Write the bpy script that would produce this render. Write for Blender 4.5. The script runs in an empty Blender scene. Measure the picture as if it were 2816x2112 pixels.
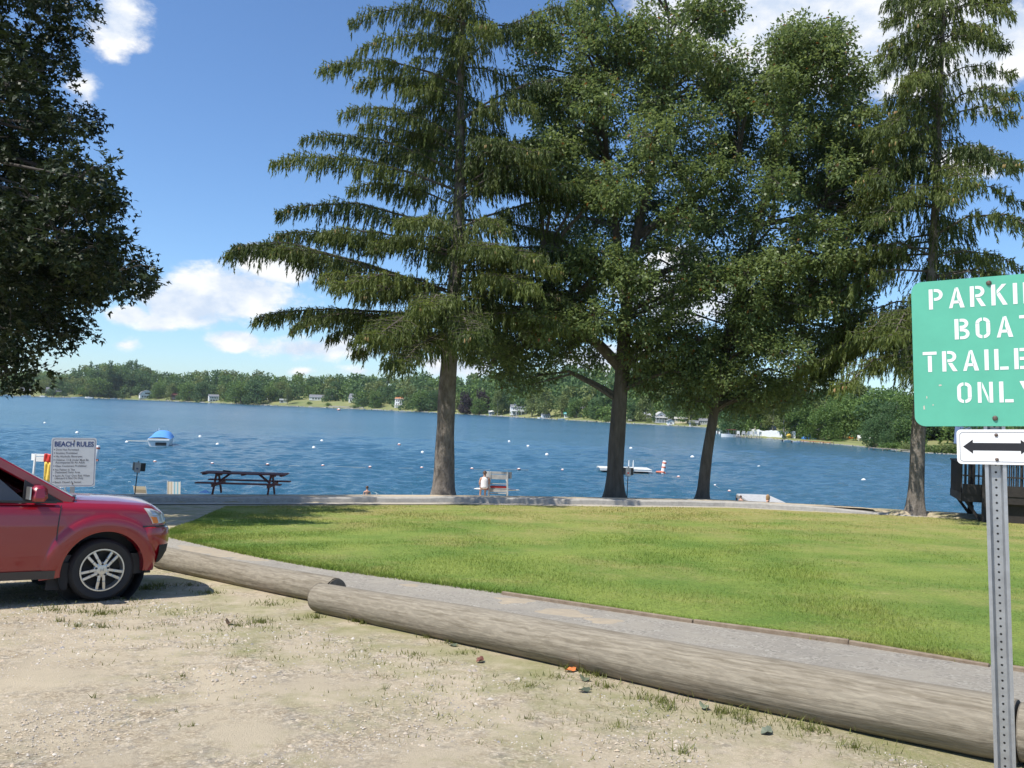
import bpy, bmesh, math, random
import numpy as np
from mathutils import Vector, Matrix, Euler, Quaternion

# ------------------------------------------------------------------ camera, sky, sun, exposure
SC = bpy.context.scene
COL = SC.collection
R = math.radians
F = 2280.0                                   # focal length in photo pixels (photo 2816 x 2112)
EYE = Vector((0.0, 0.0, 1.45))
PITCH, ROLL = R(1.63), R(1.936)
cam_d = bpy.data.cameras.new("camera")
cam_d.sensor_width = 36.0
cam_d.lens = 36.0 * F / 2816.0
cam_d.clip_start, cam_d.clip_end = 0.05, 9000.0
cam = bpy.data.objects.new("camera", cam_d)
COL.objects.link(cam)
CAM_R = Matrix.Rotation(math.pi / 2 + PITCH, 3, 'X') @ Matrix.Rotation(ROLL, 3, 'Z')
cam.matrix_world = Matrix.Translation(EYE) @ CAM_R.to_4x4()
SC.camera = cam

SUN_EL = R(57.0)
SUN_H = Vector((-0.83, -0.56, 0)).normalized()
TO_SUN = Vector((SUN_H.x * math.cos(SUN_EL), SUN_H.y * math.cos(SUN_EL), math.sin(SUN_EL)))
sun_d = bpy.data.lights.new("sun", 'SUN')
sun_d.energy, sun_d.angle, sun_d.color = 4.2, R(0.5), (1.0, 0.95, 0.87)
sun = bpy.data.objects.new("sun", sun_d)
COL.objects.link(sun)
sun.rotation_euler = TO_SUN.to_track_quat('Z', 'Y').to_euler()

world = bpy.data.worlds.new("World")
SC.world = world
world.use_nodes = True
SC.view_settings.view_transform = 'Standard'
SC.view_settings.look = 'None'
SC.view_settings.exposure = 0.6
SC.view_settings.gamma = 1.0
SC.view_settings.use_curve_mapping = False
SC.cycles.max_bounces = 6
SC.cycles.transparent_max_bounces = 8
SC.cycles.use_denoising = True
SC.cycles.caustics_reflective = False
SC.cycles.caustics_refractive = False

def ray(px, py):
    return CAM_R @ Vector(((px - 1408.0) / F, -(py - 1056.0) / F, -1.0))
def at(px, py, Y):                            # the point at depth Y (metres north of the camera) seen at a photo pixel
    d = ray(px, py)
    return EYE + d * (Y / d.y)
WATER = 1.45 - 5.0
def on_water(px, py):
    d = ray(px, py)
    return EYE + d * ((WATER - EYE.z) / d.z)

def build_sky():
    nt = world.node_tree
    nt.nodes.clear()
    N, L = nt.nodes.new, nt.links.new
    out = N('ShaderNodeOutputWorld'); bg = N('ShaderNodeBackground')
    bg.inputs['Strength'].default_value = 0.1
    L(bg.outputs[0], out.inputs[0])
    sky = N('ShaderNodeTexSky'); sky.sky_type = 'NISHITA'; sky.sun_disc = False
    sky.sun_elevation = SUN_EL; sky.sun_rotation = math.atan2(SUN_H.x, SUN_H.y)
    sky.altitude = 300; sky.air_density = 1.0; sky.dust_density = 0.35; sky.ozone_density = 2.2
    tc = N('ShaderNodeTexCoord')
    sep = N('ShaderNodeSeparateXYZ'); L(tc.outputs['Generated'], sep.inputs[0])
    def M(op, a, b=None, c=None, clamp=False):
        n = N('ShaderNodeMath'); n.operation = op; n.use_clamp = clamp
        for k, v in enumerate((a, b, c)):
            if v is None: continue
            if isinstance(v, (int, float)): n.inputs[k].default_value = v
            else: L(v, n.inputs[k])
        return n.outputs[0]
    X, Y, Z = sep.outputs
    Ys = M('MAXIMUM', Y, 0.05)
    u = M('DIVIDE', X, Ys); v = M('DIVIDE', Z, Ys)
    # noise for cloud edges, in direction space
    mp = N('ShaderNodeMapping'); mp.inputs['Scale'].default_value = (1.0, 1.0, 1.7)
    L(tc.outputs['Generated'], mp.inputs[0])
    n1 = N('ShaderNodeTexNoise'); n1.inputs['Scale'].default_value = 11.0; n1.inputs['Detail'].default_value = 9.0; n1.inputs['Roughness'].default_value = 0.6
    L(mp.outputs[0], n1.inputs['Vector'])
    mp2 = N('ShaderNodeMapping'); mp2.inputs['Scale'].default_value = (1.0, 1.0, 1.7); mp2.inputs['Location'].default_value = (0.012, 0.0, -0.03)
    L(tc.outputs['Generated'], mp2.inputs[0])
    n2 = N('ShaderNodeTexNoise'); n2.inputs['Scale'].default_value = 11.0; n2.inputs['Detail'].default_value = 5.0; n2.inputs['Roughness'].default_value = 0.55
    L(mp2.outputs[0], n2.inputs['Vector'])
    # (px, py, half width px, half height px, weight)
    blobs = [(640, 800, 235, 88, 1.0), (760, 735, 125, 66, 1.0), (520, 835, 140, 65, 1.0), (345, 868, 80, 34, .8), (425, 888, 75, 30, .75),
             (345, 948, 70, 26, .6), (650, 940, 90, 32, .75), (850, 955, 210, 40, .7), (325, 40, 100, 180, .62),
             (985, 1022, 70, 22, .65), (830, 1024, 50, 16, .6), (1250, 1005, 130, 40, .7), (240, 250, 60, 90, .45),
             (2250, 60, 460, 200, 1.35), (2650, 90, 330, 190, 1.1), (1880, 790, 260, 110, .8), (1650, 1000, 180, 60, .75), (2700, 470, 130, 60, .4)]
    field = None
    for px, py, hw, hh, w in blobs:
        d = ray(px, py); cu, cv = d.x / d.y, d.z / d.y
        a = M('DIVIDE', M('SUBTRACT', u, cu), hw / F)
        b = M('DIVIDE', M('SUBTRACT', v, cv), hh / F)
        r = M('SQRT', M('ADD', M('MULTIPLY', a, a), M('MULTIPLY', b, b)))
        q = M('MULTIPLY', M('SUBTRACT', 1.25, r), w)
        field = q if field is None else M('MAXIMUM', field, q)
    front = M('GREATER_THAN', Y, 0.06)
    field = M('MULTIPLY', M('MAXIMUM', field, -0.7), front)
    # scattered fair-weather cumulus over the rest of the sky
    Zs = M('ADD', M('MAXIMUM', Z, 0.0), 0.12)
    cx = N('ShaderNodeCombineXYZ'); L(M('DIVIDE', X, Zs), cx.inputs[0]); L(M('DIVIDE', Y, Zs), cx.inputs[1])
    n3 = N('ShaderNodeTexNoise'); n3.inputs['Scale'].default_value = 0.9; n3.inputs['Detail'].default_value = 7.0; n3.inputs['Roughness'].default_value = 0.58
    L(cx.outputs[0], n3.inputs['Vector'])
    outside = M('MAXIMUM', M('SUBTRACT', 1.0, front), M('GREATER_THAN', M('ABSOLUTE', u), 0.75))
    gen = M('MULTIPLY', M('MULTIPLY', M('SUBTRACT', n3.outputs['Fac'], 0.56), 5.0), outside)
    fb = M('MULTIPLY', M('SUBTRACT', n1.outputs['Fac'], 0.5), 2.3)
    val = M('MAXIMUM', M('ADD', M('SUBTRACT', field, 0.16), fb), gen)
    val = M('MULTIPLY', val, M('MAXIMUM', outside, M('GREATER_THAN', field, 0.0)))
    ss = N('ShaderNodeMapRange'); ss.interpolation_type = 'SMOOTHSTEP'
    ss.inputs['From Min'].default_value = 0.0; ss.inputs['From Max'].default_value = 0.45; ss.inputs['To Max'].default_value = 0.95
    L(val, ss.inputs['Value'])
    mask = M('MULTIPLY', ss.outputs[0], M('GREATER_THAN', Z, 0.0))
    sh = N('ShaderNodeMapRange'); sh.inputs['From Min'].default_value = -0.12; sh.inputs['From Max'].default_value = 0.14
    L(M('SUBTRACT', n1.outputs['Fac'], n2.outputs['Fac']), sh.inputs['Value'])
    cm = N('ShaderNodeMix'); cm.data_type = 'RGBA'
    cm.inputs['A'].default_value = (4.6, 5.3, 6.4, 1); cm.inputs['B'].default_value = (7.6, 7.5, 7.3, 1)
    L(sh.outputs[0], cm.inputs['Factor'])
    # thin haze towards the horizon is part of the sky texture; tint slightly deeper blue overhead
    tint = N('ShaderNodeMix'); tint.data_type = 'RGBA'; tint.blend_type = 'MULTIPLY'; tint.inputs['Factor'].default_value = 1.0
    tint.inputs['B'].default_value = (0.78, 0.97, 1.17, 1)
    L(sky.outputs[0], tint.inputs['A'])
    mx = N('ShaderNodeMix'); mx.data_type = 'RGBA'
    L(mask, mx.inputs['Factor']); L(tint.outputs['Result'], mx.inputs['A']); L(cm.outputs['Result'], mx.inputs['B'])
    L(mx.outputs['Result'], bg.inputs['Color'])
build_sky()

# ------------------------------------------------------------------ helpers
rng = np.random.default_rng(7)
random.seed(7)

def tag(o, label=None, cat=None, group=None, kind=None):
    if label: o['label'] = label
    if cat: o['category'] = cat
    if group: o['group'] = group
    if kind: o['kind'] = kind
    return o

def empty(name, loc=(0, 0, 0), rz=0.0, label=None, cat=None, group=None, mat=None):
    o = bpy.data.objects.new(name, None)
    o.empty_display_size = 0.3
    COL.objects.link(o)
    if mat is not None: o.matrix_world = mat
    else:
        o.location = loc; o.rotation_euler = (0, 0, rz)
    return tag(o, label, cat, group)

def link(name, me, m=None, parent=None, smooth=False):
    if m is not None and not me.materials: me.materials.append(m)
    if smooth: me.polygons.foreach_set('use_smooth', [True] * len(me.polygons))
    o = bpy.data.objects.new(name, me)
    COL.objects.link(o)
    if parent is not None: o.parent = parent
    return o

def np_mesh(name, V, Fc, var=None):
    V = np.asarray(V, dtype=np.float32); Fc = np.asarray(Fc, dtype=np.int32)
    me = bpy.data.meshes.new(name)
    n, k = Fc.shape
    me.vertices.add(len(V)); me.vertices.foreach_set('co', V.ravel())
    me.loops.add(n * k); me.loops.foreach_set('vertex_index', Fc.ravel())
    me.polygons.add(n); me.polygons.foreach_set('loop_start', np.arange(0, n * k, k, dtype=np.int32))
    if var is not None:
        a = me.attributes.new('var', 'FLOAT', 'POINT'); a.data.foreach_set('value', np.asarray(var, dtype=np.float32))
    me.update(calc_edges=True)
    return me

def frame(d):                                   # two unit vectors perpendicular to d
    d = Vector(d).normalized()
    a = Vector((0, 0, 1)) if abs(d.z) < 0.9 else Vector((1, 0, 0))
    u = d.cross(a).normalized(); return u, d.cross(u).normalized()

class MB:
    """collects simple shapes; build() links them as ONE mesh object"""
    def __init__(s): s.v = []; s.f = []
    def add(s, vs, fs, M=None):
        b = len(s.v)
        for p in vs: s.v.append(tuple(M @ Vector(p)) if M is not None else tuple(p))
        for f in fs: s.f.append(tuple(b + i for i in f))
        return s
    def box(s, c, size, M=None, rz=0.0, rx=0.0, ry=0.0, taper=1.0):
        x, y, z = size[0] / 2, size[1] / 2, size[2] / 2
        t = taper
        vs = [(-x, -y, -z), (x, -y, -z), (x, y, -z), (-x, y, -z), (-x * t, -y * t, z), (x * t, -y * t, z), (x * t, y * t, z), (-x * t, y * t, z)]
        T = Matrix.Translation(Vector(c)) @ Euler((rx, ry, rz)).to_matrix().to_4x4()
        if M is not None: T = M @ T
        return s.add(vs, [(0, 3, 2, 1), (4, 5, 6, 7), (0, 1, 5, 4), (1, 2, 6, 5), (2, 3, 7, 6), (3, 0, 4, 7)], T)
    def bar(s, a, b, w, h=None):                # square bar from a to b
        a, b = Vector(a), Vector(b); h = h or w
        u, v = frame(b - a)
        if abs((b - a).normalized().z) < 0.9:
            v = Vector((0, 0, 1)) - (b - a).normalized() * (b - a).normalized().z; v.normalize(); u = (b - a).normalized().cross(v)
        vs = [p + u * sx * w / 2 + v * sy * h / 2 for p in (a, b) for sx, sy in ((-1, -1), (1, -1), (1, 1), (-1, 1))]
        return s.add(vs, [(0, 1, 2, 3), (7, 6, 5, 4), (0, 4, 5, 1), (1, 5, 6, 2), (2, 6, 7, 3), (3, 7, 4, 0)])
    def tube(s, pts, rad, n=8, cap=True):
        pts = [Vector(p) for p in pts]
        if isinstance(rad, (int, float)): rad = [rad] * len(pts)
        b = len(s.v); pu = None
        for i, p in enumerate(pts):
            d = (pts[min(i + 1, len(pts) - 1)] - pts[max(i - 1, 0)]).normalized()
            if pu is None: pu, pv = frame(d)
            else:
                pu = (pu - d * pu.dot(d)).normalized(); pv = d.cross(pu)
            for k in range(n):
                a = 2 * math.pi * k / n
                s.v.append(tuple(p + (pu * math.cos(a) + pv * math.sin(a)) * rad[i]))
        for i in range(len(pts) - 1):
            for k in range(n):
                k2 = (k + 1) % n
                s.f.append((b + i * n + k, b + i * n + k2, b + (i + 1) * n + k2, b + (i + 1) * n + k))
        if cap:
            s.f.append(tuple(b + k for k in reversed(range(n))))
            s.f.append(tuple(b + (len(pts) - 1) * n + k for k in range(n)))
        return s
    def lathe(s, prof, n=24, M=None, caps=True):           # profile of (r, z) turned about local z
        vs, fs = [], []
        for r, z in prof:
            for k in range(n):
                a = 2 * math.pi * k / n; vs.append((r * math.cos(a), r * math.sin(a), z))
        for i in range(len(prof) - 1):
            for k in range(n):
                k2 = (k + 1) % n; fs.append((i * n + k, i * n + k2, (i + 1) * n + k2, (i + 1) * n + k))
        if caps and prof[0][0] > 1e-4: fs.append(tuple(reversed(range(n))))
        if caps and prof[-1][0] > 1e-4: fs.append(tuple((len(prof) - 1) * n + k for k in range(n)))
        return s.add(vs, fs, M)
    def prism(s, poly, t, M=None):              # polygon in local xy, thickness t along z
        n = len(poly)
        vs = [(x, y, 0) for x, y in poly] + [(x, y, t) for x, y in poly]
        fs = [tuple(reversed(range(n))), tuple(range(n, 2 * n))] + [(i, (i + 1) % n, n + (i + 1) % n, n + i) for i in range(n)]
        return s.add(vs, fs, M)
    def grid(s, P):                             # rows of points
        b = len(s.v); r, c = len(P), len(P[0])
        for row in P:
            for p in row: s.v.append(tuple(p))
        for i in range(r - 1):
            for j in range(c - 1): s.f.append((b + i * c + j, b + i * c + j + 1, b + (i + 1) * c + j + 1, b + (i + 1) * c + j))
        return s
    def build(s, name, m=None, parent=None, smooth=False, bevel=0.0, label=None):
        me = bpy.data.meshes.new(name)
        me.from_pydata(s.v, [], s.f)
        bm = bmesh.new(); bm.from_mesh(me)
        bmesh.ops.recalc_face_normals(bm, faces=bm.faces)
        if bevel > 0:
            bmesh.ops.bevel(bm, geom=[e for e in bm.edges if len(e.link_faces) == 2 and e.calc_face_angle(0) > 0.6], offset=bevel, segments=1, affect='EDGES')
        bm.to_mesh(me); bm.free()
        o = link(name, me, m, parent, smooth)
        if smooth:
            try: me.set_sharp_from_angle(angle=R(38))
            except Exception: pass
        if label: o['label'] = label
        return o

def rrect(w, h, r, n=5, x0=None, y0=None):      # rounded rectangle outline, centred unless x0,y0 given
    cx = 0 if x0 is None else x0 + w / 2; cy = 0 if y0 is None else y0 + h / 2
    out = []
    for sx, sy, a0 in ((1, 1, 0), (-1, 1, 90), (-1, -1, 180), (1, -1, 270)):
        for k in range(n + 1):
            a = R(a0 + 90 * k / n)
            out.append((cx + sx * (w / 2 - r) + r * math.cos(a), cy + sy * (h / 2 - r) + r * math.sin(a)))
    return out

def copy_tree(o, parent=None):
    c = o.copy(); COL.objects.link(c)
    if parent is not None: c.parent = parent
    for ch in list(o.children): copy_tree(ch, c)
    return c

# ------------------------------------------------------------------ materials
def mat(name, col, rough=0.7, metal=0.0, var=0.0, vscale=8.0, bump=0.0, bscale=60.0, col2=None, coat=0.0, spec=0.5, stretch=(1, 1, 1), coords='Object', detail=5.0, bdist=0.02):
    m = bpy.data.materials.new(name); m.use_nodes = True
    nt = m.node_tree; N, L = nt.nodes.new, nt.links.new
    b = nt.nodes['Principled BSDF']
    b.inputs['Base Color'].default_value = (*col, 1); b.inputs['Roughness'].default_value = rough; b.inputs['Metallic'].default_value = metal
    b.inputs['Specular IOR Level'].default_value = spec
    if coat: b.inputs['Coat Weight'].default_value = coat; b.inputs['Coat Roughness'].default_value = 0.05
    tc = None
    if var or col2 or bump:
        tc = N('ShaderNodeTexCoord'); mp = N('ShaderNodeMapping'); mp.inputs['Scale'].default_value = stretch
        L(tc.outputs[coords], mp.inputs[0])
    if var or col2:
        n = N('ShaderNodeTexNoise'); n.inputs['Scale'].default_value = vscale; n.inputs['Detail'].default_value = detail; n.inputs['Roughness'].default_value = 0.65
        L(mp.outputs[0], n.inputs['Vector'])
        r = N('ShaderNodeMapRange'); r.inputs['From Min'].default_value = 0.3; r.inputs['From Max'].default_value = 0.7
        L(n.outputs['Fac'], r.inputs['Value'])
        mx = N('ShaderNodeMix'); mx.data_type = 'RGBA'
        c2 = col2 or tuple(min(1, c * (1 + var)) for c in col); c1 = col if col2 else tuple(c * (1 - var) for c in col)
        mx.inputs['A'].default_value = (*c1, 1); mx.inputs['B'].default_value = (*c2, 1)
        L(r.outputs[0], mx.inputs['Factor']); L(mx.outputs['Result'], b.inputs['Base Color'])
    if bump:
        n = N('ShaderNodeTexNoise'); n.inputs['Scale'].default_value = bscale; n.inputs['Detail'].default_value = 6; n.inputs['Roughness'].default_value = 0.7
        L(mp.outputs[0], n.inputs['Vector'])
        bp = N('ShaderNodeBump'); bp.inputs['Strength'].default_value = bump; bp.inputs['Distance'].default_value = bdist
        L(n.outputs['Fac'], bp.inputs['Height']); L(bp.outputs[0], b.inputs['Normal'])
    return m

def leaf_mat(name, dark, light, trans=0.35, rough=0.55, spec=0.25, accent=None):
    m = bpy.data.materials.new(name); m.use_nodes = True
    nt = m.node_tree; N, L = nt.nodes.new, nt.links.new
    b = nt.nodes['Principled BSDF']; out = nt.nodes['Material Output']
    at_ = N('ShaderNodeAttribute'); at_.attribute_name = 'var'
    cr = N('ShaderNodeValToRGB'); e = cr.color_ramp.elements
    e[0].position = 0.0; e[0].color = (*dark, 1); e[1].position = 0.92 if accent else 1.0; e[1].color = (*light, 1)
    if accent:
        x = cr.color_ramp.elements.new(0.97); x.color = (*accent, 1)
    L(at_.outputs['Fac'], cr.inputs['Fac'])
    L(cr.outputs['Color'], b.inputs['Base Color'])
    b.inputs['Roughness'].default_value = rough; b.inputs['Specular IOR Level'].default_value = spec
    tr = N('ShaderNodeBsdfTranslucent')
    hs = N('ShaderNodeHueSaturation'); hs.inputs['Hue'].default_value = 0.485; hs.inputs['Saturation'].default_value = 1.1; hs.inputs['Value'].default_value = 1.5
    L(cr.outputs['Color'], hs.inputs['Color']); L(hs.outputs[0], tr.inputs['Color'])
    mx = N('ShaderNodeMixShader'); mx.inputs[0].default_value = trans
    L(b.outputs[0], mx.inputs[1]); L(tr.outputs[0], mx.inputs[2]); L(mx.outputs[0], out.inputs['Surface'])
    return m

def glass_mat(name, col=(0.01, 0.012, 0.014), rough=0.04):
    return mat(name, col, rough, spec=0.8)

M = {}
M['bark_spruce'] = mat('spruce bark', (0.10, 0.085, 0.07), 0.95, bump=1.0, bscale=11, bdist=.10, col2=(0.27, 0.24, 0.21), vscale=6, stretch=(1, 1, .5), detail=8)
M['bark_oak'] = mat('oak bark', (0.065, 0.056, 0.046), 0.95, bump=1.0, bscale=15, bdist=.10, col2=(0.16, 0.14, 0.115), vscale=7, stretch=(1, 1, .22), detail=8)
M['bark_maple'] = mat('maple bark', (0.06, 0.052, 0.045), 0.95, bump=.8, bscale=12, stretch=(1, 1, .3))
M['twig'] = mat('twig bark', (0.10, 0.085, 0.07), 0.9)
M['spruce'] = leaf_mat('spruce needles', (0.042, 0.068, 0.020), (0.185, 0.225, 0.058), 0.34)
M['oak'] = leaf_mat('oak leaves', (0.056, 0.094, 0.031), (0.195, 0.250, 0.094), 0.42, rough=0.42, spec=0.35, accent=(0.17, 0.085, 0.03))
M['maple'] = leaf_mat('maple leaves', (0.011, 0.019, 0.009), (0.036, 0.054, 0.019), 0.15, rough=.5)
M['far_leaf'] = leaf_mat('far leaves', (0.062, 0.115, 0.030), (0.160, 0.245, 0.066), 0.3)
M['far_leaf_b'] = leaf_mat('far blue green leaves', (0.046, 0.094, 0.036), (0.120, 0.195, 0.072), 0.3)
M['far_leaf_y'] = leaf_mat('far yellow green leaves', (0.095, 0.130, 0.040), (0.220, 0.265, 0.095), 0.3)
M['far_leaf_p'] = leaf_mat('far purple leaves', (0.030, 0.024, 0.026), (0.065, 0.045, 0.048), 0.2)
M['grass_blade'] = None
M['white'] = mat('white paint', (0.78, 0.78, 0.76), 0.55, var=.06, vscale=3)
M['offwhite'] = mat('off white paint', (0.62, 0.62, 0.58), 0.6, var=.1, vscale=3)
M['lgrey'] = mat('weathered white paint', (0.42, 0.42, 0.41), 0.75, var=.18, vscale=6)
M['grey'] = mat('grey paint', (0.30, 0.31, 0.32), 0.65, var=.12, vscale=4)
M['dark'] = mat('dark trim', (0.025, 0.026, 0.028), 0.5)
M['black'] = mat('black rubber', (0.02, 0.02, 0.021), 0.75, bump=.25, bscale=80)
M['slate'] = mat('slate roof', (0.16, 0.165, 0.18), 0.85, var=.2, vscale=2)
M['orange_roof'] = mat('orange tile roof', (0.42, 0.17, 0.07), 0.8, var=.2, vscale=2)
M['brown_wall'] = mat('brown siding', (0.13, 0.075, 0.06), 0.8, var=.15, vscale=2)
M['redbrown'] = mat('red brown paint', (0.115, 0.03, 0.024), 0.65, var=.25, vscale=10)
M['cream'] = mat('cream siding', (0.66, 0.60, 0.46), 0.7, var=.06)
M['teal'] = mat('teal canvas', (0.06, 0.36, 0.36), 0.7)
M['blue_tarp'] = mat('blue tarp', (0.05, 0.20, 0.55), 0.6, var=.12, vscale=5, bump=.3, bscale=6)
M['blue_roof'] = mat('blue roof', (0.07, 0.11, 0.20), 0.6, var=.1)
M['red'] = mat('red plastic', (0.55, 0.035, 0.025), 0.45)
M['orange'] = mat('orange plastic', (0.75, 0.22, 0.03), 0.45)
M['yellow'] = mat('yellow cloth', (0.80, 0.55, 0.10), 0.8, var=.12, vscale=12)
M['pane'] = glass_mat('window pane', (0.03, 0.035, 0.042), 0.08)
M['wood'] = mat('grey weathered wood', (0.24, 0.21, 0.175), 0.85, var=.2, vscale=12, stretch=(.3, 3, 3))
M['darkwood'] = mat('dark stained wood', (0.026, 0.021, 0.018), 0.8, var=.3, vscale=8)
M['stone'] = mat('shore stone', (0.33, 0.31, 0.28), 0.9, var=.25, vscale=6, bump=.5, bscale=14)
M['metal'] = mat('galvanised steel', (0.44, 0.46, 0.48), 0.42, metal=0.75, var=.14, vscale=14, bump=.08, bscale=90)
M['bolt'] = mat('rusty bolt', (0.16, 0.12, 0.10), 0.55, metal=0.7, var=.3, vscale=60)
M['rope'] = mat('rope', (0.5, 0.47, 0.4), 0.9)
M['skin'] = mat('skin', (0.52, 0.29, 0.20), 0.6)
M['hair_b'] = mat('brown hair', (0.07, 0.035, 0.02), 0.6)
M['hair_y'] = mat('blonde hair', (0.36, 0.22, 0.10), 0.55)
M['shirt'] = mat('white cloth', (0.80, 0.80, 0.80), 0.85, bump=.2, bscale=14)
M['maroon'] = mat('maroon cloth', (0.22, 0.02, 0.035), 0.85)
M['purple'] = mat('lilac cloth', (0.30, 0.24, 0.42), 0.8)
M['buoy'] = mat('white buoy', (0.80, 0.80, 0.78), 0.45)
M['buoy_r'] = mat('faded red buoy band', (0.70, 0.20, 0.12), 0.5)

# ------------------------------------------------------------------ ground shape
_KX = np.array([-200, -60, -40, -20, -10.1, -1.6, 7.8, 12.8, 30, 60, 200.]); _KY = np.array([5, 14, 18.5, 23.4, 26.2, 28.7, 30.2, 29.4, 26.5, 22, 5.])
_UX = np.array([0, 2, 3.5, 6, 10, 15, 25, 60.]); _UZ = np.array([-1.72, -1.86, -2.10, -2.60, -3.20, -3.9, -5.0, -6.5])
def kerb_y(x): return np.interp(x, _KX, _KY)
def zg(x, y):
    x = np.asarray(x, float); y = np.asarray(y, float)
    k = kerb_y(x)
    t = np.clip((y - 9) / np.maximum(k - 9, 1.0), 0, 1)
    front = np.where(y < 9, -0.085 * np.maximum(y, -4), -0.765 - 1.115 * (1.25 * t - 0.25 * t * t))
    return np.where(y > k, np.interp(y - k, _UX, _UZ), front)
def on_ground(px, py, lift=0.0):
    d = ray(px, py); lo, hi = 1.0, 60.0
    f = lambda Y: (EYE + d * (Y / d.y)).z - lift - float(zg((d.x / d.y) * Y, Y))
    for _ in range(50):
        mid = (lo + hi) / 2
        if f(mid) > 0: lo = mid
        else: hi = mid
    p = EYE + d * (lo / d.y); return Vector((p.x, p.y, float(zg(p.x, p.y))))
def G(x, y, dz=0.0): return Vector((x, y, float(zg(x, y)) + dz))

def ground_mats():
    # sandy gravel: sand, fine grit, pebble speckle and weedy patches
    m = bpy.data.materials.new('sandy gravel'); m.use_nodes = True
    nt = m.node_tree; N, L = nt.nodes.new, nt.links.new; b = nt.nodes['Principled BSDF']
    tc = N('ShaderNodeTexCoord')
    def noise(sc, det=6, ro=.65):
        n = N('ShaderNodeTexNoise'); n.inputs['Scale'].default_value = sc; n.inputs['Detail'].default_value = det; n.inputs['Roughness'].default_value = ro
        L(tc.outputs['Object'], n.inputs['Vector']); return n.outputs['Fac']
    def ramp(f, a, c, ca, cb):
        r = N('ShaderNodeMapRange'); r.inputs['From Min'].default_value = a; r.inputs['From Max'].default_value = c; L(f, r.inputs['Value'])
        x = N('ShaderNodeMix'); x.data_type = 'RGBA'; L(r.outputs[0], x.inputs['Factor'])
        for k, q in (('A', ca), ('B', cb)):
            if isinstance(q, tuple): x.inputs[k].default_value = (*q, 1)
            else: L(q, x.inputs[k])
        return x.outputs['Result']
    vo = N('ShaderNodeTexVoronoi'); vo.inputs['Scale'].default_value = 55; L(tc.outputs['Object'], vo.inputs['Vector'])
    sepc = N('ShaderNodeSeparateColor'); L(vo.outputs['Color'], sepc.inputs[0])
    grit = ramp(sepc.outputs[0], 0.0, 1.0, (0.27, 0.225, 0.165), (0.58, 0.49, 0.355))
    sand = ramp(noise(0.9), .35, .65, (0.51, 0.430, 0.305), (0.42, 0.355, 0.255))
    vo2 = N('ShaderNodeTexVoronoi'); vo2.inputs['Scale'].default_value = 26; L(tc.outputs['Object'], vo2.inputs['Vector'])
    sp2 = N('ShaderNodeSeparateColor'); L(vo2.outputs['Color'], sp2.inputs[0])
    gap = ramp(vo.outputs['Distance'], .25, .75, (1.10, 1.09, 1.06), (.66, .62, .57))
    stones = ramp(sp2.outputs[1], .2, .9, (0.27, 0.25, 0.215), (0.64, 0.56, 0.44))
    g2 = ramp(noise(7, 5), .42, .60, grit, stones)
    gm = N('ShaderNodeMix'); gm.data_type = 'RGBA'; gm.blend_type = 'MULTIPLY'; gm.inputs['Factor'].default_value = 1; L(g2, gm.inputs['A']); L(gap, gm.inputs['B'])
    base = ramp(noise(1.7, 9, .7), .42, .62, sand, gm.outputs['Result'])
    weeds = ramp(noise(160, 3), .45, .6, (0.31, 0.275, 0.145), (0.18, 0.215, 0.07))
    tcs = N('ShaderNodeSeparateXYZ'); L(tc.outputs['Object'], tcs.inputs[0])
    # weeds and litter gather along the logs: distance from the log line
    ma = N('ShaderNodeMath'); ma.operation = 'MULTIPLY_ADD'; L(tcs.outputs[0], ma.inputs[0]); ma.inputs[1].default_value = 0.665; 
    mb = N('ShaderNodeMath'); mb.operation = 'MULTIPLY_ADD'; L(tcs.outputs[1], mb.inputs[0]); mb.inputs[1].default_value = 0.747; L(ma.outputs[0], mb.inputs[2]); ma.inputs[2].default_value = -5.0
    dist = N('ShaderNodeMapRange'); dist.inputs['From Min'].default_value = -3.4; dist.inputs['From Max'].default_value = -0.2; L(mb.outputs[0], dist.inputs['Value'])
    wn = noise(1.6, 9, .7)
    wf = N('ShaderNodeMath'); wf.operation = 'MULTIPLY_ADD'; L(dist.outputs[0], wf.inputs[0]); wf.inputs[1].default_value = .20; L(wn, wf.inputs[2])
    base2 = ramp(wf.outputs[0], .60, .86, base, weeds)
    L(base2, b.inputs['Base Color']); b.inputs['Roughness'].default_value = .95; b.inputs['Specular IOR Level'].default_value = .2
    bp = N('ShaderNodeBump'); bp.inputs['Strength'].default_value = .7; bp.inputs['Distance'].default_value = .02
    L(noise(70, 8, .8), bp.inputs['Height']); L(bp.outputs[0], b.inputs['Normal'])
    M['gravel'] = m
    # lawn soil and turf colour: bright green, darker clover, straw patches
    m = bpy.data.materials.new('lawn turf'); m.use_nodes = True
    nt = m.node_tree; N, L = nt.nodes.new, nt.links.new; b = nt.nodes['Principled BSDF']
    tc = N('ShaderNodeNewGeometry')
    def noise(sc, det=6, ro=.65):
        mp = N('ShaderNodeMapping'); mp.inputs['Scale'].default_value = (1, 1, .2)
        L(tc.outputs['Position'], mp.inputs[0])
        n = N('ShaderNodeTexNoise'); n.inputs['Scale'].default_value = sc; n.inputs['Detail'].default_value = det; n.inputs['Roughness'].default_value = ro
        L(mp.outputs[0], n.inputs['Vector']); return n.outputs['Fac']
    green = ramp(noise(0.55, 5), .38, .62, (0.150, 0.235, 0.046), (0.245, 0.305, 0.068))
    straw = ramp(noise(7, 5), .40, .66, (0.29, 0.285, 0.080), (0.41, 0.345, 0.155))
    # dry edge by the kerb: straw grows towards the far side of the lawn
    sp = N('ShaderNodeSeparateXYZ'); L(tc.outputs['Position'], sp.inputs[0])
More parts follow.
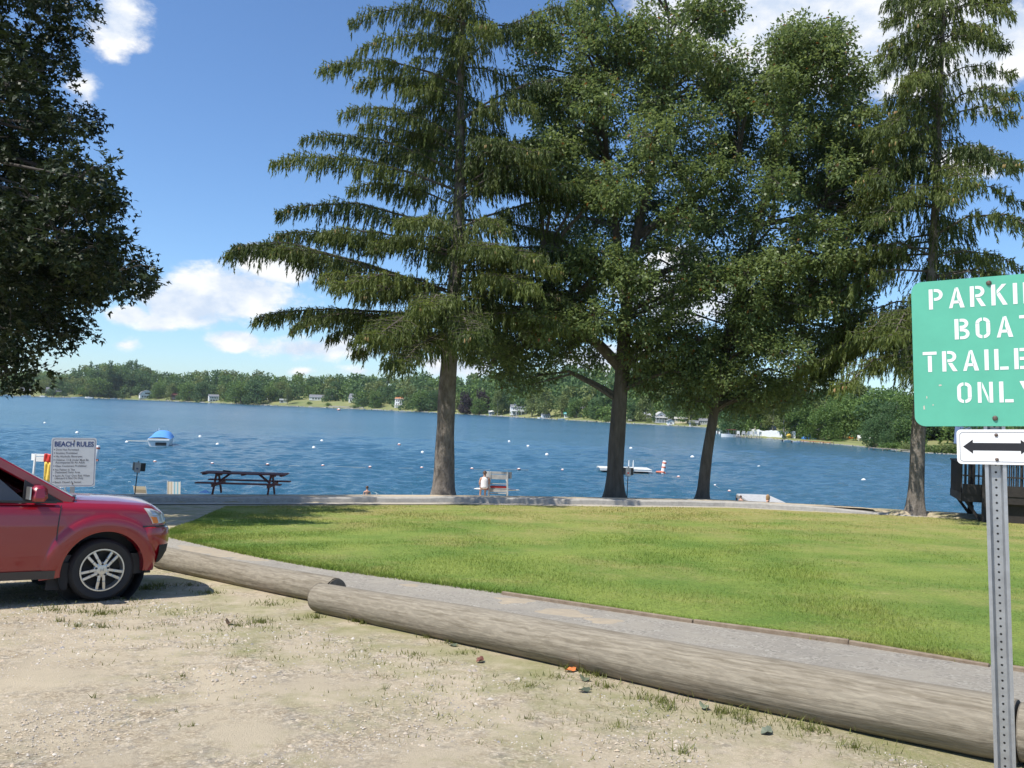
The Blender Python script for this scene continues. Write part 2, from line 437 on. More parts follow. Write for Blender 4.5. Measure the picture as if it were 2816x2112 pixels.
    dr = N('ShaderNodeMapRange'); dr.inputs['From Min'].default_value = 16.0; dr.inputs['From Max'].default_value = 29.0; dr.inputs['To Max'].default_value = .26; L(sp.outputs[1], dr.inputs['Value'])
    ad = N('ShaderNodeMath'); ad.operation = 'ADD'; L(dr.outputs[0], ad.inputs[0]); L(noise(0.42, 8, .7), ad.inputs[1])
    turf = ramp(ad.outputs[0], .50, .76, green, straw)
    fine = ramp(noise(30, 5, .7), .32, .68, (.55, .55, .55), (1.30, 1.30, 1.30))
    mu = N('ShaderNodeMix'); mu.data_type = 'RGBA'; mu.blend_type = 'MULTIPLY'; mu.inputs['Factor'].default_value = 1
    L(turf, mu.inputs['A']); L(fine, mu.inputs['B'])
    L(mu.outputs['Result'], b.inputs['Base Color']); b.inputs['Roughness'].default_value = .9; b.inputs['Specular IOR Level'].default_value = .15
    bp = N('ShaderNodeBump'); bp.inputs['Strength'].default_value = .8; bp.inputs['Distance'].default_value = .05
    L(noise(22, 6, .75), bp.inputs['Height']); L(bp.outputs[0], b.inputs['Normal'])
    M['lawn'] = m
    g = m.copy(); g.name = 'grass blades'; nt = g.node_tree; b = nt.nodes['Principled BSDF']
    for l in list(b.inputs['Normal'].links): nt.links.remove(l)
    src = b.inputs['Base Color'].links[0].from_socket
    at_ = nt.nodes.new('ShaderNodeAttribute'); at_.attribute_name = 'var'
    mu = nt.nodes.new('ShaderNodeMix'); mu.data_type = 'RGBA'; mu.blend_type = 'MULTIPLY'; mu.inputs['Factor'].default_value = 1
    cr = nt.nodes.new('ShaderNodeValToRGB'); cr.color_ramp.elements[0].color = (.62, .70, .55, 1); cr.color_ramp.elements[1].color = (1.45, 1.35, 1.3, 1)
    nt.links.new(at_.outputs['Fac'], cr.inputs[0]); nt.links.new(src, mu.inputs['A']); nt.links.new(cr.outputs[0], mu.inputs['B'])
    nt.links.new(mu.outputs['Result'], b.inputs['Base Color'])
    tr = nt.nodes.new('ShaderNodeBsdfTranslucent'); nt.links.new(mu.outputs['Result'], tr.inputs[0])
    ms = nt.nodes.new('ShaderNodeMixShader'); ms.inputs[0].default_value = .3
    nt.links.new(b.outputs[0], ms.inputs[1]); nt.links.new(tr.outputs[0], ms.inputs[2]); nt.links.new(ms.outputs[0], nt.nodes['Material Output'].inputs[0])
    M['grass_blade'] = g
    M['weed_blade'] = leaf_mat('weed blades', (0.10, 0.12, 0.035), (0.19, 0.20, 0.06), .3, accent=(0.30, 0.22, 0.10))
    m = bpy.data.materials.new('stone dust path'); m.use_nodes = True
    nt = m.node_tree; N, L = nt.nodes.new, nt.links.new; b = nt.nodes['Principled BSDF']; tc = N('ShaderNodeTexCoord')
    def noise(sc, det=6, ro=.65):
        n = N('ShaderNodeTexNoise'); n.inputs['Scale'].default_value = sc; n.inputs['Detail'].default_value = det; n.inputs['Roughness'].default_value = ro
        L(tc.outputs['Object'], n.inputs['Vector']); return n.outputs['Fac']
    vo = N('ShaderNodeTexVoronoi'); vo.inputs['Scale'].default_value = 48; L(tc.outputs['Object'], vo.inputs['Vector']); sp = N('ShaderNodeSeparateColor'); L(vo.outputs['Color'], sp.inputs[0])
    chip = ramp(sp.outputs[0], .1, 1.0, (0.22, 0.20, 0.17), (0.46, 0.425, 0.36)); dust = ramp(noise(1.3, 8), .38, .62, (0.29, 0.265, 0.225), (0.37, 0.335, 0.275))
    L(ramp(noise(5, 6), .35, .6, chip, dust), b.inputs['Base Color']); b.inputs['Roughness'].default_value = .95; b.inputs['Specular IOR Level'].default_value = .15
    bp = N('ShaderNodeBump'); bp.inputs['Strength'].default_value = .8; bp.inputs['Distance'].default_value = .02; L(noise(60, 6, .8), bp.inputs['Height']); L(bp.outputs[0], b.inputs['Normal'])
    M['path'] = m
    M['asphalt'] = mat('old asphalt kerb', (0.29, 0.275, 0.25), .95, col2=(0.42, 0.40, 0.36), vscale=9, bump=.5, bscale=40, detail=8)
    M['sand'] = mat('beach sand', (0.52, 0.43, 0.30), .95, col2=(0.44, 0.36, 0.25), vscale=1.4, bump=.6, bscale=12, detail=8)
    M['spill'] = mat('spilled sand', (0.40, 0.325, 0.225), .95, col2=(0.30, 0.255, 0.19), vscale=9, bump=.3, bscale=60)
    M['far_ground'] = mat('far shore grass', (0.115, 0.155, 0.045), .95, col2=(0.24, 0.23, 0.095), vscale=.05, detail=8)
    # weathered utility-pole wood: grain along the log (local z)
    m = bpy.data.materials.new('log wood'); m.use_nodes = True
    nt = m.node_tree; N, L = nt.nodes.new, nt.links.new; b = nt.nodes['Principled BSDF']
    tc = N('ShaderNodeTexCoord')
    def noise(sc, st, det=6, ro=.65, dist=0.0):
        mp = N('ShaderNodeMapping'); mp.inputs['Scale'].default_value = st; L(tc.outputs['Object'], mp.inputs[0])
        n = N('ShaderNodeTexNoise'); n.inputs['Scale'].default_value = sc; n.inputs['Detail'].default_value = det; n.inputs['Roughness'].default_value = ro; n.inputs['Distortion'].default_value = dist
        L(mp.outputs[0], n.inputs['Vector']); return n.outputs['Fac']
    c1 = ramp(noise(11, (1, 1, .30), 8, .72, 1.5), .33, .67, (0.215, 0.188, 0.145), (0.275, 0.245, 0.19))
    mp = N('ShaderNodeMapping'); mp.inputs['Scale'].default_value = (1, 1, .30); L(tc.outputs['Object'], mp.inputs[0])
    wv = N('ShaderNodeTexWave'); wv.wave_type = 'BANDS'; wv.bands_direction = 'X'; wv.inputs['Scale'].default_value = 13; wv.inputs['Distortion'].default_value = 9; wv.inputs['Detail'].default_value = 3; wv.inputs['Detail Scale'].default_value = 1.5
    L(mp.outputs[0], wv.inputs['Vector'])
    c2 = ramp(wv.outputs['Fac'], .2, .85, (.89, .885, .88), (1.06, 1.055, 1.05))
    mu = N('ShaderNodeMix'); mu.data_type = 'RGBA'; mu.blend_type = 'MULTIPLY'; mu.inputs['Factor'].default_value = 1; L(c1, mu.inputs['A']); L(c2, mu.inputs['B'])
    c3 = ramp(noise(30, (1, 1, .07), 6, .7), .40, .52, (.66, .64, .61), (1, 1, 1))
    mu2 = N('ShaderNodeMix'); mu2.data_type = 'RGBA'; mu2.blend_type = 'MULTIPLY'; mu2.inputs['Factor'].default_value = .75; L(mu.outputs['Result'], mu2.inputs['A']); L(c3, mu2.inputs['B'])
    L(mu2.outputs['Result'], b.inputs['Base Color']); b.inputs['Roughness'].default_value = .9; b.inputs['Specular IOR Level'].default_value = .2
    bp = N('ShaderNodeBump'); bp.inputs['Strength'].default_value = .6; bp.inputs['Distance'].default_value = .015
    L(noise(26, (1, 1, .04), 5, .7), bp.inputs['Height']); L(bp.outputs[0], b.inputs['Normal'])
    M['log'] = m
    M['log_end'] = mat('log end grain', (0.15, 0.13, 0.10), .95, var=.35, vscale=20, bump=.5, bscale=40)
    # lake water
    m = bpy.data.materials.new('lake water'); m.use_nodes = True
    nt = m.node_tree; N, L = nt.nodes.new, nt.links.new; b = nt.nodes['Principled BSDF']
    tc = N('ShaderNodeTexCoord')
    b.inputs['Base Color'].default_value = (0.028, 0.095, 0.150, 1); b.inputs['Roughness'].default_value = .17; b.inputs['IOR'].default_value = 1.333
    def wn(sc, st, det, ro):
        mp = N('ShaderNodeMapping'); mp.inputs['Scale'].default_value = st; mp.inputs['Rotation'].default_value = (0, 0, R(12)); L(tc.outputs['Object'], mp.inputs[0])
        n = N('ShaderNodeTexNoise'); n.inputs['Scale'].default_value = sc; n.inputs['Detail'].default_value = det; n.inputs['Roughness'].default_value = ro
        L(mp.outputs[0], n.inputs['Vector']); return n.outputs['Fac']
    s = N('ShaderNodeMath'); s.operation = 'MULTIPLY_ADD'; L(wn(.9, (.6, 1, 1), 5, .62), s.inputs[0]); s.inputs[1].default_value = 1.0
    gust = N('ShaderNodeMapRange'); gust.inputs['From Min'].default_value = .35; gust.inputs['From Max'].default_value = .65; gust.inputs['To Min'].default_value = .55; gust.inputs['To Max'].default_value = 1.0
    L(wn(.018, (.35, 1.2, 1), 4, .6), gust.inputs['Value'])
    s2 = N('ShaderNodeMath'); s2.operation = 'MULTIPLY'; L(wn(3.6, (.6, 1, 1), 3, .6), s2.inputs[0]); s2.inputs[1].default_value = .35; L(s2.outputs[0], s.inputs[2])
    bp = N('ShaderNodeBump'); bp.inputs['Distance'].default_value = .40; L(gust.outputs[0], bp.inputs['Strength']); L(s.outputs[0], bp.inputs['Height']); L(bp.outputs[0], b.inputs['Normal'])
    M['water'] = m
ground_mats()

# ------------------------------------------------------------------ the setting: ground, lake, lawn, path, kerb
def sheet(name, P, m, kind='structure'):
    return tag(MB().grid(P).build(name, m, smooth=True), kind=kind)

def build_setting():
    xs = np.concatenate([np.linspace(-200, -34, 24), np.linspace(-32, 32, 130), np.linspace(34, 200, 24)])
    ys = np.concatenate([np.linspace(-60, -4, 14), np.linspace(-3, 46, 130), np.linspace(47, 90, 20)])
    X, Y = np.meshgrid(xs, ys)
    Z = zg(X, Y) + 0.012 * np.sin(X * 3.1 + Y * 1.3) * np.sin(Y * 2.7 - X * .8) * (Y < 6)
    r, c = X.shape
    V = np.stack([X, Y, Z], -1).reshape(-1, 3)
    i = np.arange(r * c).reshape(r, c)
    Fq = np.stack([i[:-1, :-1], i[:-1, 1:], i[1:, 1:], i[1:, :-1]], -1).reshape(-1, 4)
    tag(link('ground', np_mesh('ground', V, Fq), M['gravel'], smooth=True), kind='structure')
    # lake: one sheet with real wind waves, its grid growing coarser with distance
    ts = np.concatenate([np.linspace(-6, -1.0, 26)[:-1], np.linspace(-1.0, 1.0, 360), np.linspace(1.0, 6, 26)[1:]])
    ys = 1 / np.linspace(1 / 38.0, 1 / 1000.0, 370); ys = np.concatenate([[20.0, 30.0], ys, [1200.0]])
    T_, Yw = np.meshgrid(ts, ys); Xw = T_ * Yw; Zw = np.full(Xw.shape, WATER)
    dy = np.maximum(Yw * Yw * (1 / 38.0 - 1 / 1000.0) / 370, Yw * 2.0 / 360)
    g = np.random.default_rng(17)
    for k in range(46):
        lam = .5 * (4.0 / .5) ** (g.uniform(0, 1) ** 1.25); a = R(-97) + g.normal(0, .52); kx, ky = math.cos(a) * 2 * math.pi / lam, math.sin(a) * 2 * math.pi / lam
        amp = .0125 * lam ** .72 * g.uniform(.5, 1.2) * np.clip((lam / dy - 1.7) / 2.0, 0, 1)
        ph = Xw * kx + Yw * ky + g.uniform(0, 6.28) + .9 * np.sin(Xw * .11 + Yw * .07 + k)
        Zw += amp * (np.exp(np.sin(ph) - 1) * 2 - .9)
    Zw = np.where(np.abs(T_) > 1.0, WATER, Zw)
    nr, nc = Xw.shape; ii = np.arange(nr * nc).reshape(nr, nc)
    tag(link('lake_water', np_mesh('lake_water', np.stack([Xw, Yw, Zw], -1).reshape(-1, 3), np.stack([ii[:-1, :-1], ii[:-1, 1:], ii[1:, 1:], ii[1:, :-1]], -1).reshape(-1, 4)), M['water'], smooth=True), kind='structure')
    # lawn between the stone dust path and the strip by the kerb
    fx = [-6.9, -6.3, -4.2, -2.6, 0, 2.0, 3.25, 4.1, 7, 11, 15]; fy = [17.2, 15.7, 13.4, 11.95, 10.2, 8.7, 7.8, 7.0, 4.7, 1.6, -1.5]
    bx = [-8.3, -7.6, -6.6, -4.5, -1.6, 2.5, 5.5, 7.8, 12.0, 17, 24]
    n = 60; tt = np.linspace(0, 1, n); ti = np.linspace(0, 1, len(fx))
    FX, FY, BX = np.interp(tt, ti, fx), np.interp(tt, ti, fy), np.interp(tt, ti, bx)
    BY = kerb_y(BX) - np.interp(tt, [0, .2, .35, .5, .75, 1], [2.2, 2.0, 1.6, 1.3, .85, .3])
    rows = []
    for s in np.linspace(0, 1, 60):
        px, py = FX + (BX - FX) * s, FY + (BY - FY) * s
        z = zg(px, py) + .035
        if s in (0.0,): z = z - .05
        rows.append(np.stack([px, py, z], -1))
    sheet('lawn', rows, M['lawn'])
    tag(MB().grid([[(x, y, float(zg(x, y)) + .02) for x, y in zip(FX * (1 - s) + BX * s, FY * (1 - s) + BY * s)] for s in (0, .01)]).build('lawn_edge', M['lawn']), kind='structure') if False else None
    # path strip
    d = Vector((-4.15, 3.2, 0)).normalized(); nrm = Vector((-d.y, d.x, 0)) * -1        # nrm points away from the lot
    if nrm.y < 0: nrm = -nrm
    rows = []; tt2 = np.linspace(0, 1, 90)
    ix = np.interp(tt2, [0, .25, .5, .52, .80, 1], [8.5, 2.82, -1.85, -2.0, -4.7, -6.6]); iy = np.interp(tt2, [0, .25, .5, .52, .80, 1], [-.55, 4.60, 8.76, 9.25, 11.62, 13.6])
    ox = np.interp(tt2, [0, .25, .42, .50, .70, .86, .94, 1], [13.0, 4.15, 0.05, -1.9, -4.15, -6.25, -6.9, -7.2]); oy = np.interp(tt2, [0, .25, .42, .50, .70, .86, .94, 1], [.2, 7.05, 10.25, 11.6, 13.45, 15.75, 16.6, 16.4])
    for a, b, c, e in zip(ix, iy, ox, oy):
        rows.append([(a + (c - a) * s, b + (e - b) * s, float(zg(a + (c - a) * s, b + (e - b) * s)) + .018) for s in np.linspace(0, 1, 9)])
    sheet('footpath', rows, M['path'])
    # strip of concrete walk along the kerb
    rows = []
    for x in np.linspace(-16, 12, 60):
        row = []
        for s in np.linspace(-1.1, -.30, 4):
            y = float(kerb_y(x)) + s; row.append((x, y, float(zg(x, y)) + .022))
        rows.append(row)
    sheet('kerb_walk', rows, mat('dusty concrete', (0.44, 0.39, 0.31), .95, col2=(0.36, 0.33, 0.28), vscale=3, bump=.3, bscale=30))
    # beach sand behind the kerb
    rows = []
    for x in np.linspace(-30, 13, 90):
        rows.append([(x, float(kerb_y(x)) + s, float(zg(x, float(kerb_y(x)) + s + 1e-4)) + .03) for s in (.02, .5, 1, 1.5, 2, 2.5, 3, 3.5, 4.2, 5, 6, 8, 10, 12, 14)])
    sheet('beach', rows, M['sand'])
    # kerb: two runs of low asphalt retaining edge with a joint
    def kerb(xa, xb, dy, h, lab):
        rows = []
        for x in np.linspace(xa, xb, 60):
            y = float(kerb_y(x)) + dy; zb = float(zg(x, y - .3)); w = .012 * math.sin(x * 2.3) + .008 * math.sin(x * 5.1)
            hh = h * min(1, max(.02, (14.5 - x) / 4)) + w * .6
            rows.append([(x, y - .27 + w, zb - .08), (x, y - .24 + w, zb + hh - .03), (x, y - .20, zb + hh), (x, y + .06, zb + hh + .005), (x, y + .10, zb + hh - .2)])
        b = MB().grid(rows)
        n5 = len(rows[0])
        b.f.append(tuple(range(n5))); b.f.append(tuple((59 * n5 + k) for k in reversed(range(n5))))
        tag(b.build('retaining_kerb', M['asphalt'], smooth=False), lab, 'kerb', 'low retaining kerbs between lawn and beach')
    kerb(-32, -4.35, .05, .17, 'low grey asphalt kerb behind the car and under the picnic table')
    kerb(-4.35, 14.5, -.07, .19, 'low grey asphalt kerb running right from the spruce along the lawn')
    M['edge_wood'] = mat('brown weathered edging', (0.17, 0.125, 0.085), .9, col2=(0.27, 0.215, 0.155), vscale=9, bump=.4, bscale=30)
    # timber edging board along the lawn, laid in lengths
    e0 = Vector((-1.2, 11.0, 0)); pts = [Vector((x, y, 0)) for x, y in zip(fx[3:], fy[3:])]
    total = [(pts[i], pts[i + 1]) for i in range(len(pts) - 1)]
    seglen = 0
    board_i = 0
    for a, b_ in total:
        Ld = (b_ - a); nseg = max(1, round(Ld.length / 2.4))
        for q in range(nseg):
            p0 = a + Ld * (q / nseg) ; p1 = a + Ld * ((q + 1) / nseg) - Ld.normalized() * .012
            if p0.x < -1.6: continue
            o = Vector((-Ld.y, Ld.x, 0)).normalized() * .05
            p0 = p0 - o; p1 = p1 - o
            m_ = MB(); m_.bar((p0.x, p0.y, float(zg(p0.x, p0.y)) + .008), (p1.x, p1.y, float(zg(p1.x, p1.y)) + .004 + .012 * math.sin(board_i * 2.1)), .045, .10)
            tag(m_.build('edging_board', M['edge_wood'], bevel=.006), 'weathered timber edging board between path and lawn, ' + ('farthest left, where the boards begin', 'second from the far left', 'left of the two spilled sand patches', 'beside the largest spilled sand patch', 'just right of the spilled sand', 'fourth from the sign post', 'third from the sign post', 'running up behind the sign post', 'right of the sign post', 'at the right edge', 'beyond the right edge', 'far right')[board_i], 'edging', 'timber edging boards along the lawn')
            board_i += 1
    # sand spilled on the path
    b = MB()
    for px, py, rx, ry in ((1550, 1690, .42, .13), (1660, 1712, .24, .10), (1128, 1613, .16, .07), (1415, 1655, .30, .10), (1390, 1662, .10, .05), (560, 1515, .9, .18), (640, 1530, .6, .16), (690, 1540, .4, .12), (700, 1531, .3, .12)):
        p = on_ground(px, py); n = 22; ring = []; c = (p.x, p.y, p.z + .026)
        vs = [c]
        for rr, dz in ((.6, .012), (1.0, .003)):
            for k in range(n):
                a = 2 * math.pi * k / n; w = 1 + .18 * math.sin(3 * a + px) + .12 * math.sin(5 * a + py) + random.uniform(-.06, .06)
                q = d * math.cos(a) * rx * rr * w + nrm * math.sin(a) * ry * 2.2 * rr * w
                x, y = p.x + q.x, p.y + q.y
                vs.append((x, y, float(zg(x, y)) + dz + .010))
        fs = [(0, 1 + k, 1 + (k + 1) % n) for k in range(n)] + [(1 + k, 1 + n + k, 1 + n + (k + 1) % n, 1 + (k + 1) % n) for k in range(n)]
        b.add(vs, fs)
    tag(b.build('spilled_sand', M['spill'], smooth=True), 'pale sand washed in patches over the grey path', 'sand', kind='stuff')
    return FX, FY, BX, BY, d, nrm
LAWN = build_setting()

def blades(name, P, H, W, m, lean=.5, var=None, label=None, cat=None, seg=1):
    n = len(P); a = rng.uniform(0, 2 * np.pi, n)
    side = np.stack([np.cos(a), np.sin(a), np.zeros(n)], -1) * (W * .5)[:, None]
    b = rng.uniform(0, 2 * np.pi, n); l = rng.uniform(.1, 1, n) * lean
    tip = P + np.stack([np.cos(b) * l * H, np.sin(b) * l * H, H * np.sqrt(np.maximum(.1, 1 - .6 * l * l))], -1)
    V = np.stack([P - side, P + side, tip], 1).reshape(-1, 3)
    Fc = np.arange(3 * n).reshape(n, 3)
    v = rng.uniform(0, 1, n) if var is None else var
    o = link(name, np_mesh(name, V, Fc, np.repeat(v, 3)), m)
    return tag(o, label, cat, kind='stuff')

def build_grass():
    FX, FY, BX, BY, d, nrm = LAWN
    n = 270000
    t = rng.uniform(0, 1, n); s = rng.uniform(0, 1, n) ** 1.7
    fx, fy = np.interp(t, np.linspace(0, 1, len(FX)), FX), np.interp(t, np.linspace(0, 1, len(FX)), FY)
    bx, by = np.interp(t, np.linspace(0, 1, len(FX)), BX), np.interp(t, np.linspace(0, 1, len(FX)), BY)
    x, y = fx + (bx - fx) * s, fy + (by - fy) * s
    x += rng.normal(0, .03, n); y += rng.normal(0, .03, n)
    keep = (y > 4) & (np.abs(x) < .68 * y + .5)
    x, y = x[keep], y[keep]
    z = zg(x, y) + .02
    dens = np.sin(x * 1.3 + 2 * np.sin(y * .6)) * np.sin(y * 1.1 + 1.3 * np.sin(x * .7)) * .35 + .75
    H = (rng.uniform(.03, .075, len(x)) * dens).astype(float)
    W = .004 + .00062 * y * rng.uniform(.6, 1.2, len(x))
    blades('lawn_grass', np.stack([x, y, z], -1), H, W, M['grass_blade'], .9, label='short mown green grass covering the lawn', cat='grass')
    # weeds: tufts scattered over the gravel, thicker along the logs
    P = []; V = []
    def tuft(px, py, n, r, h):
        p = on_ground(px, py)
        for _ in range(n):
            a, q = random.uniform(0, 6.28), abs(random.gauss(0, r))
            P.append((p.x + q * math.cos(a), p.y + q * math.sin(a) * .8, p.z - .003, random.uniform(.4, 1.2) * h))
            V.append(random.random() * .9)
    for px, py, n, r, h in ((400, 1620, 160, .14, .07), (440, 1612, 120, .14, .06), (520, 1610, 70, .12, .05), (575, 1632, 120, .16, .05), (740, 1665, 160, .22, .045), (150, 1680, 140, .2, .05), (225, 1685, 60, .12, .05), (280, 1690, 160, .2, .06),
                            (210, 1723, 60, .08, .05), (285, 1726, 60, .08, .05), (160, 1710, 30, .06, .06), (715, 1712, 150, .11, .05), (660, 1722, 100, .13, .045), (600, 1735, 40, .13, .03), (870, 1700, 80, .07, .06), (820, 1705, 40, .08, .05),
                            (980, 1710, 60, .05, .10), (1000, 1716, 40, .05, .08), (1030, 1708, 30, .03, .08), (1150, 1740, 40, .04, .12), (1175, 1755, 40, .07, .06), (1320, 1783, 20, .03, .10), (1270, 1800, 60, .13, .04), (1230, 1770, 70, .14, .04), (1140, 1800, 50, .12, .04),
                            (1640, 1860, 60, .06, .10), (1610, 1850, 25, .04, .2), (1560, 1840, 30, .05, .12), (1670, 1890, 120, .16, .05), (1450, 1890, 70, .12, .05), (1540, 1865, 50, .1, .06), (1820, 1930, 90, .12, .06), (1760, 1920, 60, .1, .05), (1990, 1960, 140, .14, .06), (2060, 1985, 140, .15, .06), (1840, 1950, 60, .1, .06),
                            (2230, 2010, 160, .16, .07), (2350, 2060, 130, .15, .06), (1250, 1690, 1, .01, .02), (480, 1960, 8, .02, .05), (1060, 1895, 14, .03, .05), (260, 1920, 10, .03, .05), (500, 1860, 22, .05, .04), (530, 2000, 25, .05, .05), (1700, 2000, 25, .06, .05), (1880, 2070, 40, .07, .06), (1450, 1980, 25, .06, .04)):
        tuft(px, py, n, r, h)
    for _ in range(520):
        t_ = random.random(); off = abs(random.gauss(0, .75)) + .18
        q = Vector((2.75, 4.35, 0)) + d * (t_ * 12.2) - nrm * off
        if q.y < 2.6: continue
        for _k in range(random.randint(2, 9)):
            x, y = q.x + random.gauss(0, .05), q.y + random.gauss(0, .05)
            P.append((x, y, float(zg(x, y)) - .003, random.uniform(.015, .045))); V.append(random.random())
    P = np.array(P)
    blades('gravel_weeds', P[:, :3], P[:, 3], .004 + .0007 * P[:, 1], M['weed_blade'], 1.0, np.array(V), 'sparse green weeds and dry stalks sprouting from the gravel', 'weeds')
    # pebbles
    n = 72000
    y = 2.4 + 9.5 * rng.uniform(0, 1, n) ** 1.8; x = rng.uniform(-.66, .66, n) * y
    side = (x - 2.70) * nrm.x + (y - 4.45) * nrm.y
    keep = (side < -.17)
    x, y = x[keep], y[keep]
    cl = np.sin(x * 2.1 + 1.7 * np.sin(y * 1.4)) * np.sin(y * 2.6 + 1.1 * np.sin(x * 1.9)) + .5 * np.sin(x * 5.3 + y * 3.1)
    keep = rng.uniform(-1.3, 1.1, len(x)) < cl
    x, y = x[keep], y[keep]; n = len(x)
    r = .0036 + .0062 * rng.uniform(0, 1, n) ** 3 + (rng.uniform(0, 1, n) > .985) * rng.uniform(.004, .014, n)
    r *= np.clip(y / 5, .8, 1.7)
    base = np.array([(1, 0, 0), (.3, .9, .1), (-.8, .5, 0), (-.7, -.6, .05), (.4, -.85, 0), (.1, .1, .75), (-.2, -.1, .65)])
    a = rng.uniform(0, 6.28, n); st = rng.uniform(.65, 1.3, (n, 1))
    B = np.repeat(base[None], n, 0) * (1 + rng.uniform(-.2, .2, (n, 7, 1)))
    bx = B[:, :, 0] * st; by = B[:, :, 1] / st
    vx = bx * np.cos(a)[:, None] - by * np.sin(a)[:, None]; vy = bx * np.sin(a)[:, None] + by * np.cos(a)[:, None]
    V = np.stack([vx * r[:, None] + x[:, None], vy * r[:, None] + y[:, None], B[:, :, 2] * r[:, None] + (zg(x, y) - .0008)[:, None]], -1).reshape(-1, 3)
    tri = np.array([(0, 1, 5), (1, 2, 6), (1, 6, 5), (2, 3, 6), (3, 4, 6), (4, 0, 5), (4, 5, 6)])
    Fc = (tri[None] + (np.arange(n) * 7)[:, None, None]).reshape(-1, 3)
    pm = bpy.data.materials.new('pebbles'); pm.use_nodes = True
    nt = pm.node_tree; at_ = nt.nodes.new('ShaderNodeAttribute'); at_.attribute_name = 'var'
    cr = nt.nodes.new('ShaderNodeValToRGB'); el = cr.color_ramp.elements; el[0].color = (.23, .22, .22, 1); el[1].color = (.55, .50, .42, 1)
    for ps, c in ((.3, (.40, .33, .25)), (.55, (.47, .38, .27)), (.75, (.38, .35, .31))):
        q = el.new(ps); q.color = (*c, 1)
    nt.links.new(at_.outputs['Fac'], cr.inputs[0]); nt.links.new(cr.outputs[0], nt.nodes['Principled BSDF'].inputs['Base Color']); nt.nodes['Principled BSDF'].inputs['Roughness'].default_value = .85
    tag(link('gravel', np_mesh('gravel', V, Fc, np.repeat(rng.uniform(0, 1, n), 7)), pm), 'loose tan and grey pebbles scattered over the sandy lot', 'gravel', kind='stuff')
build_grass()

# ------------------------------------------------------------------ log barriers (old utility poles)
def build_log(a, b, ra, rb, label, seed, cracks=()):
    rr = random.Random(seed)
    a = Vector(a); b = Vector(b); Ln = (b - a).length; z = (b - a).normalized()
    x = z.cross(Vector((0, 0, 1))).normalized(); y = z.cross(x)
    root = empty('log_barrier', mat=Matrix.Translation(a) @ Matrix((x, y, z)).transposed().to_4x4(), label=label, cat='log', group='log barriers edging the gravel lot')
    n, s = 40, 40
    V = []; ph = [rr.uniform(0, 6) for _ in range(8)]
    for i in range(s + 1):
        t = i / s; zz = t * Ln; r0 = ra + (rb - ra) * t
        e = 1 - .05 * (i in (0, s))
        for k in range(n):
            th = 2 * math.pi * k / n
            r = r0 * e * (1 + .022 * math.sin(zz * 1.3 + ph[0] + th) + .015 * math.sin(2 * th + zz * .8 + ph[1]) + .008 * math.sin(3 * th + ph[2] + zz * 2.1))
            r -= .007 * (math.sin(5 * th + ph[3] + .35 * zz) > .96)
            V.append((r * math.cos(th) + .012 * math.sin(zz * .9 + ph[4]) , r * math.sin(th) + .006 * math.sin(zz * 1.4 + ph[5]), zz))
    Fc = [(i * n + k, i * n + (k + 1) % n, (i + 1) * n + (k + 1) % n, (i + 1) * n + k) for i in range(s) for k in range(n)]
    o = link('trunk', np_mesh('log_trunk', V, Fc), M['log'], root, True)
    for zz, r, sg in ((0, ra, -1), (Ln, rb, 1)):
        m = MB(); m.lathe([(r * .95, 0), (r * .93, sg * .008), (r * .5, sg * .012), (0, sg * .012)], 32, Matrix.Translation((0, 0, zz)))
        m.build('end_face', M['log_end'], root, True)
    for zc, th, ln, wd in cracks:                       # drying cracks: thin dark wedges let into the surface
        r = ra + (rb - ra) * zc / Ln
        m = MB(); pts = [(zc - ln / 2 + ln * k / 6, wd * math.sin(math.pi * k / 6) + .001, th + rr.uniform(-.02, .02)) for k in range(7)]
        P0 = [((r * 1.012) * math.cos(q - w / r), (r * 1.012) * math.sin(q - w / r), zz) for zz, w, q in pts]
        P1 = [((r * 1.012) * math.cos(q + w / r), (r * 1.012) * math.sin(q + w / r), zz) for zz, w, q in pts]
        m.grid([P0, P1]).build('crack', M['dark'], root)
    return root
def log_pt(px, py, r): 
    p = on_ground(px, py); return Vector((p.x, p.y, p.z + r - .012))
nl = LAWN[5]
A0 = G(-2.03 + nl.x * .16, 8.58 + nl.y * .16, .145); A1 = G(2.72 + nl.x * .17, 4.45 + nl.y * .17, .165)
build_log(A0, A1, .153, .178, 'long front log barrier reaching from the overlap to the sign post', 3, [(4.0, 2.6, .28, .010), (4.9, 2.75, .22, .008)])
B1 = G(-1.98 + nl.x * .2, 9.03 + nl.y * .2, .14); B0 = B1 + (G(-4.29, 11.0) - G(-2.0, 9.08)).normalized() * 3.9
B0.z = float(zg(B0.x, B0.y)) + .14
build_log(B0, B1, .150, .148, 'shorter log barrier in front of the red car with a dark cut end', 5)
dA = (A1 - A0).normalized(); C0 = A1 + dA * .03; C1 = C0 + dA * 3.0
C1.z = float(zg(C1.x, C1.y)) + .165
build_log(C0, C1, .165, .16, 'log barrier just right of the galvanised sign post', 9)

# ------------------------------------------------------------------ far shore
_SP = np.array([-1500, -700, 0, 350, 700, 1050, 1400, 1650, 1950, 1985, 2010, 2100, 2200, 2300, 2400, 2500, 2600, 2700, 3000, 3600, 4600.])
_SYpx = np.array([1068, 1078, 1088.5, 1098.5, 1113.7, 1128, 1146, 1161, 1176, 1178, 1201, 1205, 1214, 1222, 1231, 1243, 1248.6, 1253, 1262, 1284, 1322.])
_T = (_SP - 1408) / F
_SD = np.array([min(980., on_water(px, py).y) for px, py in zip(_SP, _SYpx)])
def shore_d(t): return np.interp(t, _T, _SD)
_HT = (np.array([-1500, 0, 180, 260, 330, 400, 440, 560, 700, 1000, 1300, 1600, 1900, 2010, 2300, 2800, 3600]) - 1408) / F
_HH = np.array([10, 4, 8, 20, 24, 20, 9, 12, 10, 9, 9, 12, 14, 6, 4, 4, 6.])
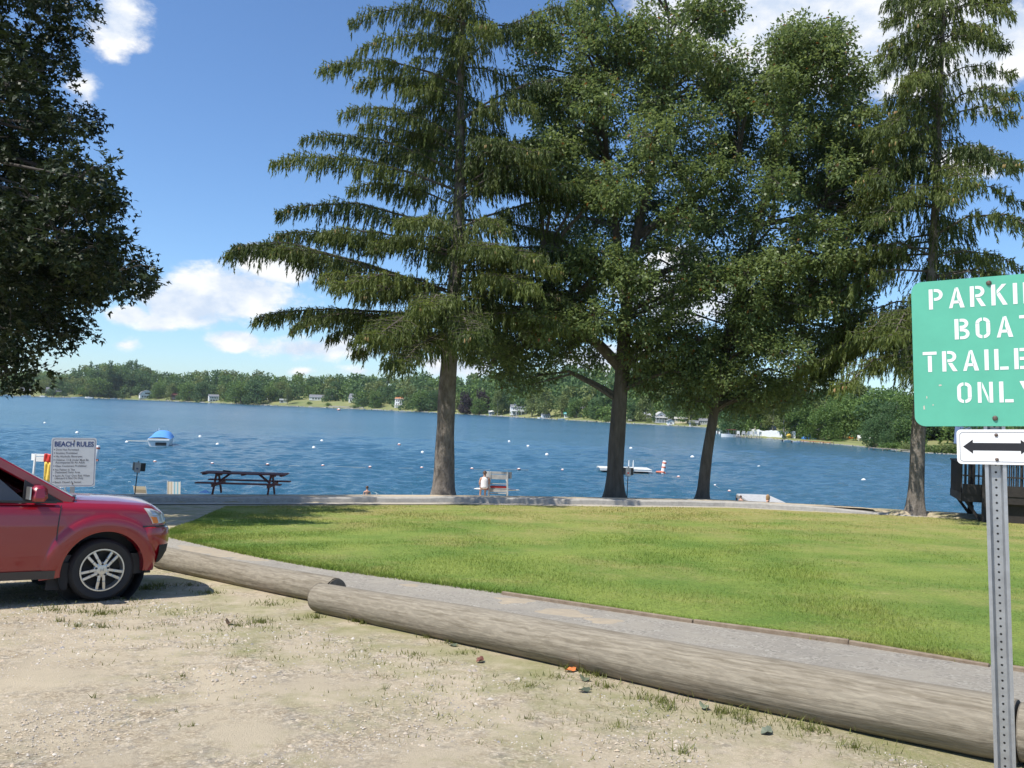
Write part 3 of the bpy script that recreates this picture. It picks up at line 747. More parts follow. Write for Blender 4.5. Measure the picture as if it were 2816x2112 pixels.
_OX = np.array([-8, -.5, 0, 1.5, 6, 14, 25, 40, 80, 200, 2000.]); _OZ = np.array([-1.5, -.5, -.1, .45, .8, 1.5, 3.0, 5.0, 7.0, 9.0, 9.0])
def zfar(x, y):
    y = np.maximum(np.asarray(y, float), 20); t = np.asarray(x, float) / y; off = y - shore_d(t)
    sc = np.interp(t, [(1950 - 1408) / F, (2010 - 1408) / F], [1.0, .45])
    k = np.clip((off - 45) / 130, 0, 1); k = k * k * (3 - 2 * k)
    return WATER + np.interp(off, _OX, _OZ) * np.where(off > 1.5, sc, 1) + np.where(off > 1.5, (1 - sc) * .25, 0) + np.interp(t, _HT, _HH) * k
def on_far(px, py, maxoff=260):
    d = ray(px, py); t = d.x / d.y; s = float(shore_d(t))
    for off in np.arange(1.0, maxoff, .5):
        Y = s + off; p = EYE + d * (Y / d.y)
        if float(zfar(p.x, p.y)) >= p.z: return Vector((p.x, p.y, float(zfar(p.x, p.y))))
    Y = s + 30; p = EYE + d * (Y / d.y); return Vector((p.x, p.y, float(zfar(p.x, p.y))))
def far_xy(px, off):
    t = (px - 1408) / F; Y = float(shore_d(t)) + off; x = ray(px, 1120).x / ray(px, 1120).y * Y
    return Vector((x, Y, float(zfar(x, Y))))

def build_far_ground():
    ts = np.unique(np.concatenate([np.linspace(-1.3, 1.4, 150), np.linspace(_T[8], _T[10], 12)]))
    offs = [-8, -2, 0, .7, 1.5, 3, 6, 10, 14, 20, 26, 33, 40, 52, 66, 80, 110, 150, 200, 300, 600, 1200]
    rows = []
    for o in offs:
        row = []
        for t in ts:
            y = float(shore_d(t)) + o; row.append((t * y, y, float(zfar(t * y, y))))
        rows.append(row)
    tag(MB().grid(rows).build('far_shore', M['far_ground'], smooth=True), kind='structure')
    # dark stones along the far waterline: low rubble edge, one mass
    b = MB()
    for t in np.linspace(-.64, .66, 520):
        y = float(shore_d(t)) - .3 + random.uniform(-.4, .5); s = y * .0011 * random.uniform(.6, 1.5)
        b.box((t * y, y, WATER + s * .25), (s * random.uniform(1.5, 4), s, s * random.uniform(.6, 1.1)), rz=random.uniform(0, 3), taper=.7)
    tag(b.build('shore_stones', M['stone']), 'rough stones edging the far waterline', 'stones', kind='stuff')
build_far_ground()

def crown_proto(name, seed, H, Wd, n, m, kind='round', q=.55):
    g = np.random.default_rng(seed)
    nb = 20 if kind == 'round' else 22
    if kind == 'round':
        c = g.normal(0, 1, (nb, 3)); c /= np.linalg.norm(c, axis=1, keepdims=True); c *= g.uniform(.35, .85, (nb, 1))
        C = np.stack([c[:, 0] * Wd * .40, c[:, 1] * Wd * .40, H * .52 + c[:, 2] * H * .34], -1); Rb = g.uniform(.16, .27, nb) * Wd
        # lower skirt
        for k in range(7):
            a = g.uniform(0, 6.28); C[k] = (math.cos(a) * Wd * .34, math.sin(a) * Wd * .34, H * g.uniform(.13, .26))
    elif kind == 'pine':
        h = np.linspace(.22, .98, nb); a = g.uniform(0, 6.28, nb); rr_ = (1 - h) ** .8 * Wd * .34 * g.uniform(.5, 1.1, nb)
        C = np.stack([np.cos(a) * rr_, np.sin(a) * rr_, h * H], -1); Rb = (.08 + .20 * (1 - h)) * Wd
    else:                                               # loose willow / birch
        h = g.uniform(.25, .95, nb); a = g.uniform(0, 6.28, nb); rr_ = Wd * .33 * g.uniform(.2, 1, nb) * np.sin(np.clip(h, .1, .95) * 3.0)
        C = np.stack([np.cos(a) * rr_, np.sin(a) * rr_, h * H], -1); Rb = g.uniform(.13, .20, nb) * Wd
    bi = g.choice(nb, n, p=Rb ** 2 / (Rb ** 2).sum()); d = g.normal(0, 1, (n, 3)); d /= np.linalg.norm(d, axis=1, keepdims=True)
    P = C[bi] + d * Rb[bi][:, None] * (g.uniform(.3, 1, n) ** .45)[:, None] * np.array([1, 1, .8])
    dv = d + g.normal(0, .7, (n, 3)); dv /= np.linalg.norm(dv, axis=1, keepdims=True); dv *= (q * g.uniform(.6, 1.3, n))[:, None]
    nr = g.normal(0, .6, (n, 3)) + d; side = np.cross(dv, nr); side /= np.linalg.norm(side, axis=1, keepdims=True) + 1e-9
    w = (q * .42 * g.uniform(.7, 1.2, n))[:, None]; mid = P + dv * .45
    V = np.stack([P, mid - side * w, P + dv, mid + side * w], 1).reshape(-1, 3)
    var = np.clip(g.uniform(0, .45, nb)[bi] + g.uniform(0, .5, n), 0, 1)
    me = np_mesh(name, V, np.arange(4 * n).reshape(n, 4), np.repeat(var, 4)); me.materials.append(m)
    tm = MB(); tm.tube([(0, 0, -.5), (0, 0, H * .25), (.1, 0, H * .55), (0, .1, H * .85)], [H * .022, H * .017, H * .010, H * .004], 8, False)
    for k in range(min(nb, 9)): tm.tube([(0, 0, H * (.18 + .04 * k)), tuple(C[k])], [H * .007, H * .003], 5, False)
    tme = bpy.data.meshes.new(name + '_trunk'); tme.from_pydata(tm.v, [], tm.f); tme.materials.append(M['bark_oak'] if kind != 'loose' else M['pale_bark'])
    return me, tme, H
M['pale_bark'] = mat('pale bark', (0.30, 0.28, 0.25), .9, var=.3, vscale=6)
PROTO = {}
def protos():
    for k, (seed, H, Wd, n, m, kd, q) in {'a': (1, 18, 15, 2600, 'far_leaf', 'round', .85), 'b': (2, 16, 15, 2600, 'far_leaf_b', 'round', .85), 'c': (3, 17, 13, 2400, 'far_leaf_y', 'round', .85), 'd': (4, 20, 14, 2600, 'far_leaf_b', 'round', .85), 'e': (5, 22, 11, 2200, 'far_leaf_b', 'pine', .8),
                                         'f': (6, 15, 12, 2000, 'far_leaf_y', 'loose', .7), 'p': (7, 15, 11, 2200, 'far_leaf_p', 'round', .8), 'A': (11, 13, 11, 9000, 'far_leaf', 'round', .40), 'B': (12, 12, 11, 9000, 'far_leaf_b', 'round', .40), 'C': (13, 14, 10, 8000, 'far_leaf_y', 'loose', .36),
                                         's': (21, 2.2, 3.2, 900, 'far_leaf', 'round', .24), 'y': (22, 2.4, 3.0, 900, 'far_leaf_y', 'round', .24)}.items():
        PROTO[k] = crown_proto('crown', seed, H, Wd, n, M[m], kd, q)
protos()
def far_tree(key, p, h, label, group, sw=1.0, bush=False):
    me, tme, H = PROTO[key]; s = h / H
    root = empty('shrub' if bush else 'shore_tree', p, rz=random.uniform(0, 6.28), label=label, cat='shrub' if bush else 'tree', group=group)
    root.scale = (s * sw, s * sw, s)
    link('crown', me, None, root); link('trunk', tme, None, root)
    return root

def build_far_trees():
    G1 = 'trees along the far shore'
    # single trees one can point at: (px, base py, top py, kind, width factor, label)
    T_ = [(275, 1091, 1025, 'a', 1.1, 'big round green tree at the far waterline left of the white barn house'), (165, 1083, 1032, 'e', .9, 'slim dark conifer on the far left shore behind the brown cabin'), (330, 1086, 990, 'd', .9, 'tallest dark tree crowning the wooded knoll on the far left'), (300, 1086, 992, 'e', 1.1, 'dark pine on the left flank of the wooded knoll'), (365, 1087, 996, 'd', .85, 'dark tree on the right flank of the wooded knoll'), (265, 1086, 1006, 'b', .9, 'dark tree at the left foot of the wooded knoll'), (390, 1088, 1003, 'd', .9, 'dense dark tree just right of the wooded knoll top'),
          (435, 1097, 1040, 'a', .9, 'green tree right of the white barn house on the far shore'), (470, 1100, 1045, 'c', .9, 'yellow green tree left of the brown boathouse far away'), (520, 1102, 1037, 'a', 1.1, 'large green tree standing at the water between brown and white boathouses'), (555, 1104, 1042, 'b', .9, 'dark green tree just left of the white boathouse on the far shore'),
          (662, 1110, 1030, 'a', 1.25, 'broad green tree at the water right of the white boathouse'), (700, 1112, 1035, 'b', .9, 'dark tree beside the broad green one, left of the garage lawn'), (790, 1112, 1065, 'f', .9, 'greyish loose tree on the lawn left of the long white house'), (742, 1105, 1050, 'a', 1.0, 'green tree behind the small white house on the far lawn'), (770, 1100, 1040, 'c', 1.1, 'light green tree rising left of the long white house'),
          (922, 1097, 1040, 'b', .8, 'dark tree between long white house and dormer house'), (944, 1098, 1046, 'd', .5, 'very dark tree touching the left side of the dormer house'), (1032, 1122, 1060, 'a', .70, 'round tree on the lawn right of the dormer house'), (1066, 1110, 1052, 'b', .7, 'dark tree left of the orange roofed house'), (1155, 1131, 1058, 'a', 1.15, 'wide bright green tree at the waterline left of the spruce trunk'), (1125, 1115, 1050, 'c', 1.0, 'green tree just behind the orange roofed house'), (1185, 1130, 1064, 'b', .9, 'dark tree at the waterline close to the spruce trunk'),
          (1285, 1139, 1065, 'p', .9, 'dark purple leaved tree right of the spruce trunk'), (1330, 1135, 1055, 'p', .85, 'second purple leaved tree farther right, taller and paler'), (1318, 1142, 1082, 'a', .9, 'bright green round tree at the shore in front of the purple ones'), (1368, 1143, 1076, 'f', .8, 'loose willow like tree left of the white balcony house'), (1380, 1138, 1060, 'b', .9, 'dark tree behind the willow like tree'), (1462, 1146, 1080, 'f', 1.0, 'pale green loose tree right of the white balcony house'), (1500, 1150, 1070, 'f', 1.1, 'tall pale loose tree behind the far flagpole'), (1545, 1147, 1075, 'c', 1.0, 'yellow green tree behind the teal roofed cottage'), (1585, 1149, 1080, 'a', .9, 'green tree between the teal roofed cottage and the gable house'), (1640, 1152, 1085, 'b', 1.0, 'dark tree just left of the thick oak trunk on the far shore'),
          (1740, 1158, 1080, 'd', 1.0, 'dark tree right of the thick oak trunk on the far shore'), (1798, 1164, 1120, 'e', .75, 'small dark cone shaped tree beside the white gabled house'), (1850, 1160, 1070, 'b', .9, 'dark tree behind the cream porch house'), (1900, 1166, 1075, 'a', .9, 'green tree right of the cream porch house'), (1775, 1158, 1075, 'c', .9, 'pale tree above the white gabled house')]
    for px, pb, pt, k, sw, lab in T_:
        p = on_far(px, pb); h = (pb - pt) / F * p.y; far_tree(k, p - Vector((0, 0, .3)), h, lab, G1, sw)
    # near right shore, larger in view
    T2 = [(2040, 1195, 1040, 'B', .8, 'dark tree behind the dock at the right shore point'), (2085, 1197, 1035, 'A', .75, 'green tree behind the right shore flagpole'), (2155, 1206, 1045, 'C', 1.0, 'slender pale trunked tree beside the right shore flagpole'), (2125, 1200, 1050, 'C', .8, 'pale loose tree just right of the right shore flagpole'), (2195, 1206, 1060, 'A', .8, 'green tree left of the grey shed on the right shore'), (2266, 1210, 1080, 'A', 1.0, 'spreading green tree on the right shore lawn near the blue tarp'), (2240, 1195, 1040, 'B', .9, 'tall dark tree behind the grey shed'),
          (2310, 1195, 1050, 'A', .9, 'bright green tree behind the white garden chairs'), (2345, 1190, 1045, 'C', .95, 'pale green tree right of the garden chairs'), (2422, 1226, 1115, 'B', .95, 'greyish green tree leaning over the right shore beside the wooden dock'), (2400, 1200, 1060, 'A', .9, 'leafy tree behind the leaning one on the right shore'), (2465, 1212, 1080, 'B', 1.0, 'dark tree left of the right spruce trunk across the water'), (2500, 1205, 1050, 'A', .9, 'green tree behind the right spruce trunk across the water'), (2560, 1205, 1060, 'B', .9, 'dark tree right of the right spruce trunk across the water'), (2640, 1200, 1040, 'A', 1.0, 'green tree partly behind the green sign'), (2720, 1205, 1050, 'B', 1.0, 'dark tree mostly behind the green sign'), (2800, 1210, 1050, 'A', 1.0, 'green tree at the right edge behind the signs')]
    for px, pb, pt, k, sw, lab in T2:
        p = on_far(px, pb); h = (pb - pt) / F * p.y; far_tree(k, p - Vector((0, 0, .2)), h, lab, 'trees on the right shore point', sw)
    # shrubs
    S_l = [(2455, 1238, 18, 's', 2.2, 'dark green shrub at the water above the wooden dock'), (2492, 1242, 17, 'y', 1.6, 'yellow green shrub at the water left of the right spruce trunk'), (2560, 1246, 20, 's', 2.0, 'leafy shrub at the water right of the right spruce trunk'), (2600, 1248, 24, 'y', 1.8, 'bright shrub at the water below the blue roof'), (2640, 1250, 22, 's', 2.2, 'dark shrub at the water left of the arrow plate'), (2690, 1251, 24, 'y', 2.0, 'shrub at the water behind the arrow plate'),
           (1668, 1162, 16, 's', 1.0, 'round clipped green bush at the shore left of the thick oak trunk'), (1785, 1163, 14, 'y', 1.0, 'yellowish round bush beside the dark cone tree'), (1905, 1172, 14, 'y', 1.2, 'light green bush right of the cream porch house'), (2237, 1208, 14, 's', 1.2, 'dark bush below the white railing on the right shore'), (2310, 1214, 8, 's', 3.2, 'low hedge above the red dock'), (850, 1112, 8, 's', 1.3, 'small bush on the lawn below the long white house'), (902, 1117, 10, 's', 1.2, 'bush at the water below the long white house'), (978, 1122, 9, 's', 2.6, 'dark clipped hedge by the pole below the dormer house'), (1285, 1137, 10, 'y', 1.0, 'small yellow green bush right of the spruce trunk')]
    for px, pb, hp, k, sw, lab in S_l:
        p = on_far(px, pb); h = hp / F * p.y * 1.15; far_tree(k, p - Vector((0, 0, .1)), h, lab, 'shrubs along the far shore', sw, True)
    # the wooded hills behind: one mass
    V, Q, A = [], [], []
    mats = ['a', 'b', 'c', 'd', 'e']; base = {}; base_near = {}
    parts = {k: [[], []] for k in mats}
    for k in mats:
        me = PROTO[k][0]; co = np.empty(len(me.vertices) * 3, np.float32); me.vertices.foreach_get('co', co); va = np.empty(len(me.vertices), np.float32); me.attributes['var'].data.foreach_get('value', va)
        co = co.reshape(-1, 4, 3); va = va.reshape(-1, 4); base_near[k] = (co[:1500].mean(1, keepdims=True) + (co[:1500] - co[:1500].mean(1, keepdims=True)) * .95, va[:1500]); sel = np.random.default_rng(5).permutation(len(co))[:430]; c4 = co[sel]; base[k] = (c4.mean(1, keepdims=True) + (c4 - c4.mean(1, keepdims=True)) * 2.05, va[sel])
    g = np.random.default_rng(99); cnt = 0
    for off, step, hm in ((9, 8, 8.5), (17, 8, 11), (26, 8, 14), (40, 8, 15), (56, 9, 17), (76, 9, 17), (100, 10, 18), (130, 11, 18), (170, 12, 18), (215, 14, 19)):
        px = -420.0
        while px < 3250:
            t = (px - 1408) / F; Y = float(shore_d(t)) + off * (1 if px < 1980 else .55) + g.uniform(-6, 6); x = t * Y
            px += step / Y * F * g.uniform(.7, 1.3) * (.55 if px > 1990 else 1)
            # keep garden clearings open in front of the houses
            if off < 40 and any(a < px < b for a, b in ((50, 152), (200, 245), (380, 430), (480 - 15, 500), (572, 636), (735, 1012), (1066, 1125), (1398, 1458), (1545, 1632), (1722, 1965), (2000, 2480), (2590, 2700))): continue
            if off < 60 and any(a < px < b for a, b in ((840, 930), (955, 1000), (40, 130), (2150, 2300))): continue
            if px > 1985 and off > 140: continue
            k = mats[g.choice(5, p=[.3, .28, .18, .16, .08])]; co, va = (base if px < 1985 else base_near)[k]
            h = hm * g.uniform(.75, 1.2) * (.72 if px > 1990 else 1); s = h / PROTO[k][2]; a = g.uniform(0, 6.28); w = s * g.uniform(.85, 1.15)
            R2 = np.array([[math.cos(a), -math.sin(a), 0], [math.sin(a), math.cos(a), 0], [0, 0, 1]])
            o = np.array([x, Y, float(zfar(x, Y)) - h * .12])
            parts[k][0].append((co.reshape(-1, 3) * np.array([w, w, s])) @ R2.T + o); parts[k][1].append(np.clip(va.reshape(-1) + g.uniform(-.15, .15), 0, 1)); cnt += 1
    allV, allA, mi = [], [], []
    for i, k in enumerate(mats):
        for v, a in zip(*parts[k]): allV.append(v); allA.append(a); mi.append(np.full(len(v) // 4, i))
    V = np.concatenate(allV); A = np.concatenate(allA); mi = np.concatenate(mi)
    me = np_mesh('woodland', V, np.arange(len(V)).reshape(-1, 4), A)
    for k in ('far_leaf', 'far_leaf_b', 'far_leaf_y', 'far_leaf_b', 'far_leaf_b'): me.materials.append(M[k])
    me.polygons.foreach_set('material_index', mi.astype(np.int32))
    tag(link('woodland', me), 'continuous green woodland covering the low hills across the lake', 'woodland', kind='stuff')
    print('woodland trees', cnt, len(V) // 4)
build_far_trees()

# ------------------------------------------------------------------ houses
def house(name, px, pb, wpx, hwall, depth, hroof, wall, roof, label, yaw=0.0, front_gable=False, wins=(), chimney=None, dormers=0, porch=False, door=None, gambrel=False, off=None, balcony=None):
    p = on_far(px, pb); sc = p.y / F; w = wpx * sc; hw = hwall * sc; hr = hroof * sc; d = depth
    face = math.atan2(p.x, p.y)
    root = empty(name, p - Vector((0, 0, .2)), rz=-face + R(yaw), label=label, cat='house', group=None)
    # local frame: +x right, -y towards the lake
    MB().box((0, d / 2, hw / 2 + .1), (w, d, hw + .2)).build('wall', wall, root)
    ov = .35
    if gambrel:
        prof = [(-w / 2 - ov, hw - .1), (-w * .36, hw + hr * .62), (0, hw + hr), (w * .36, hw + hr * .62), (w / 2 + ov, hw - .1)]
        m = MB(); rows = [[(x, y, z) for x, z in prof] for y in (-.3, d + .3)]; m.grid(rows); o = m.build('roof', roof, root); o.modifiers.new('t', 'SOLIDIFY').thickness = .18
        g = MB(); n = len(prof); P = [(x * .96, z - .12) for x, z in prof]; g.add([(x, .0, z) for x, z in P] + [(x, .12, z) for x, z in P], [tuple(range(n)), tuple(reversed(range(n, 2 * n)))] + [(i, (i + 1) % n, n + (i + 1) % n, n + i) for i in range(n)]); g.build('gable', wall, root)
    elif front_gable:
        m = MB(); m.grid([[(-w / 2 - ov, y, hw - .05), (0, y, hw + hr), (w / 2 + ov, y, hw - .05)] for y in (-.35, d + .3)]); o = m.build('roof', roof, root); o.modifiers.new('t', 'SOLIDIFY').thickness = .18
        MB().add([(-w / 2, 0, hw), (w / 2, 0, hw), (0, 0, hw + hr - .15), (-w / 2, .1, hw), (w / 2, .1, hw), (0, .1, hw + hr - .15)], [(0, 1, 2), (5, 4, 3), (0, 3, 4, 1), (1, 4, 5, 2), (2, 5, 3, 0)]).build('gable', wall, root)
    else:
        m = MB(); m.grid([[(x, -ov, hw - .08), (x, d / 2, hw + hr), (x, d + ov, hw - .08)] for x in (-w / 2 - .25, w / 2 + .25)]); o = m.build('roof', roof, root); o.modifiers.new('t', 'SOLIDIFY').thickness = .18
        for x in (-w / 2 + .02, w / 2 - .02): MB().add([(x, 0, hw), (x, d / 2, hw + hr - .15), (x, d, hw), (x + .08, 0, hw), (x + .08, d / 2, hw + hr - .15), (x + .08, d, hw)], [(0, 1, 2), (5, 4, 3), (0, 3, 4, 1), (1, 4, 5, 2), (2, 5, 3, 0)]).build('gable', wall, root)
    for fx, fz, fw, fh in wins:                           # fractions of width and of wall height
        x, z, ww, wh = (fx - .5) * w, fz * hw, fw * w, fh * hw
        fr = MB(); fr.box((x, -.04, z), (ww + .22, .08, wh + .22)); f = fr.build('window', M['white'], root)
        MB().box((x, -.085, z), (ww, .03, wh)).build('pane', M['pane'], f)
        MB().box((x, -.105, z), (.06, .02, wh)).build('mullion', M['white'], f)
    if door: MB().box(((door - .5) * w, -.05, min(1.05, hw * .4)), (.95, .1, 2.0)).build('door', M['redbrown'], root)
    if chimney is not None: MB().box(((chimney - .5) * w, d * .55, hw + hr * .9), (.7, .7, 1.6)).build('chimney', M['stone'], root)
    for k in range(dormers):
        x = (-.25 + .5 * k) * w; dw = w * .13; zz = hw + hr * .30
        dm = MB().box((x, d * .12, zz + .45), (dw, 1.5, 1.3)).build('dormer', wall, root)
        m = MB(); m.grid([[(x - dw * .65, y, zz + 1.0), (x, y, zz + 1.75), (x + dw * .65, y, zz + 1.0)] for y in (d * .12 - .95, d * .12 + 1.4)]); o = m.build('dormer_roof', roof, dm); o.modifiers.new('t', 'SOLIDIFY').thickness = .12
        MB().box((x, d * .12 - .77, zz + .5), (dw * .5, .04, .8)).build('pane', M['pane'], dm)
    if porch:
        MB().box((0, -1.0, .25), (w * .98, 1.9, .2)).build('porch_floor', wall, root)
        for k in range(5): MB().box(((-.47 + .235 * k) * w, -1.85, hw * .45), (.14, .14, hw * .8)).build('porch_post', M['white'], root)
        m = MB(); m.grid([[(x, -2.2, hw * .84), (x, .0, hw * .98)] for x in (-w * .52, w * .52)]); o = m.build('porch_roof', roof, root); o.modifiers.new('t', 'SOLIDIFY').thickness = .12
    if balcony:
        z = balcony * hw
        bf = MB().box((0, -.8, z), (w * .96, 1.6, .15)).build('balcony', M['white'], root)
        MB().box((0, -1.58, z + .95), (w * .96, .07, .07)).build('rail', M['white'], bf)
        mb = MB()
        for k in range(24): mb.box(((-.48 + .96 * k / 23) * w, -1.58, z + .5), (.05, .05, .9))
        mb.build('balusters', M['white'], bf)
        for k in range(4): MB().box(((-.46 + .307 * k) * w, -1.55, z / 2), (.18, .18, z)).build('balcony_post', M['white'], root)
    return root
def row(n, z, w_, h_, a=.1, b=.9): return [(a + (b - a) * (k + .5) / n, z, w_, h_) for k in range(n)]
def build_houses():
    Wt, Sl = M['white'], M['slate']
    house('barn_house', 405, 1096, 37, 11, 9, 13, Wt, Sl, 'white gambrel roofed house standing near the far waterline at left', 8, gambrel=True, wins=row(5, .5, .09, .45) + [(.5, 1.35, .34, .30)], balcony=None)
    house('cabin', 147, 1086, 38, 10, 10, 11, M['brown_wall'], M['slate'], 'brown walled cabin with a pale grey roof on the far left shore', -6, wins=row(4, .55, .10, .4), chimney=.1)
    house('house', 72, 1082, 22, 8, 8, 8, M['grey'], M['slate'], 'grey house with a hipped looking roof under the maple leaves at far left', 20, wins=row(2, .5, .16, .4))
    house('house', 108, 1075, 12, 6, 7, 4, M['cream'], M['offwhite'], 'tiny pale flat roofed house up the bank at far left', 0, wins=row(2, .5, .2, .4))
    house('house', 313, 1076, 16, 14, 8, 5, M['offwhite'], M['grey'], 'white house half hidden by trees on the wooded knoll', 0, wins=row(3, .7, .16, .22) + row(3, .3, .16, .22))
    house('boathouse', 588, 1104, 26, 15, 8, 5, Wt, Sl, 'two storey white boathouse right at the far waterline', 6, wins=row(5, .72, .10, .26) + row(3, .25, .2, .26))
    house('boathouse', 482, 1100, 18, 14, 8, 6, M['brown_wall'], M['redbrown'], 'brown boathouse among dark trees at the far waterline', 0, wins=row(3, .35, .16, .26))
    house('house', 620, 1084, 18, 11, 8, 5, Wt, M['offwhite'], 'white house between trees above the white boathouse', 0, wins=row(2, .5, .24, .4))
    house('house', 664, 1086, 24, 8, 8, 5, M['offwhite'], M['grey'], 'pale house glimpsed behind the broad green tree', 0, wins=row(3, .5, .14, .4))
    house('house', 745, 1102, 14, 12, 7, 5, Wt, M['slate'], 'small white gabled house beside the garage lawn', 10, front_gable=True, wins=[(.5, .6, .3, .3)])
    house('garage', 779, 1108, 20, 9, 6, 3, M['offwhite'], M['grey'], 'low white garage near the water left of the long white house', 0, wins=[(.3, .5, .3, .5)])
    house('ranch_house', 884, 1101, 66, 9, 11, 7, Wt, Sl, 'long white single storey house with a grey roof on the far lawn', -3, wins=row(7, .55, .07, .4), chimney=.6, door=.52)
    house('cape_house', 978, 1107, 39, 13, 9, 12, Wt, Sl, 'white house with two dormers and a steep grey roof', -12, wins=[(.14, .5, .12, .42), (.36, .5, .16, .5), (.66, .5, .12, .42), (.88, .5, .12, .42)], dormers=2, chimney=.5)
    house('villa', 1098, 1121, 26, 25, 9, 7, Wt, M['orange_roof'], 'white two storey house with an orange roof left of the spruce', -15, wins=row(4, .78, .12, .20) + row(4, .40, .14, .22), balcony=.30)
    house('house', 1076, 1106, 16, 6, 7, 4, M['brown_wall'], M['orange_roof'], 'low brown house with an orange roof beside the orange roofed villa', 0, wins=row(2, .5, .2, .4))
    house('balcony_house', 1426, 1142, 42, 23, 10, 7, Wt, Sl, 'white two storey house with a balcony on the far shore', 4, wins=row(6, .78, .09, .22) + row(4, .28, .13, .30), balcony=.55, dormers=1)
    house('gable_house', 1612, 1138, 20, 15, 9, 7, Wt, M['lgrey'], 'white gable house rising behind a low grey roof', 10, front_gable=True, wins=[(.5, .7, .25, .28)], chimney=.9)
    house('cottage', 1605, 1146, 32, 9, 7, 8, M['grey'], Sl, 'low grey cottage with a wide slate roof below the gable house', 0, wins=row(4, .5, .12, .45))
    house('cottage', 1560, 1149, 18, 12, 6, 4, Wt, M['teal'], 'small white cottage with a teal roof at the far waterline', 0, wins=row(3, .55, .2, .40))
    house('house', 1734, 1158, 14, 18, 8, 6, Wt, Sl, 'narrow white house just right of the thick oak trunk', 0, front_gable=True, wins=[(.5, .6, .3, .25)])
    house('house', 1768, 1152, 40, 12, 8, 7, M['lgrey'], M['grey'], 'pale grey house behind a dark hedge on the far shore', 0, wins=row(4, .5, .1, .35))
    house('gable_house', 1818, 1163, 34, 18, 9, 14, M['offwhite'], M['lgrey'], 'white gabled house with a porch right of the dark cone tree', 8, front_gable=True, wins=row(3, .7, .15, .22) + [(.5, 1.2, .18, .25)], porch=True)
    house('porch_house', 1872, 1164, 34, 14, 8, 5, M['cream'], M['lgrey'], 'cream house with a screened porch on the far shore', 0, wins=row(4, .72, .18, .32), porch=False)
    house('house', 1938, 1168, 30, 13, 8, 6, M['lgrey'], Sl, 'grey white house left of the thin oak trunk', 0, wins=row(4, .6, .12, .35))
    house('shed', 2006, 1176, 16, 10, 6, 4, M['offwhite'], M['blue_roof'], 'small white shed with a dark blue door behind the pontoon boats', 0, wins=[(.7, .5, .4, .5)])
    house('shed', 2198, 1196, 18, 22, 4, 8, M['lgrey'], M['lgrey'], 'grey shed with a pyramid like roof on the right shore', 15, front_gable=True, wins=[(.5, .6, .3, .25)])
    house('lake_house', 2262, 1196, 46, 18, 8, 8, Wt, M['lgrey'], 'white house with a porch railing behind the spreading tree on the right shore', -10, wins=row(4, .6, .12, .38), porch=True)
    house('cottage', 1503, 1152, 20, 10, 6, 6, Wt, Sl, 'small white cottage with a grey roof beside the far flagpole', 10, wins=row(3, .55, .16, .4))
    house('cottage', 1352, 1144, 16, 9, 6, 5, M['offwhite'], M['grey'], 'tiny pale cottage half behind the willow like tree', 0, wins=row(2, .55, .2, .4))
    house('cottage', 1845, 1169, 18, 12, 6, 6, Wt, M['slate'], 'small white cottage between the porch gable house and the cream house', 6, front_gable=True, wins=[(.5, .6, .3, .3)])
    house('cottage', 1907, 1172, 24, 11, 6, 6, M['offwhite'], Sl, 'low pale cottage right of the cream porch house', -6, wins=row(3, .55, .16, .4))
    house('cottage', 1700, 1161, 18, 11, 6, 6, Wt, M['grey'], 'small white cottage mostly behind the thick oak trunk', 0, wins=row(3, .55, .16, .4))
    house('house', 2105, 1196, 52, 20, 7, 12, M['offwhite'], M['grey'], 'pale low house behind the white board fence on the right shore', 6, wins=row(4, .6, .1, .4))
    house('house', 2590, 1200, 60, 34, 8, 10, M['brown_wall'], M['slate'], 'red brown house with lit looking windows behind the right shrubs', 0, wins=row(4, .72, .10, .34))
    house('boathouse', 2735, 1238, 190, 18, 8, 46, M['brown_wall'], M['blue_roof'], 'brown boathouse with a big dark blue roof behind the arrow plate', 0, wins=row(4, .5, .08, .4))
build_houses()

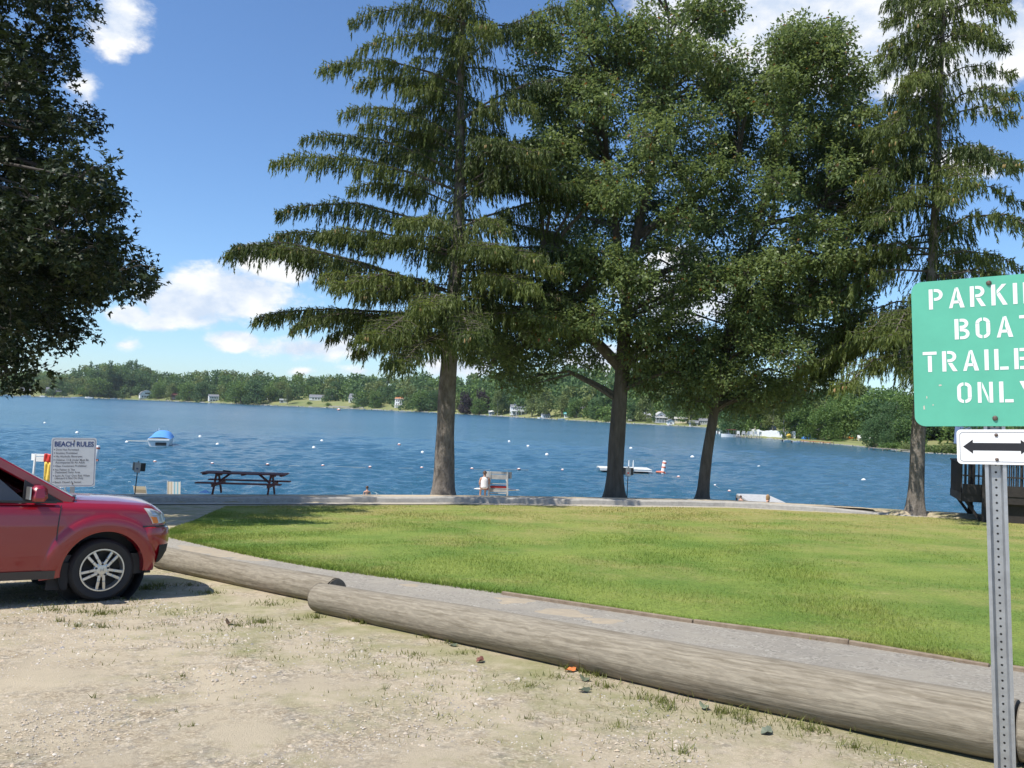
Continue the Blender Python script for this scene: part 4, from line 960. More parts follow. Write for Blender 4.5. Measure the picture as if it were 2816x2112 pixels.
# ------------------------------------------------------------------ docks, boats and garden things across the water
def shore_clamp(px, pb, off):                  # afloat: never inside the bank
    p = on_water(px, pb); t = p.x / p.y; y = min(p.y, float(shore_d(t)) - off); return Vector((t * y, y, WATER))
def simple_boat(px, pb, Lpx, label, hullm, yaw=0.0, canopy=None, trim=None, name='motor_boat', grp='boats along the far shore'):
    p = shore_clamp(px, pb, 3.0); sc = p.y / F; L_ = Lpx * sc; root = empty(name, (p.x, p.y, WATER), rz=R(yaw), label=label, cat='boat', group=grp)
    W_ = L_ * .34; hull = []; hgt = L_ * .13
    for i in range(9):
        t = i / 8; x = (t - .5) * L_; w = W_ / 2 * max(.04, 1 - max(0, (t - .5) / .5) ** 2); s = hgt * (1 + .3 * t)
        hull.append([(x, -w, s), (x, -w * .8, -.05), (x, w * .8, -.05), (x, w, s)])
    b = MB().grid(hull); b.f.append((0, 1, 2, 3)); b.build('hull', hullm, root, True)
    MB().grid([[(x, -w * .9, hgt * .8), (x, w * .9, hgt * .8)] for x, w in [((i / 8 - .5) * L_, W_ / 2 * max(.04, 1 - max(0, (i / 8 - .5) / .5) ** 2)) for i in range(9)]]).build('deck', M['offwhite'], root)
    if trim: MB().grid([[(r[0][0], r[0][1] - .02, r[0][2] - hgt * .1), (r[0][0], r[0][1] * .97 - .02, r[0][2] - hgt * .45)] for r in hull]).build('trim_stripe', trim, root)
    MB().box((L_ * .05, 0, hgt * 1.25), (L_ * .16, W_ * .5, hgt * .7), taper=.7).build('console', M['lgrey'], root)
    MB().add([(L_ * .16, -W_ * .35, hgt * 1.1), (L_ * .16, W_ * .35, hgt * 1.1), (L_ * .08, W_ * .3, hgt * 1.8), (L_ * .08, -W_ * .3, hgt * 1.8)], [(0, 1, 2, 3)]).build('windscreen', M['pane'], root)
    MB().box((-L_ * .5 - .1, 0, hgt * .6), (.3, .3, hgt * 1.3)).build('outboard_motor', M['dark'], root)
    if canopy:
        for x in (-.22, .15):
            for y in (-.4, .4): MB().bar((x * L_, y * W_, hgt), (x * L_, y * W_, hgt * 2.9), .05).build('canopy_post', M['metal'], root)
        MB().grid([[(x * L_, y * W_, hgt * 2.9 + .12 * (1 - (y / .45) ** 2)) for y in np.linspace(-.45, .45, 6)] for x in (-.28, 0, .22)]).build('canopy', canopy, root)
    return root
def dock(px0, py0, px1, py1, wid, m, label, posts=4, name='dock', grp='docks along the far shore'):
    a, b = shore_clamp(px0, py0, 1.5), shore_clamp(px1, py1, 1.5); h = .35
    root = empty(name, (a.x, a.y, WATER), label=label, cat='dock', group=grp); d = Vector((b.x - a.x, b.y - a.y, 0)); u = d.normalized(); n = Vector((-u.y, u.x, 0))
    k = max(3, min(24, int(d.length / .6)))
    for i in range(k): 
        p0, p1 = d * (i / k), d * ((i + .92) / k)
        c = (p0 + p1) / 2; MB().box((c.x, c.y, h), ((p1 - p0).length, wid, .08), rz=math.atan2(u.y, u.x)).build('plank', m, root)
    for i in range(posts):
        for s in (-1, 1):
            q = d * (i / max(1, posts - 1)) + n * s * wid * .5; MB().tube([(q.x, q.y, -.6), (q.x, q.y, h + .1)], .07, 6).build('pile', M['wood'], root)
    return root
def flag(px, pb, pt, label):
    p = on_far(px, pb); H = (pb - pt) / F * p.y; root = empty('flagpole', p, label=label, cat='flagpole', group='flagpoles across the lake')
    MB().tube([(0, 0, 0), (0, 0, H)], [.05, .035], 8).build('pole', M['white'], root); w, h = H * .36, H * .24
    fl = empty('flag', (0, 0, 0)); fl.parent = root
    for i in range(7):
        z0 = H * .97 - h * (i + 1) / 7; z1 = H * .97 - h * i / 7
        MB().grid([[(.05 + w * j / 6, .06 * math.sin(j * 1.3) * j / 3, z - .05 * w * (j / 6) ** 2 * 2) for z in (z0, z1)] for j in range(7)]).build('stripe', M['red'] if i % 2 == 0 else M['white'], fl)
    MB().grid([[(.05 + w * .42 * j / 3, .06 * math.sin(j * .9) * j / 6 - .03, z - .05 * w * (j * .14) ** 2 * 2) for z in (H * .97 - h * 4 / 7, H * .97 + .005)] for j in range(4)]).build('canton', M['blue_roof'], fl)
def build_far_things():
    simple_boat(2000, 1193, 58, 'white pontoon boat with a teal canopy moored at the right shore point', M['white'], 20, M['teal'])
    simple_boat(2008, 1201.5, 52, 'white boat with a red stripe moored in front of the teal canopy boat', M['white'], 185, M['redbrown'], M['red'])
    simple_boat(72, 1089, 24, 'white motor boat on the far left shore below the grey house', M['white'], 10); simple_boat(118, 1089, 22, 'white boat with a raised bow below the brown cabin', M['white'], 160)
    simple_boat(205, 1092, 16, 'small white boat left of a second one on the far left shore', M['white'], 0); simple_boat(222, 1092, 20, 'white boat with a yellow canopy on the far left shore', M['white'], 15, M['yellow']); simple_boat(245, 1094, 24, 'orange and white boat on the far left shore', M['white'], 175, None, M['orange'])
    simple_boat(20, 1086, 26, 'white boat at the very left edge of the far shore', M['white'], 12)
    simple_boat(313, 1098, 18, 'long low white rowing boat left of the white barn house', M['offwhite'], 5)
    simple_boat(1185, 1136, 14, 'white boat against the left edge of the spruce trunk at the far shore', M['white'], 40)
    simple_boat(1545, 1152, 22, 'white boat below the teal roofed cottage', M['white'], 10); simple_boat(1488, 1151, 20, 'white dock boat near the far flagpole', M['white'], 175)
    simple_boat(2164, 1214, 26, 'small white boat left of the blue tarp', M['white'], 20); simple_boat(2190, 1217, 24, 'small white boat tucked against the blue tarp', M['white'], 10)
    dock(2022, 1203, 2085, 1206, 2.2, M['wood'], 'long low wooden dock at the right shore point with white chairs')
    dock(2205, 1217, 2288, 1222, 1.0, mat('red painted planks', (.42, .10, .05), .7, var=.2), 'red painted dock along the right shore lawn'); dock(2396, 1237, 2512, 1245, 1.2, M['wood'], 'grey wooden dock left of the right spruce trunk')
    dock(1420, 1150, 1440, 1150.5, 1.5, M['offwhite'], 'pale dock in front of the white balcony house'); dock(1742, 1167, 1790, 1168.5, 1.6, M['offwhite'], 'long pale dock right of the thick oak trunk'); dock(1590, 1158, 1640, 1160, 1.2, M['stone'], 'pale stone landing below the low grey cottage'); dock(1100, 1134, 1120, 1135, 1.5, M['offwhite'], 'white landing below the orange roofed villa'); dock(1340, 1146.5, 1385, 1147.5, 1.3, M['stone'], 'stone landing left of the white balcony house')
    flag(2107, 1178, 1143, 'white flagpole with a striped flag on the right shore'); flag(1494, 1150, 1130, 'small flagpole with a striped flag on the far shore')
    # blue tarp over a boat
    p = on_water(2224, 1214); root = empty('tarped_boat', (p.x, p.y, WATER), rz=R(-8), label='boat under a bright blue tarp at the right shore', cat='boat', group=None); s = p.y / F; L_ = 38 * s
    MB().box((0, 0, .2), (L_, L_ * .4, .45), taper=1.1).build('hull', M['white'], root)
    MB().grid([[(x * L_, y * L_ * .3, .45 + 1.0 * (1 - abs(y)) * (1 - abs(x * 1.6) ** 2)) for y in np.linspace(-1, 1, 7)] for x in np.linspace(-.55, .55, 9)]).build('tarp', M['blue_tarp'], root, True)
    p = far_xy(2171, 2.0); um = empty('beach_ball', (p.x, p.y, p.z), label='yellow round float above the small white boats on the right shore', cat='ball'); r = 7 / F * p.y; MB().lathe([(0, 0), (r * .7, r * .3), (r, r), (r * .7, r * 1.7), (0, r * 2)], 14).build('ball', M['yellow'], um, True)
    p = on_far(2345, 1207); k = empty('kayak', p + Vector((0, 0, .15)), rz=R(25), label='yellow orange kayak on the right shore lawn', cat='kayak'); L_ = 20 / F * p.y
    MB().tube([(-L_, 0, .1), (-L_ * .6, 0, .05), (0, 0, 0), (L_ * .6, 0, .05), (L_, 0, .1)], [.02, .22, .32, .22, .02], 10).build('hull', M['orange'], k, True); MB().lathe([(.25, 0), (.28, .04), (.2, .05)], 12, Matrix.Translation((0, 0, .27))).build('cockpit_rim', M['dark'], k)
    # white garden chairs
    def chair(px, pb, hp, label, grp, rz):
        p = on_far(px, pb) if grp[0] == 'g' else on_water(px, pb) + Vector((0, 0, .40)); h = hp / F * p.y; c = empty('garden_chair', p, rz=rz, label=label, cat='chair', group=grp); m = M['white']
        MB().box((0, 0, h * .42), (h * .6, h * .55, h * .06)).build('seat', m, c); MB().box((0, h * .28, h * .72), (h * .6, h * .06, h * .58), rx=-.2).build('backrest', m, c)
        for x in (-.26, .26):
            for y in (-.24, .24): MB().box((x * h, y * h, h * .2), (h * .07, h * .07, h * .42)).build('leg', m, c)
            MB().box((x * h * 1.15, 0, h * .62), (h * .1, h * .55, h * .05)).build('armrest', m, c)
    for i, px in enumerate((2030, 2044, 2056, 2066, 2077, 2088)): chair(px, 1203 + i * .4, 13, 'white chair on the right shore dock, ' + ('leftmost of six, next to the red striped boat', 'second from the left of six', 'third from the left of six', 'third from the right of six', 'second from the right of six', 'rightmost of six')[i], 'white chairs on the dock', R(160 + 20 * (i % 3)))
    for i, (px, pb) in enumerate(((2364, 1212), (2378, 1212), (2392, 1213), (2432, 1212))): chair(px, pb, 15, 'white chair on the right shore lawn, ' + ('leftmost, closest to the yellow kayak', 'between the kayak chair and the table chair', 'just left of the white umbrella table', 'right of the white umbrella table')[i], 'garden chairs on the right lawn', R(70 * i))
    p = on_far(2410, 1213); t = empty('garden_table', p, label='white garden table with a white umbrella top on the right lawn', cat='table'); h = 13 / F * p.y
    MB().lathe([(0, h * .9), (h * 1.1, h * .55), (h * 1.12, h * .6), (0, h)], 14).build('top', M['white'], t); MB().tube([(0, 0, 0), (0, 0, h * .9)], .05, 6).build('leg', M['white'], t)
    # white picket fence on the point
    p0, p1 = far_xy(2060, 4), far_xy(2190, 4); f = empty('picket_fence', p0, label='white board fence running behind the right shore dock', cat='fence'); d = p1 - p0; nn = 40; hh = 18 / F * p0.y
    for i in range(nn):
        q = d * ((i + .5) / nn); q.z = float(zfar(p0.x + q.x, p0.y + q.y)) - p0.z
        MB().box((q.x, q.y, q.z + hh / 2), (d.length / nn * .86, .04, hh * (1 + .04 * math.sin(i * 1.7))), rz=math.atan2(d.y, d.x)).build('fence_board', M['white'], f)
    for zz in (.25, .75): MB().bar((0, .05, hh * zz), (d.x, d.y + .05, d.z + hh * zz), .05, .09).build('rail', M['white'], f)
    p = far_xy(2078, 3.0); b = MB(); lab = empty('patio_umbrella', p, label='closed cream patio umbrella beside the right shore fence', cat='umbrella'); h = 30 / F * p.y
    MB().tube([(0, 0, 0), (0, 0, h)], .03, 6).build('pole', M['white'], lab); MB().lathe([(.05, h * .35), (.22, h * .42), (.13, h * .8), (0, h * .98)], 10).build('folded_canopy', M['cream'], lab, True)
    p = on_far(1353, 1141); lab = empty('patio_umbrella', p, label='open pale green patio umbrella left of the white balcony house', cat='umbrella'); h = 9 / F * p.y * 1.4
    MB().tube([(0, 0, 0), (0, 0, h)], .04, 6).build('pole', M['white'], lab); MB().lathe([(h * .62, h * .68), (h * .3, h * .9), (0, h)], 10).build('canopy', M['offwhite'], lab)
    # retaining wall below the dormer house and road
    p0, p1 = far_xy(905, 6), far_xy(1000, 6); b = MB(); n = 40
    root = empty('retaining_wall', p0, label='pale stone retaining wall on the lawn below the dormer house', cat='wall')
    for i in range(n):
        a = p0.lerp(p1, i / n) - p0; bb = p0.lerp(p1, (i + .96) / n) - p0; c = (a + bb) / 2; h = random.uniform(.7, 1.0)
        MB().box((c.x, c.y, h / 2), ((bb - a).length, .6, h), rz=math.atan2((bb - a).y, (bb - a).x), taper=.94).build('stone', M['stone'], root)
build_far_things()

# ------------------------------------------------------------------ thin summer haze over the lake
def build_haze():
    m = bpy.data.materials.new('haze air'); m.use_nodes = True; nt = m.node_tree; nt.nodes.clear()
    o = nt.nodes.new('ShaderNodeOutputMaterial'); v = nt.nodes.new('ShaderNodeVolumePrincipled')
    v.inputs['Density'].default_value = .00007; v.inputs['Color'].default_value = (.80, .88, .97, 1); v.inputs['Anisotropy'].default_value = .2
    nt.links.new(v.outputs[0], o.inputs['Volume'])
    b = MB(); b.box((0, 1100, 38), (16000, 3200, 96)); h = b.build('haze', m); h['kind'] = 'stuff'; h['label'] = 'thin pale summer haze over the lake'
build_haze()

# ------------------------------------------------------------------ near trees
def trunk_mesh(name, pts, rad, m, root, n=28, rough=.06, flare=1.35, per=8):
    """pts/rad control polyline, resampled and knobbly"""
    P = [Vector(p) for p in pts]; s = np.linspace(0, len(P) - 1, (len(P) - 1) * per + 1)
    V = []; pu = None; ph = [random.uniform(0, 6) for _ in range(6)]
    q = []
    for u in s:
        i = min(int(u), len(P) - 2); f = u - i
        p0, p1, p2, p3 = P[max(i - 1, 0)], P[i], P[i + 1], P[min(i + 2, len(P) - 1)]
        q.append(.5 * ((2 * p1) + (p2 - p0) * f + (2 * p0 - 5 * p1 + 4 * p2 - p3) * f * f + (3 * p1 - p0 - 3 * p2 + p3) * f ** 3))
    R_ = np.interp(s, np.arange(len(P)), rad)
    for i, p in enumerate(q):
        d = (q[min(i + 1, len(q) - 1)] - q[max(i - 1, 0)]).normalized()
        if pu is None: pu, pv = frame(d)
        else: pu = (pu - d * pu.dot(d)).normalized(); pv = d.cross(pu)
        h = p.z - q[0].z
        fl = 1 + (flare - 1) * math.exp(-max(h, 0) / .35)
        for k in range(n):
            a = 2 * math.pi * k / n
            r = R_[i] * (fl + (fl - 1) * .55 * math.sin(5 * a + ph[0]) + rough * math.sin(3 * a + ph[1] + h * .7) + rough * .7 * math.sin(2 * a + ph[2] + h * 1.9) + rough * .5 * math.sin(7 * a + ph[3] + h * 3.1))
            V.append(p + (pu * math.cos(a) + pv * math.sin(a)) * r)
    Fc = [(i * n + k, i * n + (k + 1) % n, (i + 1) * n + (k + 1) % n, (i + 1) * n + k) for i in range(len(q) - 1) for k in range(n)]
    me = np_mesh(name, [tuple(v) for v in V], Fc)
    return link(name, me, m, root, True), q

def kites(name, base, dirv, width, m, root, var, normal=None, fold=0.0):
    """leaf quads: base point, direction vector (with length), width"""
    n = len(base)
    rnd = rng.normal(0, 1, (n, 3)) if normal is None else normal
    side = np.cross(dirv, rnd); side /= np.linalg.norm(side, axis=1, keepdims=True) + 1e-9
    w = width[:, None] * .5
    mid = base + dirv * .45
    V = np.stack([base, mid - side * w, base + dirv, mid + side * w], 1)
    if fold:
        up = np.cross(side, dirv); up /= np.linalg.norm(up, axis=1, keepdims=True) + 1e-9
        V[:, 1] += up * w * fold; V[:, 3] += up * w * fold
    return link(name, np_mesh(name, V.reshape(-1, 3), np.arange(4 * n).reshape(n, 4), np.repeat(var, 4)), m, root)

def build_spruce(base, top, r0, label, crown_z, Lmax, n_br, tips=(), seed=1, group=None, dens=1.0, sag=.25, rexp=.75):
    rr = random.Random(seed)
    root = empty('spruce_tree', base, label=label, cat='tree', group=group)
    Bv = Vector(base); axis = Vector(top) - Bv; H = axis.z
    bend = lambda h: axis * (h / H) + Vector((.10 * math.sin(h * .33 + seed), .06 * math.sin(h * .45 + 2), 0)) * min(1, h / 6)
    hs = np.linspace(0, H, 15)
    trunk_mesh('trunk', [bend(h) + Vector((0, 0, -.15 if h == 0 else 0)) for h in hs], [max(.03, r0 * (1 - .93 * (h / H) ** .9)) for h in hs], M['bark_spruce'], root, 32, .05, 1.45, 10)
    br = []                                                    # primary limbs as polylines in local space
    for (apx, apy, mpx, mpy, tpx, tpy, dy) in tips:            # limbs seen against the sky, at their real depth
        Y0 = Bv.y
        a = at(apx, apy, Y0) - Bv; mdl = at(mpx, mpy, Y0 + dy * .6) - Bv; tp = at(tpx, tpy, Y0 + dy) - Bv
        br.append([a, a.lerp(mdl, .5) + Vector((0, 0, .1)), mdl, mdl.lerp(tp, .6) + Vector((0, 0, .15)), tp])
    k = 0
    while k < n_br:
        h = crown_z + (H - crown_z) * (rr.random() ** 1.15)
        t = (h - crown_z) / (H - crown_z)
        Ln = Lmax * (1 - t) ** rexp * rr.uniform(.68, 1.08) + .3
        az = rr.uniform(0, 2 * math.pi)
        if tips and math.cos(az) < -.72: Ln *= .62      # that side is given by the limbs above
        o = Vector((math.cos(az), math.sin(az), 0)); a = bend(h)
        up = rr.uniform(-.10, .26) + .35 * t
        br.append([a, a + o * Ln * .3 + Vector((0, 0, Ln * (.3 * up))), a + o * Ln * .62 + Vector((0, 0, Ln * (.55 * up - sag * .18))),
                   a + o * Ln * .86 + Vector((0, 0, Ln * (.6 * up - sag * .45))), a + o * Ln + Vector((0, 0, Ln * (.6 * up - sag * .5) + .05))])
        k += 1
    wood = MB(); b_, d_, w_, v_ = [], [], [], []
    cones = []
    def hang(p, out, n, ln, tone):
        # a pendulous branchlet: short needle sprigs down a drooping line
        for i in range(n):
            s = (i + rr.random()) / n
            q = p + Vector((out.x * .25 * s * ln, out.y * .25 * s * ln, -s * ln))
            a = rr.uniform(0, 6.28); fl = rr.uniform(.2, .62)
            dd = Vector((math.cos(a) * fl + out.x * .3, math.sin(a) * fl + out.y * .3, -rr.uniform(.7, 1.2))).normalized() * rr.uniform(.11, .20)
            b_.append(q); d_.append(dd); w_.append(rr.uniform(.026, .046)); v_.append(min(1, max(0, tone + rr.uniform(-.22, .22))))
    for pl in br:
        Ln = sum((pl[i + 1] - pl[i]).length for i in range(4))
        wood.tube(pl, [max(.012, .0075 * Ln * (1 - .22 * i) + .006) for i in range(5)], 6)
        def pos(t):
            u = t * 4; i = min(int(u), 3); return pl[i].lerp(pl[i + 1], u - i), (pl[i + 1] - pl[i]).normalized()
        tone0 = rr.uniform(.10, .62)
        for q in range(int(Ln / .11)):                         # needles and short shoots hiding the limb itself
            t = .16 + .84 * rr.random(); p, dr = pos(t); p = p + Vector((rr.gauss(0, .06), rr.gauss(0, .06), rr.uniform(-.02, .07)))
            hang(p, dr, rr.randint(3, 8), rr.uniform(.10, .50), tone0 + .05)
            for _ in range(3):
                a = Vector((rr.uniform(-1, 1), rr.uniform(-1, 1), rr.uniform(-.1, .8))) + dr * .6
                b_.append(p); d_.append(a.normalized() * rr.uniform(.07, .16)); w_.append(rr.uniform(.025, .045)); v_.append(min(1, max(0, tone0 + rr.uniform(.1, .45))))
        nsec = max(8, int(Ln / .135 * dens))
        for j in range(nsec):
            t = .10 + .90 * ((j + rr.random()) / nsec)
            p, dr = pos(t)
            if t < .28 and rr.random() < .45: continue
            side = Vector((-dr.y, dr.x, 0)).normalized() * (1 if j % 2 else -1)
            ls = (.25 + .24 * Ln * (1 - t) ** .8 * math.sqrt(min(1, t * 3))) * rr.uniform(.6, 1.15)
            dv = (side * rr.uniform(.5, 1) + Vector((dr.x, dr.y, 0)) * rr.uniform(.4, .9) + Vector((0, 0, rr.uniform(-.25, .12)))).normalized()
            e = p + dv * ls + Vector((0, 0, -.10 * ls))
            if ls > .5: wood.tube([p, p.lerp(e, .5) + Vector((0, 0, .05 * ls)), e], [.012, .009, .004], 4, False)
            nh = max(2, int(ls / .105))
            for q in range(nh):
                s = (q + rr.random()) / nh
                pp = p.lerp(e, s) + Vector((rr.uniform(-.04, .04), rr.uniform(-.04, .04), .05 * math.sin(s * 3.1)))
                ln = rr.uniform(.10, .52) * (1.0 if rr.random() < .75 else 1.5) * (.65 + .5 * min(1, Ln / 4)) * (1.12 - .55 * t)
                tone = tone0 + (.16 if ln < .25 else -.06)
                hang(pp, dv, max(3, int(ln / .030)), ln, tone)
                if rr.random() < .8:                            # needles along the twig itself
                    for _ in range(3):
                        a = Vector((rr.uniform(-.6, .6), rr.uniform(-.6, .6), rr.uniform(-.1, .7))) + dv * .9
                        b_.append(pp); d_.append(a.normalized() * rr.uniform(.07, .13)); w_.append(rr.uniform(.025, .04)); v_.append(min(1, max(0, tone0 + rr.uniform(0, .35))))
            if t > .72 and rr.random() < .16 and (bend(0) + Bv).y > 0 and p.z > 4:
                for _ in range(rr.randint(1, 4)): cones.append(p.lerp(e, rr.random()) + Vector((rr.uniform(-.1, .1), rr.uniform(-.1, .1), -.08)))
        for q in range(6):                                      # tip
            hang(pl[-1] + (pl[-2] - pl[-1]) * .02 * q, (pl[-1] - pl[-2]).normalized(), 4, .22, tone0 + .1)
    # leader and inner shoots close to the trunk
    for _ in range(int(2600 * dens)):
        h = rr.uniform(crown_z - .4, H); o = Vector((rr.gauss(0, 1), rr.gauss(0, 1), 0)).normalized()
        hang(bend(h) + o * rr.uniform(.1, .85), o, 6, rr.uniform(.15, .5), rr.uniform(.1, .4))
    wood.build('limbs', M['twig'], root)
    sprigs('foliage', np.array([tuple(p) for p in b_]), np.array([tuple(p) for p in d_]) * 1.1, np.array(w_) * 1.2, M['spruce'], root, np.array(v_))
    if cones:
        m = MB()
        for c in cones:
            ln = rr.uniform(.10, .15); T = Matrix.Translation(c) @ Euler((rr.uniform(-.15, .15), rr.uniform(-.15, .15), 0)).to_matrix().to_4x4()
            m.lathe([(.006, -ln), (.019, -ln * .75), (.022, -ln * .45), (.016, -ln * .12), (.004, 0)], 6, T)
        o = m.build('cones', M['cone'], root); o['kind'] = 'stuff'
    print(label, len(b_), 'sprigs')
    return root
M['cone'] = mat('spruce cones', (0.36, 0.29, 0.12), .7, col2=(0.30, 0.17, 0.07), vscale=1.2)

def sprigs(name, base, dirv, width, m, root, var):
    """needle sprays: one tapered blade each"""
    n = len(base); side = np.cross(dirv, rng.normal(0, 1, (n, 3))); side /= np.linalg.norm(side, axis=1, keepdims=True) + 1e-9
    w = width[:, None] * .5
    return link(name, np_mesh(name, np.stack([base - side * w, base + dirv, base + side * w], 1).reshape(-1, 3), np.arange(3 * n).reshape(n, 3), np.repeat(var, 3)), m, root)

def pip(poly, x, y):
    inside = False; j = len(poly) - 1
    for i in range(len(poly)):
        xi, yi = poly[i]; xj, yj = poly[j]
        if (yi > y) != (yj > y) and x < (xj - xi) * (y - yi) / (yj - yi) + xi: inside = not inside
        j = i
    return inside

def build_broadleaf(name, base, trunk, rads, label, poly, Yc, dY, n_blob, leaf, m, bark, seed, n_leaf, rb=(.7, 1.4), maple=False, extra=(), group=None, flare=1.4, limbs=(), n_out=0):
    rr = random.Random(seed); g = np.random.default_rng(seed)
    root = empty(name, base, label=label, cat='tree', group=group); Bv = Vector(base)
    o, q = trunk_mesh('trunk', [Vector(p) - Bv for p in trunk], rads, bark, root, 28, .05, flare, 8)
    xs = [p[0] for p in poly]; ys = [p[1] for p in poly]
    cxp, cyp = sum(xs) / len(xs), sum(ys) / len(ys)
    blobs = []; tries = 0
    while len(blobs) < n_blob and tries < 20000:
        tries += 1
        px, py = rr.uniform(min(xs), max(xs)), rr.uniform(min(ys), max(ys))
        r = rr.uniform(*rb); pr = r * F / Yc * .72
        if not all(pip(poly, px + dx * pr, py + dy * pr) for dx, dy in ((0, 0), (1, 0), (-1, 0), (0, 1), (0, -1))): continue
        e = max(0.15, 1 - ((px - cxp) / (.62 * (max(xs) - min(xs)))) ** 2 - ((py - cyp) / (.62 * (max(ys) - min(ys)))) ** 2) ** .5
        Y = Yc + rr.uniform(-1, 1) * dY * e
        c = at(px, py, Y)
        if any((c - b[0]).length < (r + b[1]) * .42 for b in blobs) and rr.random() < .8: continue
        blobs.append((c, r))
    for px, py, dy, r in extra: blobs.append((at(px, py, Yc + dy), r))
    wood = MB()
    def path(a, c, r0, r1):
        mid = a.lerp(c, .5) + Vector((rr.uniform(-.3, .3), rr.uniform(-.3, .3), rr.uniform(.0, .5))) * min(1.5, (c - a).length * .2) + Vector((0, 0, .13 * (c - a).length))
        wood.tube([a, a.lerp(mid, .5) + Vector((0, 0, .05)), mid, mid.lerp(c, .55), c], [r0, r0 * .8, r0 * .6, (r0 + r1) * .3, r1], 7)
    for lm in limbs: wood.tube([Vector(p) - Bv for p, _ in lm], [r for _, r in lm], 10)
    cand = list(q)
    for lm in limbs:
        for (p0, _), (p1, _) in zip(lm, lm[1:]): cand += [Vector(p0).lerp(Vector(p1), s_) - Bv for s_ in (.3, .6, .9)]
    for c, r in blobs:
        cl = c - Bv
        best = min((p for p in cand if p.z < cl.z + 1.5 and p.z > 2.6), key=lambda p: (p - cl).length + max(0, p.z - cl.z + .5) * .35, default=q[-1])
        path(best, cl, min(.09, .017 * (cl - best).length + .018), .012)
        for _ in range(5):
            e = cl + Vector((rr.gauss(0, 1), rr.gauss(0, 1), rr.gauss(0, .7))).normalized() * r * rr.uniform(.6, 1)
            wood.tube([cl, cl.lerp(e, .5) + Vector((0, 0, .1)), e], [.014, .010, .004], 4, False)
    wood.build('limbs', bark, root)
    C = np.array([tuple(c - Bv) for c, _ in blobs]); Rb = np.array([r for _, r in blobs])
    wt = Rb ** 2; wt /= wt.sum()
    nc = n_leaf // 12
    bi = g.choice(len(blobs), nc, p=wt)
    dirs = g.normal(0, 1, (nc, 3)); dirs /= np.linalg.norm(dirs, axis=1, keepdims=True)
    rad = Rb[bi] * (g.uniform(0.15, 1, nc) ** .5) * (1 + .25 * np.sin(dirs[:, 0] * 5 + bi) * np.sin(dirs[:, 2] * 4 + bi * 1.7))
    cc = C[bi] + dirs * rad[:, None] * np.array([1, 1, .78])
    k = 12
    cc = np.repeat(cc, k, 0); out = np.repeat(dirs, k, 0); bt = np.repeat(g.uniform(0, .35, len(blobs))[bi] + g.uniform(0, .25, nc), k)
    n = len(cc)
    base_p = cc + g.normal(0, .12, (n, 3))
    dv = out * .5 + g.normal(0, .55, (n, 3)) + np.array([0, 0, -.35])
    dv /= np.linalg.norm(dv, axis=1, keepdims=True)
    L_ = leaf * g.uniform(.65, 1.2, n)
    nrm_ = np.stack([g.normal(0, .55, n), g.normal(0, .55, n), np.ones(n)], -1)
    var = np.clip(bt + g.uniform(0, .45, n), 0, .9)
    var[g.uniform(0, 1, n) > .985] = .97
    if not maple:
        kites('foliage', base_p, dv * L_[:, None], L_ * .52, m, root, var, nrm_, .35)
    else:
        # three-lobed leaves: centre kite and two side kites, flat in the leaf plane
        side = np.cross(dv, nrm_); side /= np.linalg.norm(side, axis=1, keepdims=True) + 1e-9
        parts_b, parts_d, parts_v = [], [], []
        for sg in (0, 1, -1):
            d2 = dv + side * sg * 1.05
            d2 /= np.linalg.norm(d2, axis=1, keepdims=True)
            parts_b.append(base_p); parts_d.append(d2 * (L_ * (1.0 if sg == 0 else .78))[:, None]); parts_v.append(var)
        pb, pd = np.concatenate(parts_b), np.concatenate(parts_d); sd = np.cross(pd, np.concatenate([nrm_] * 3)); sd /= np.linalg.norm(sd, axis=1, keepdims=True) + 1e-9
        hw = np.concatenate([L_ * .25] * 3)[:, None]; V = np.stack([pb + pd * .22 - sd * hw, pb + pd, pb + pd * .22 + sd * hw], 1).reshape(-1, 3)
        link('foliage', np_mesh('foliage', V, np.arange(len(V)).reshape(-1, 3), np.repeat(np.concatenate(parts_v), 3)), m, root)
    return root

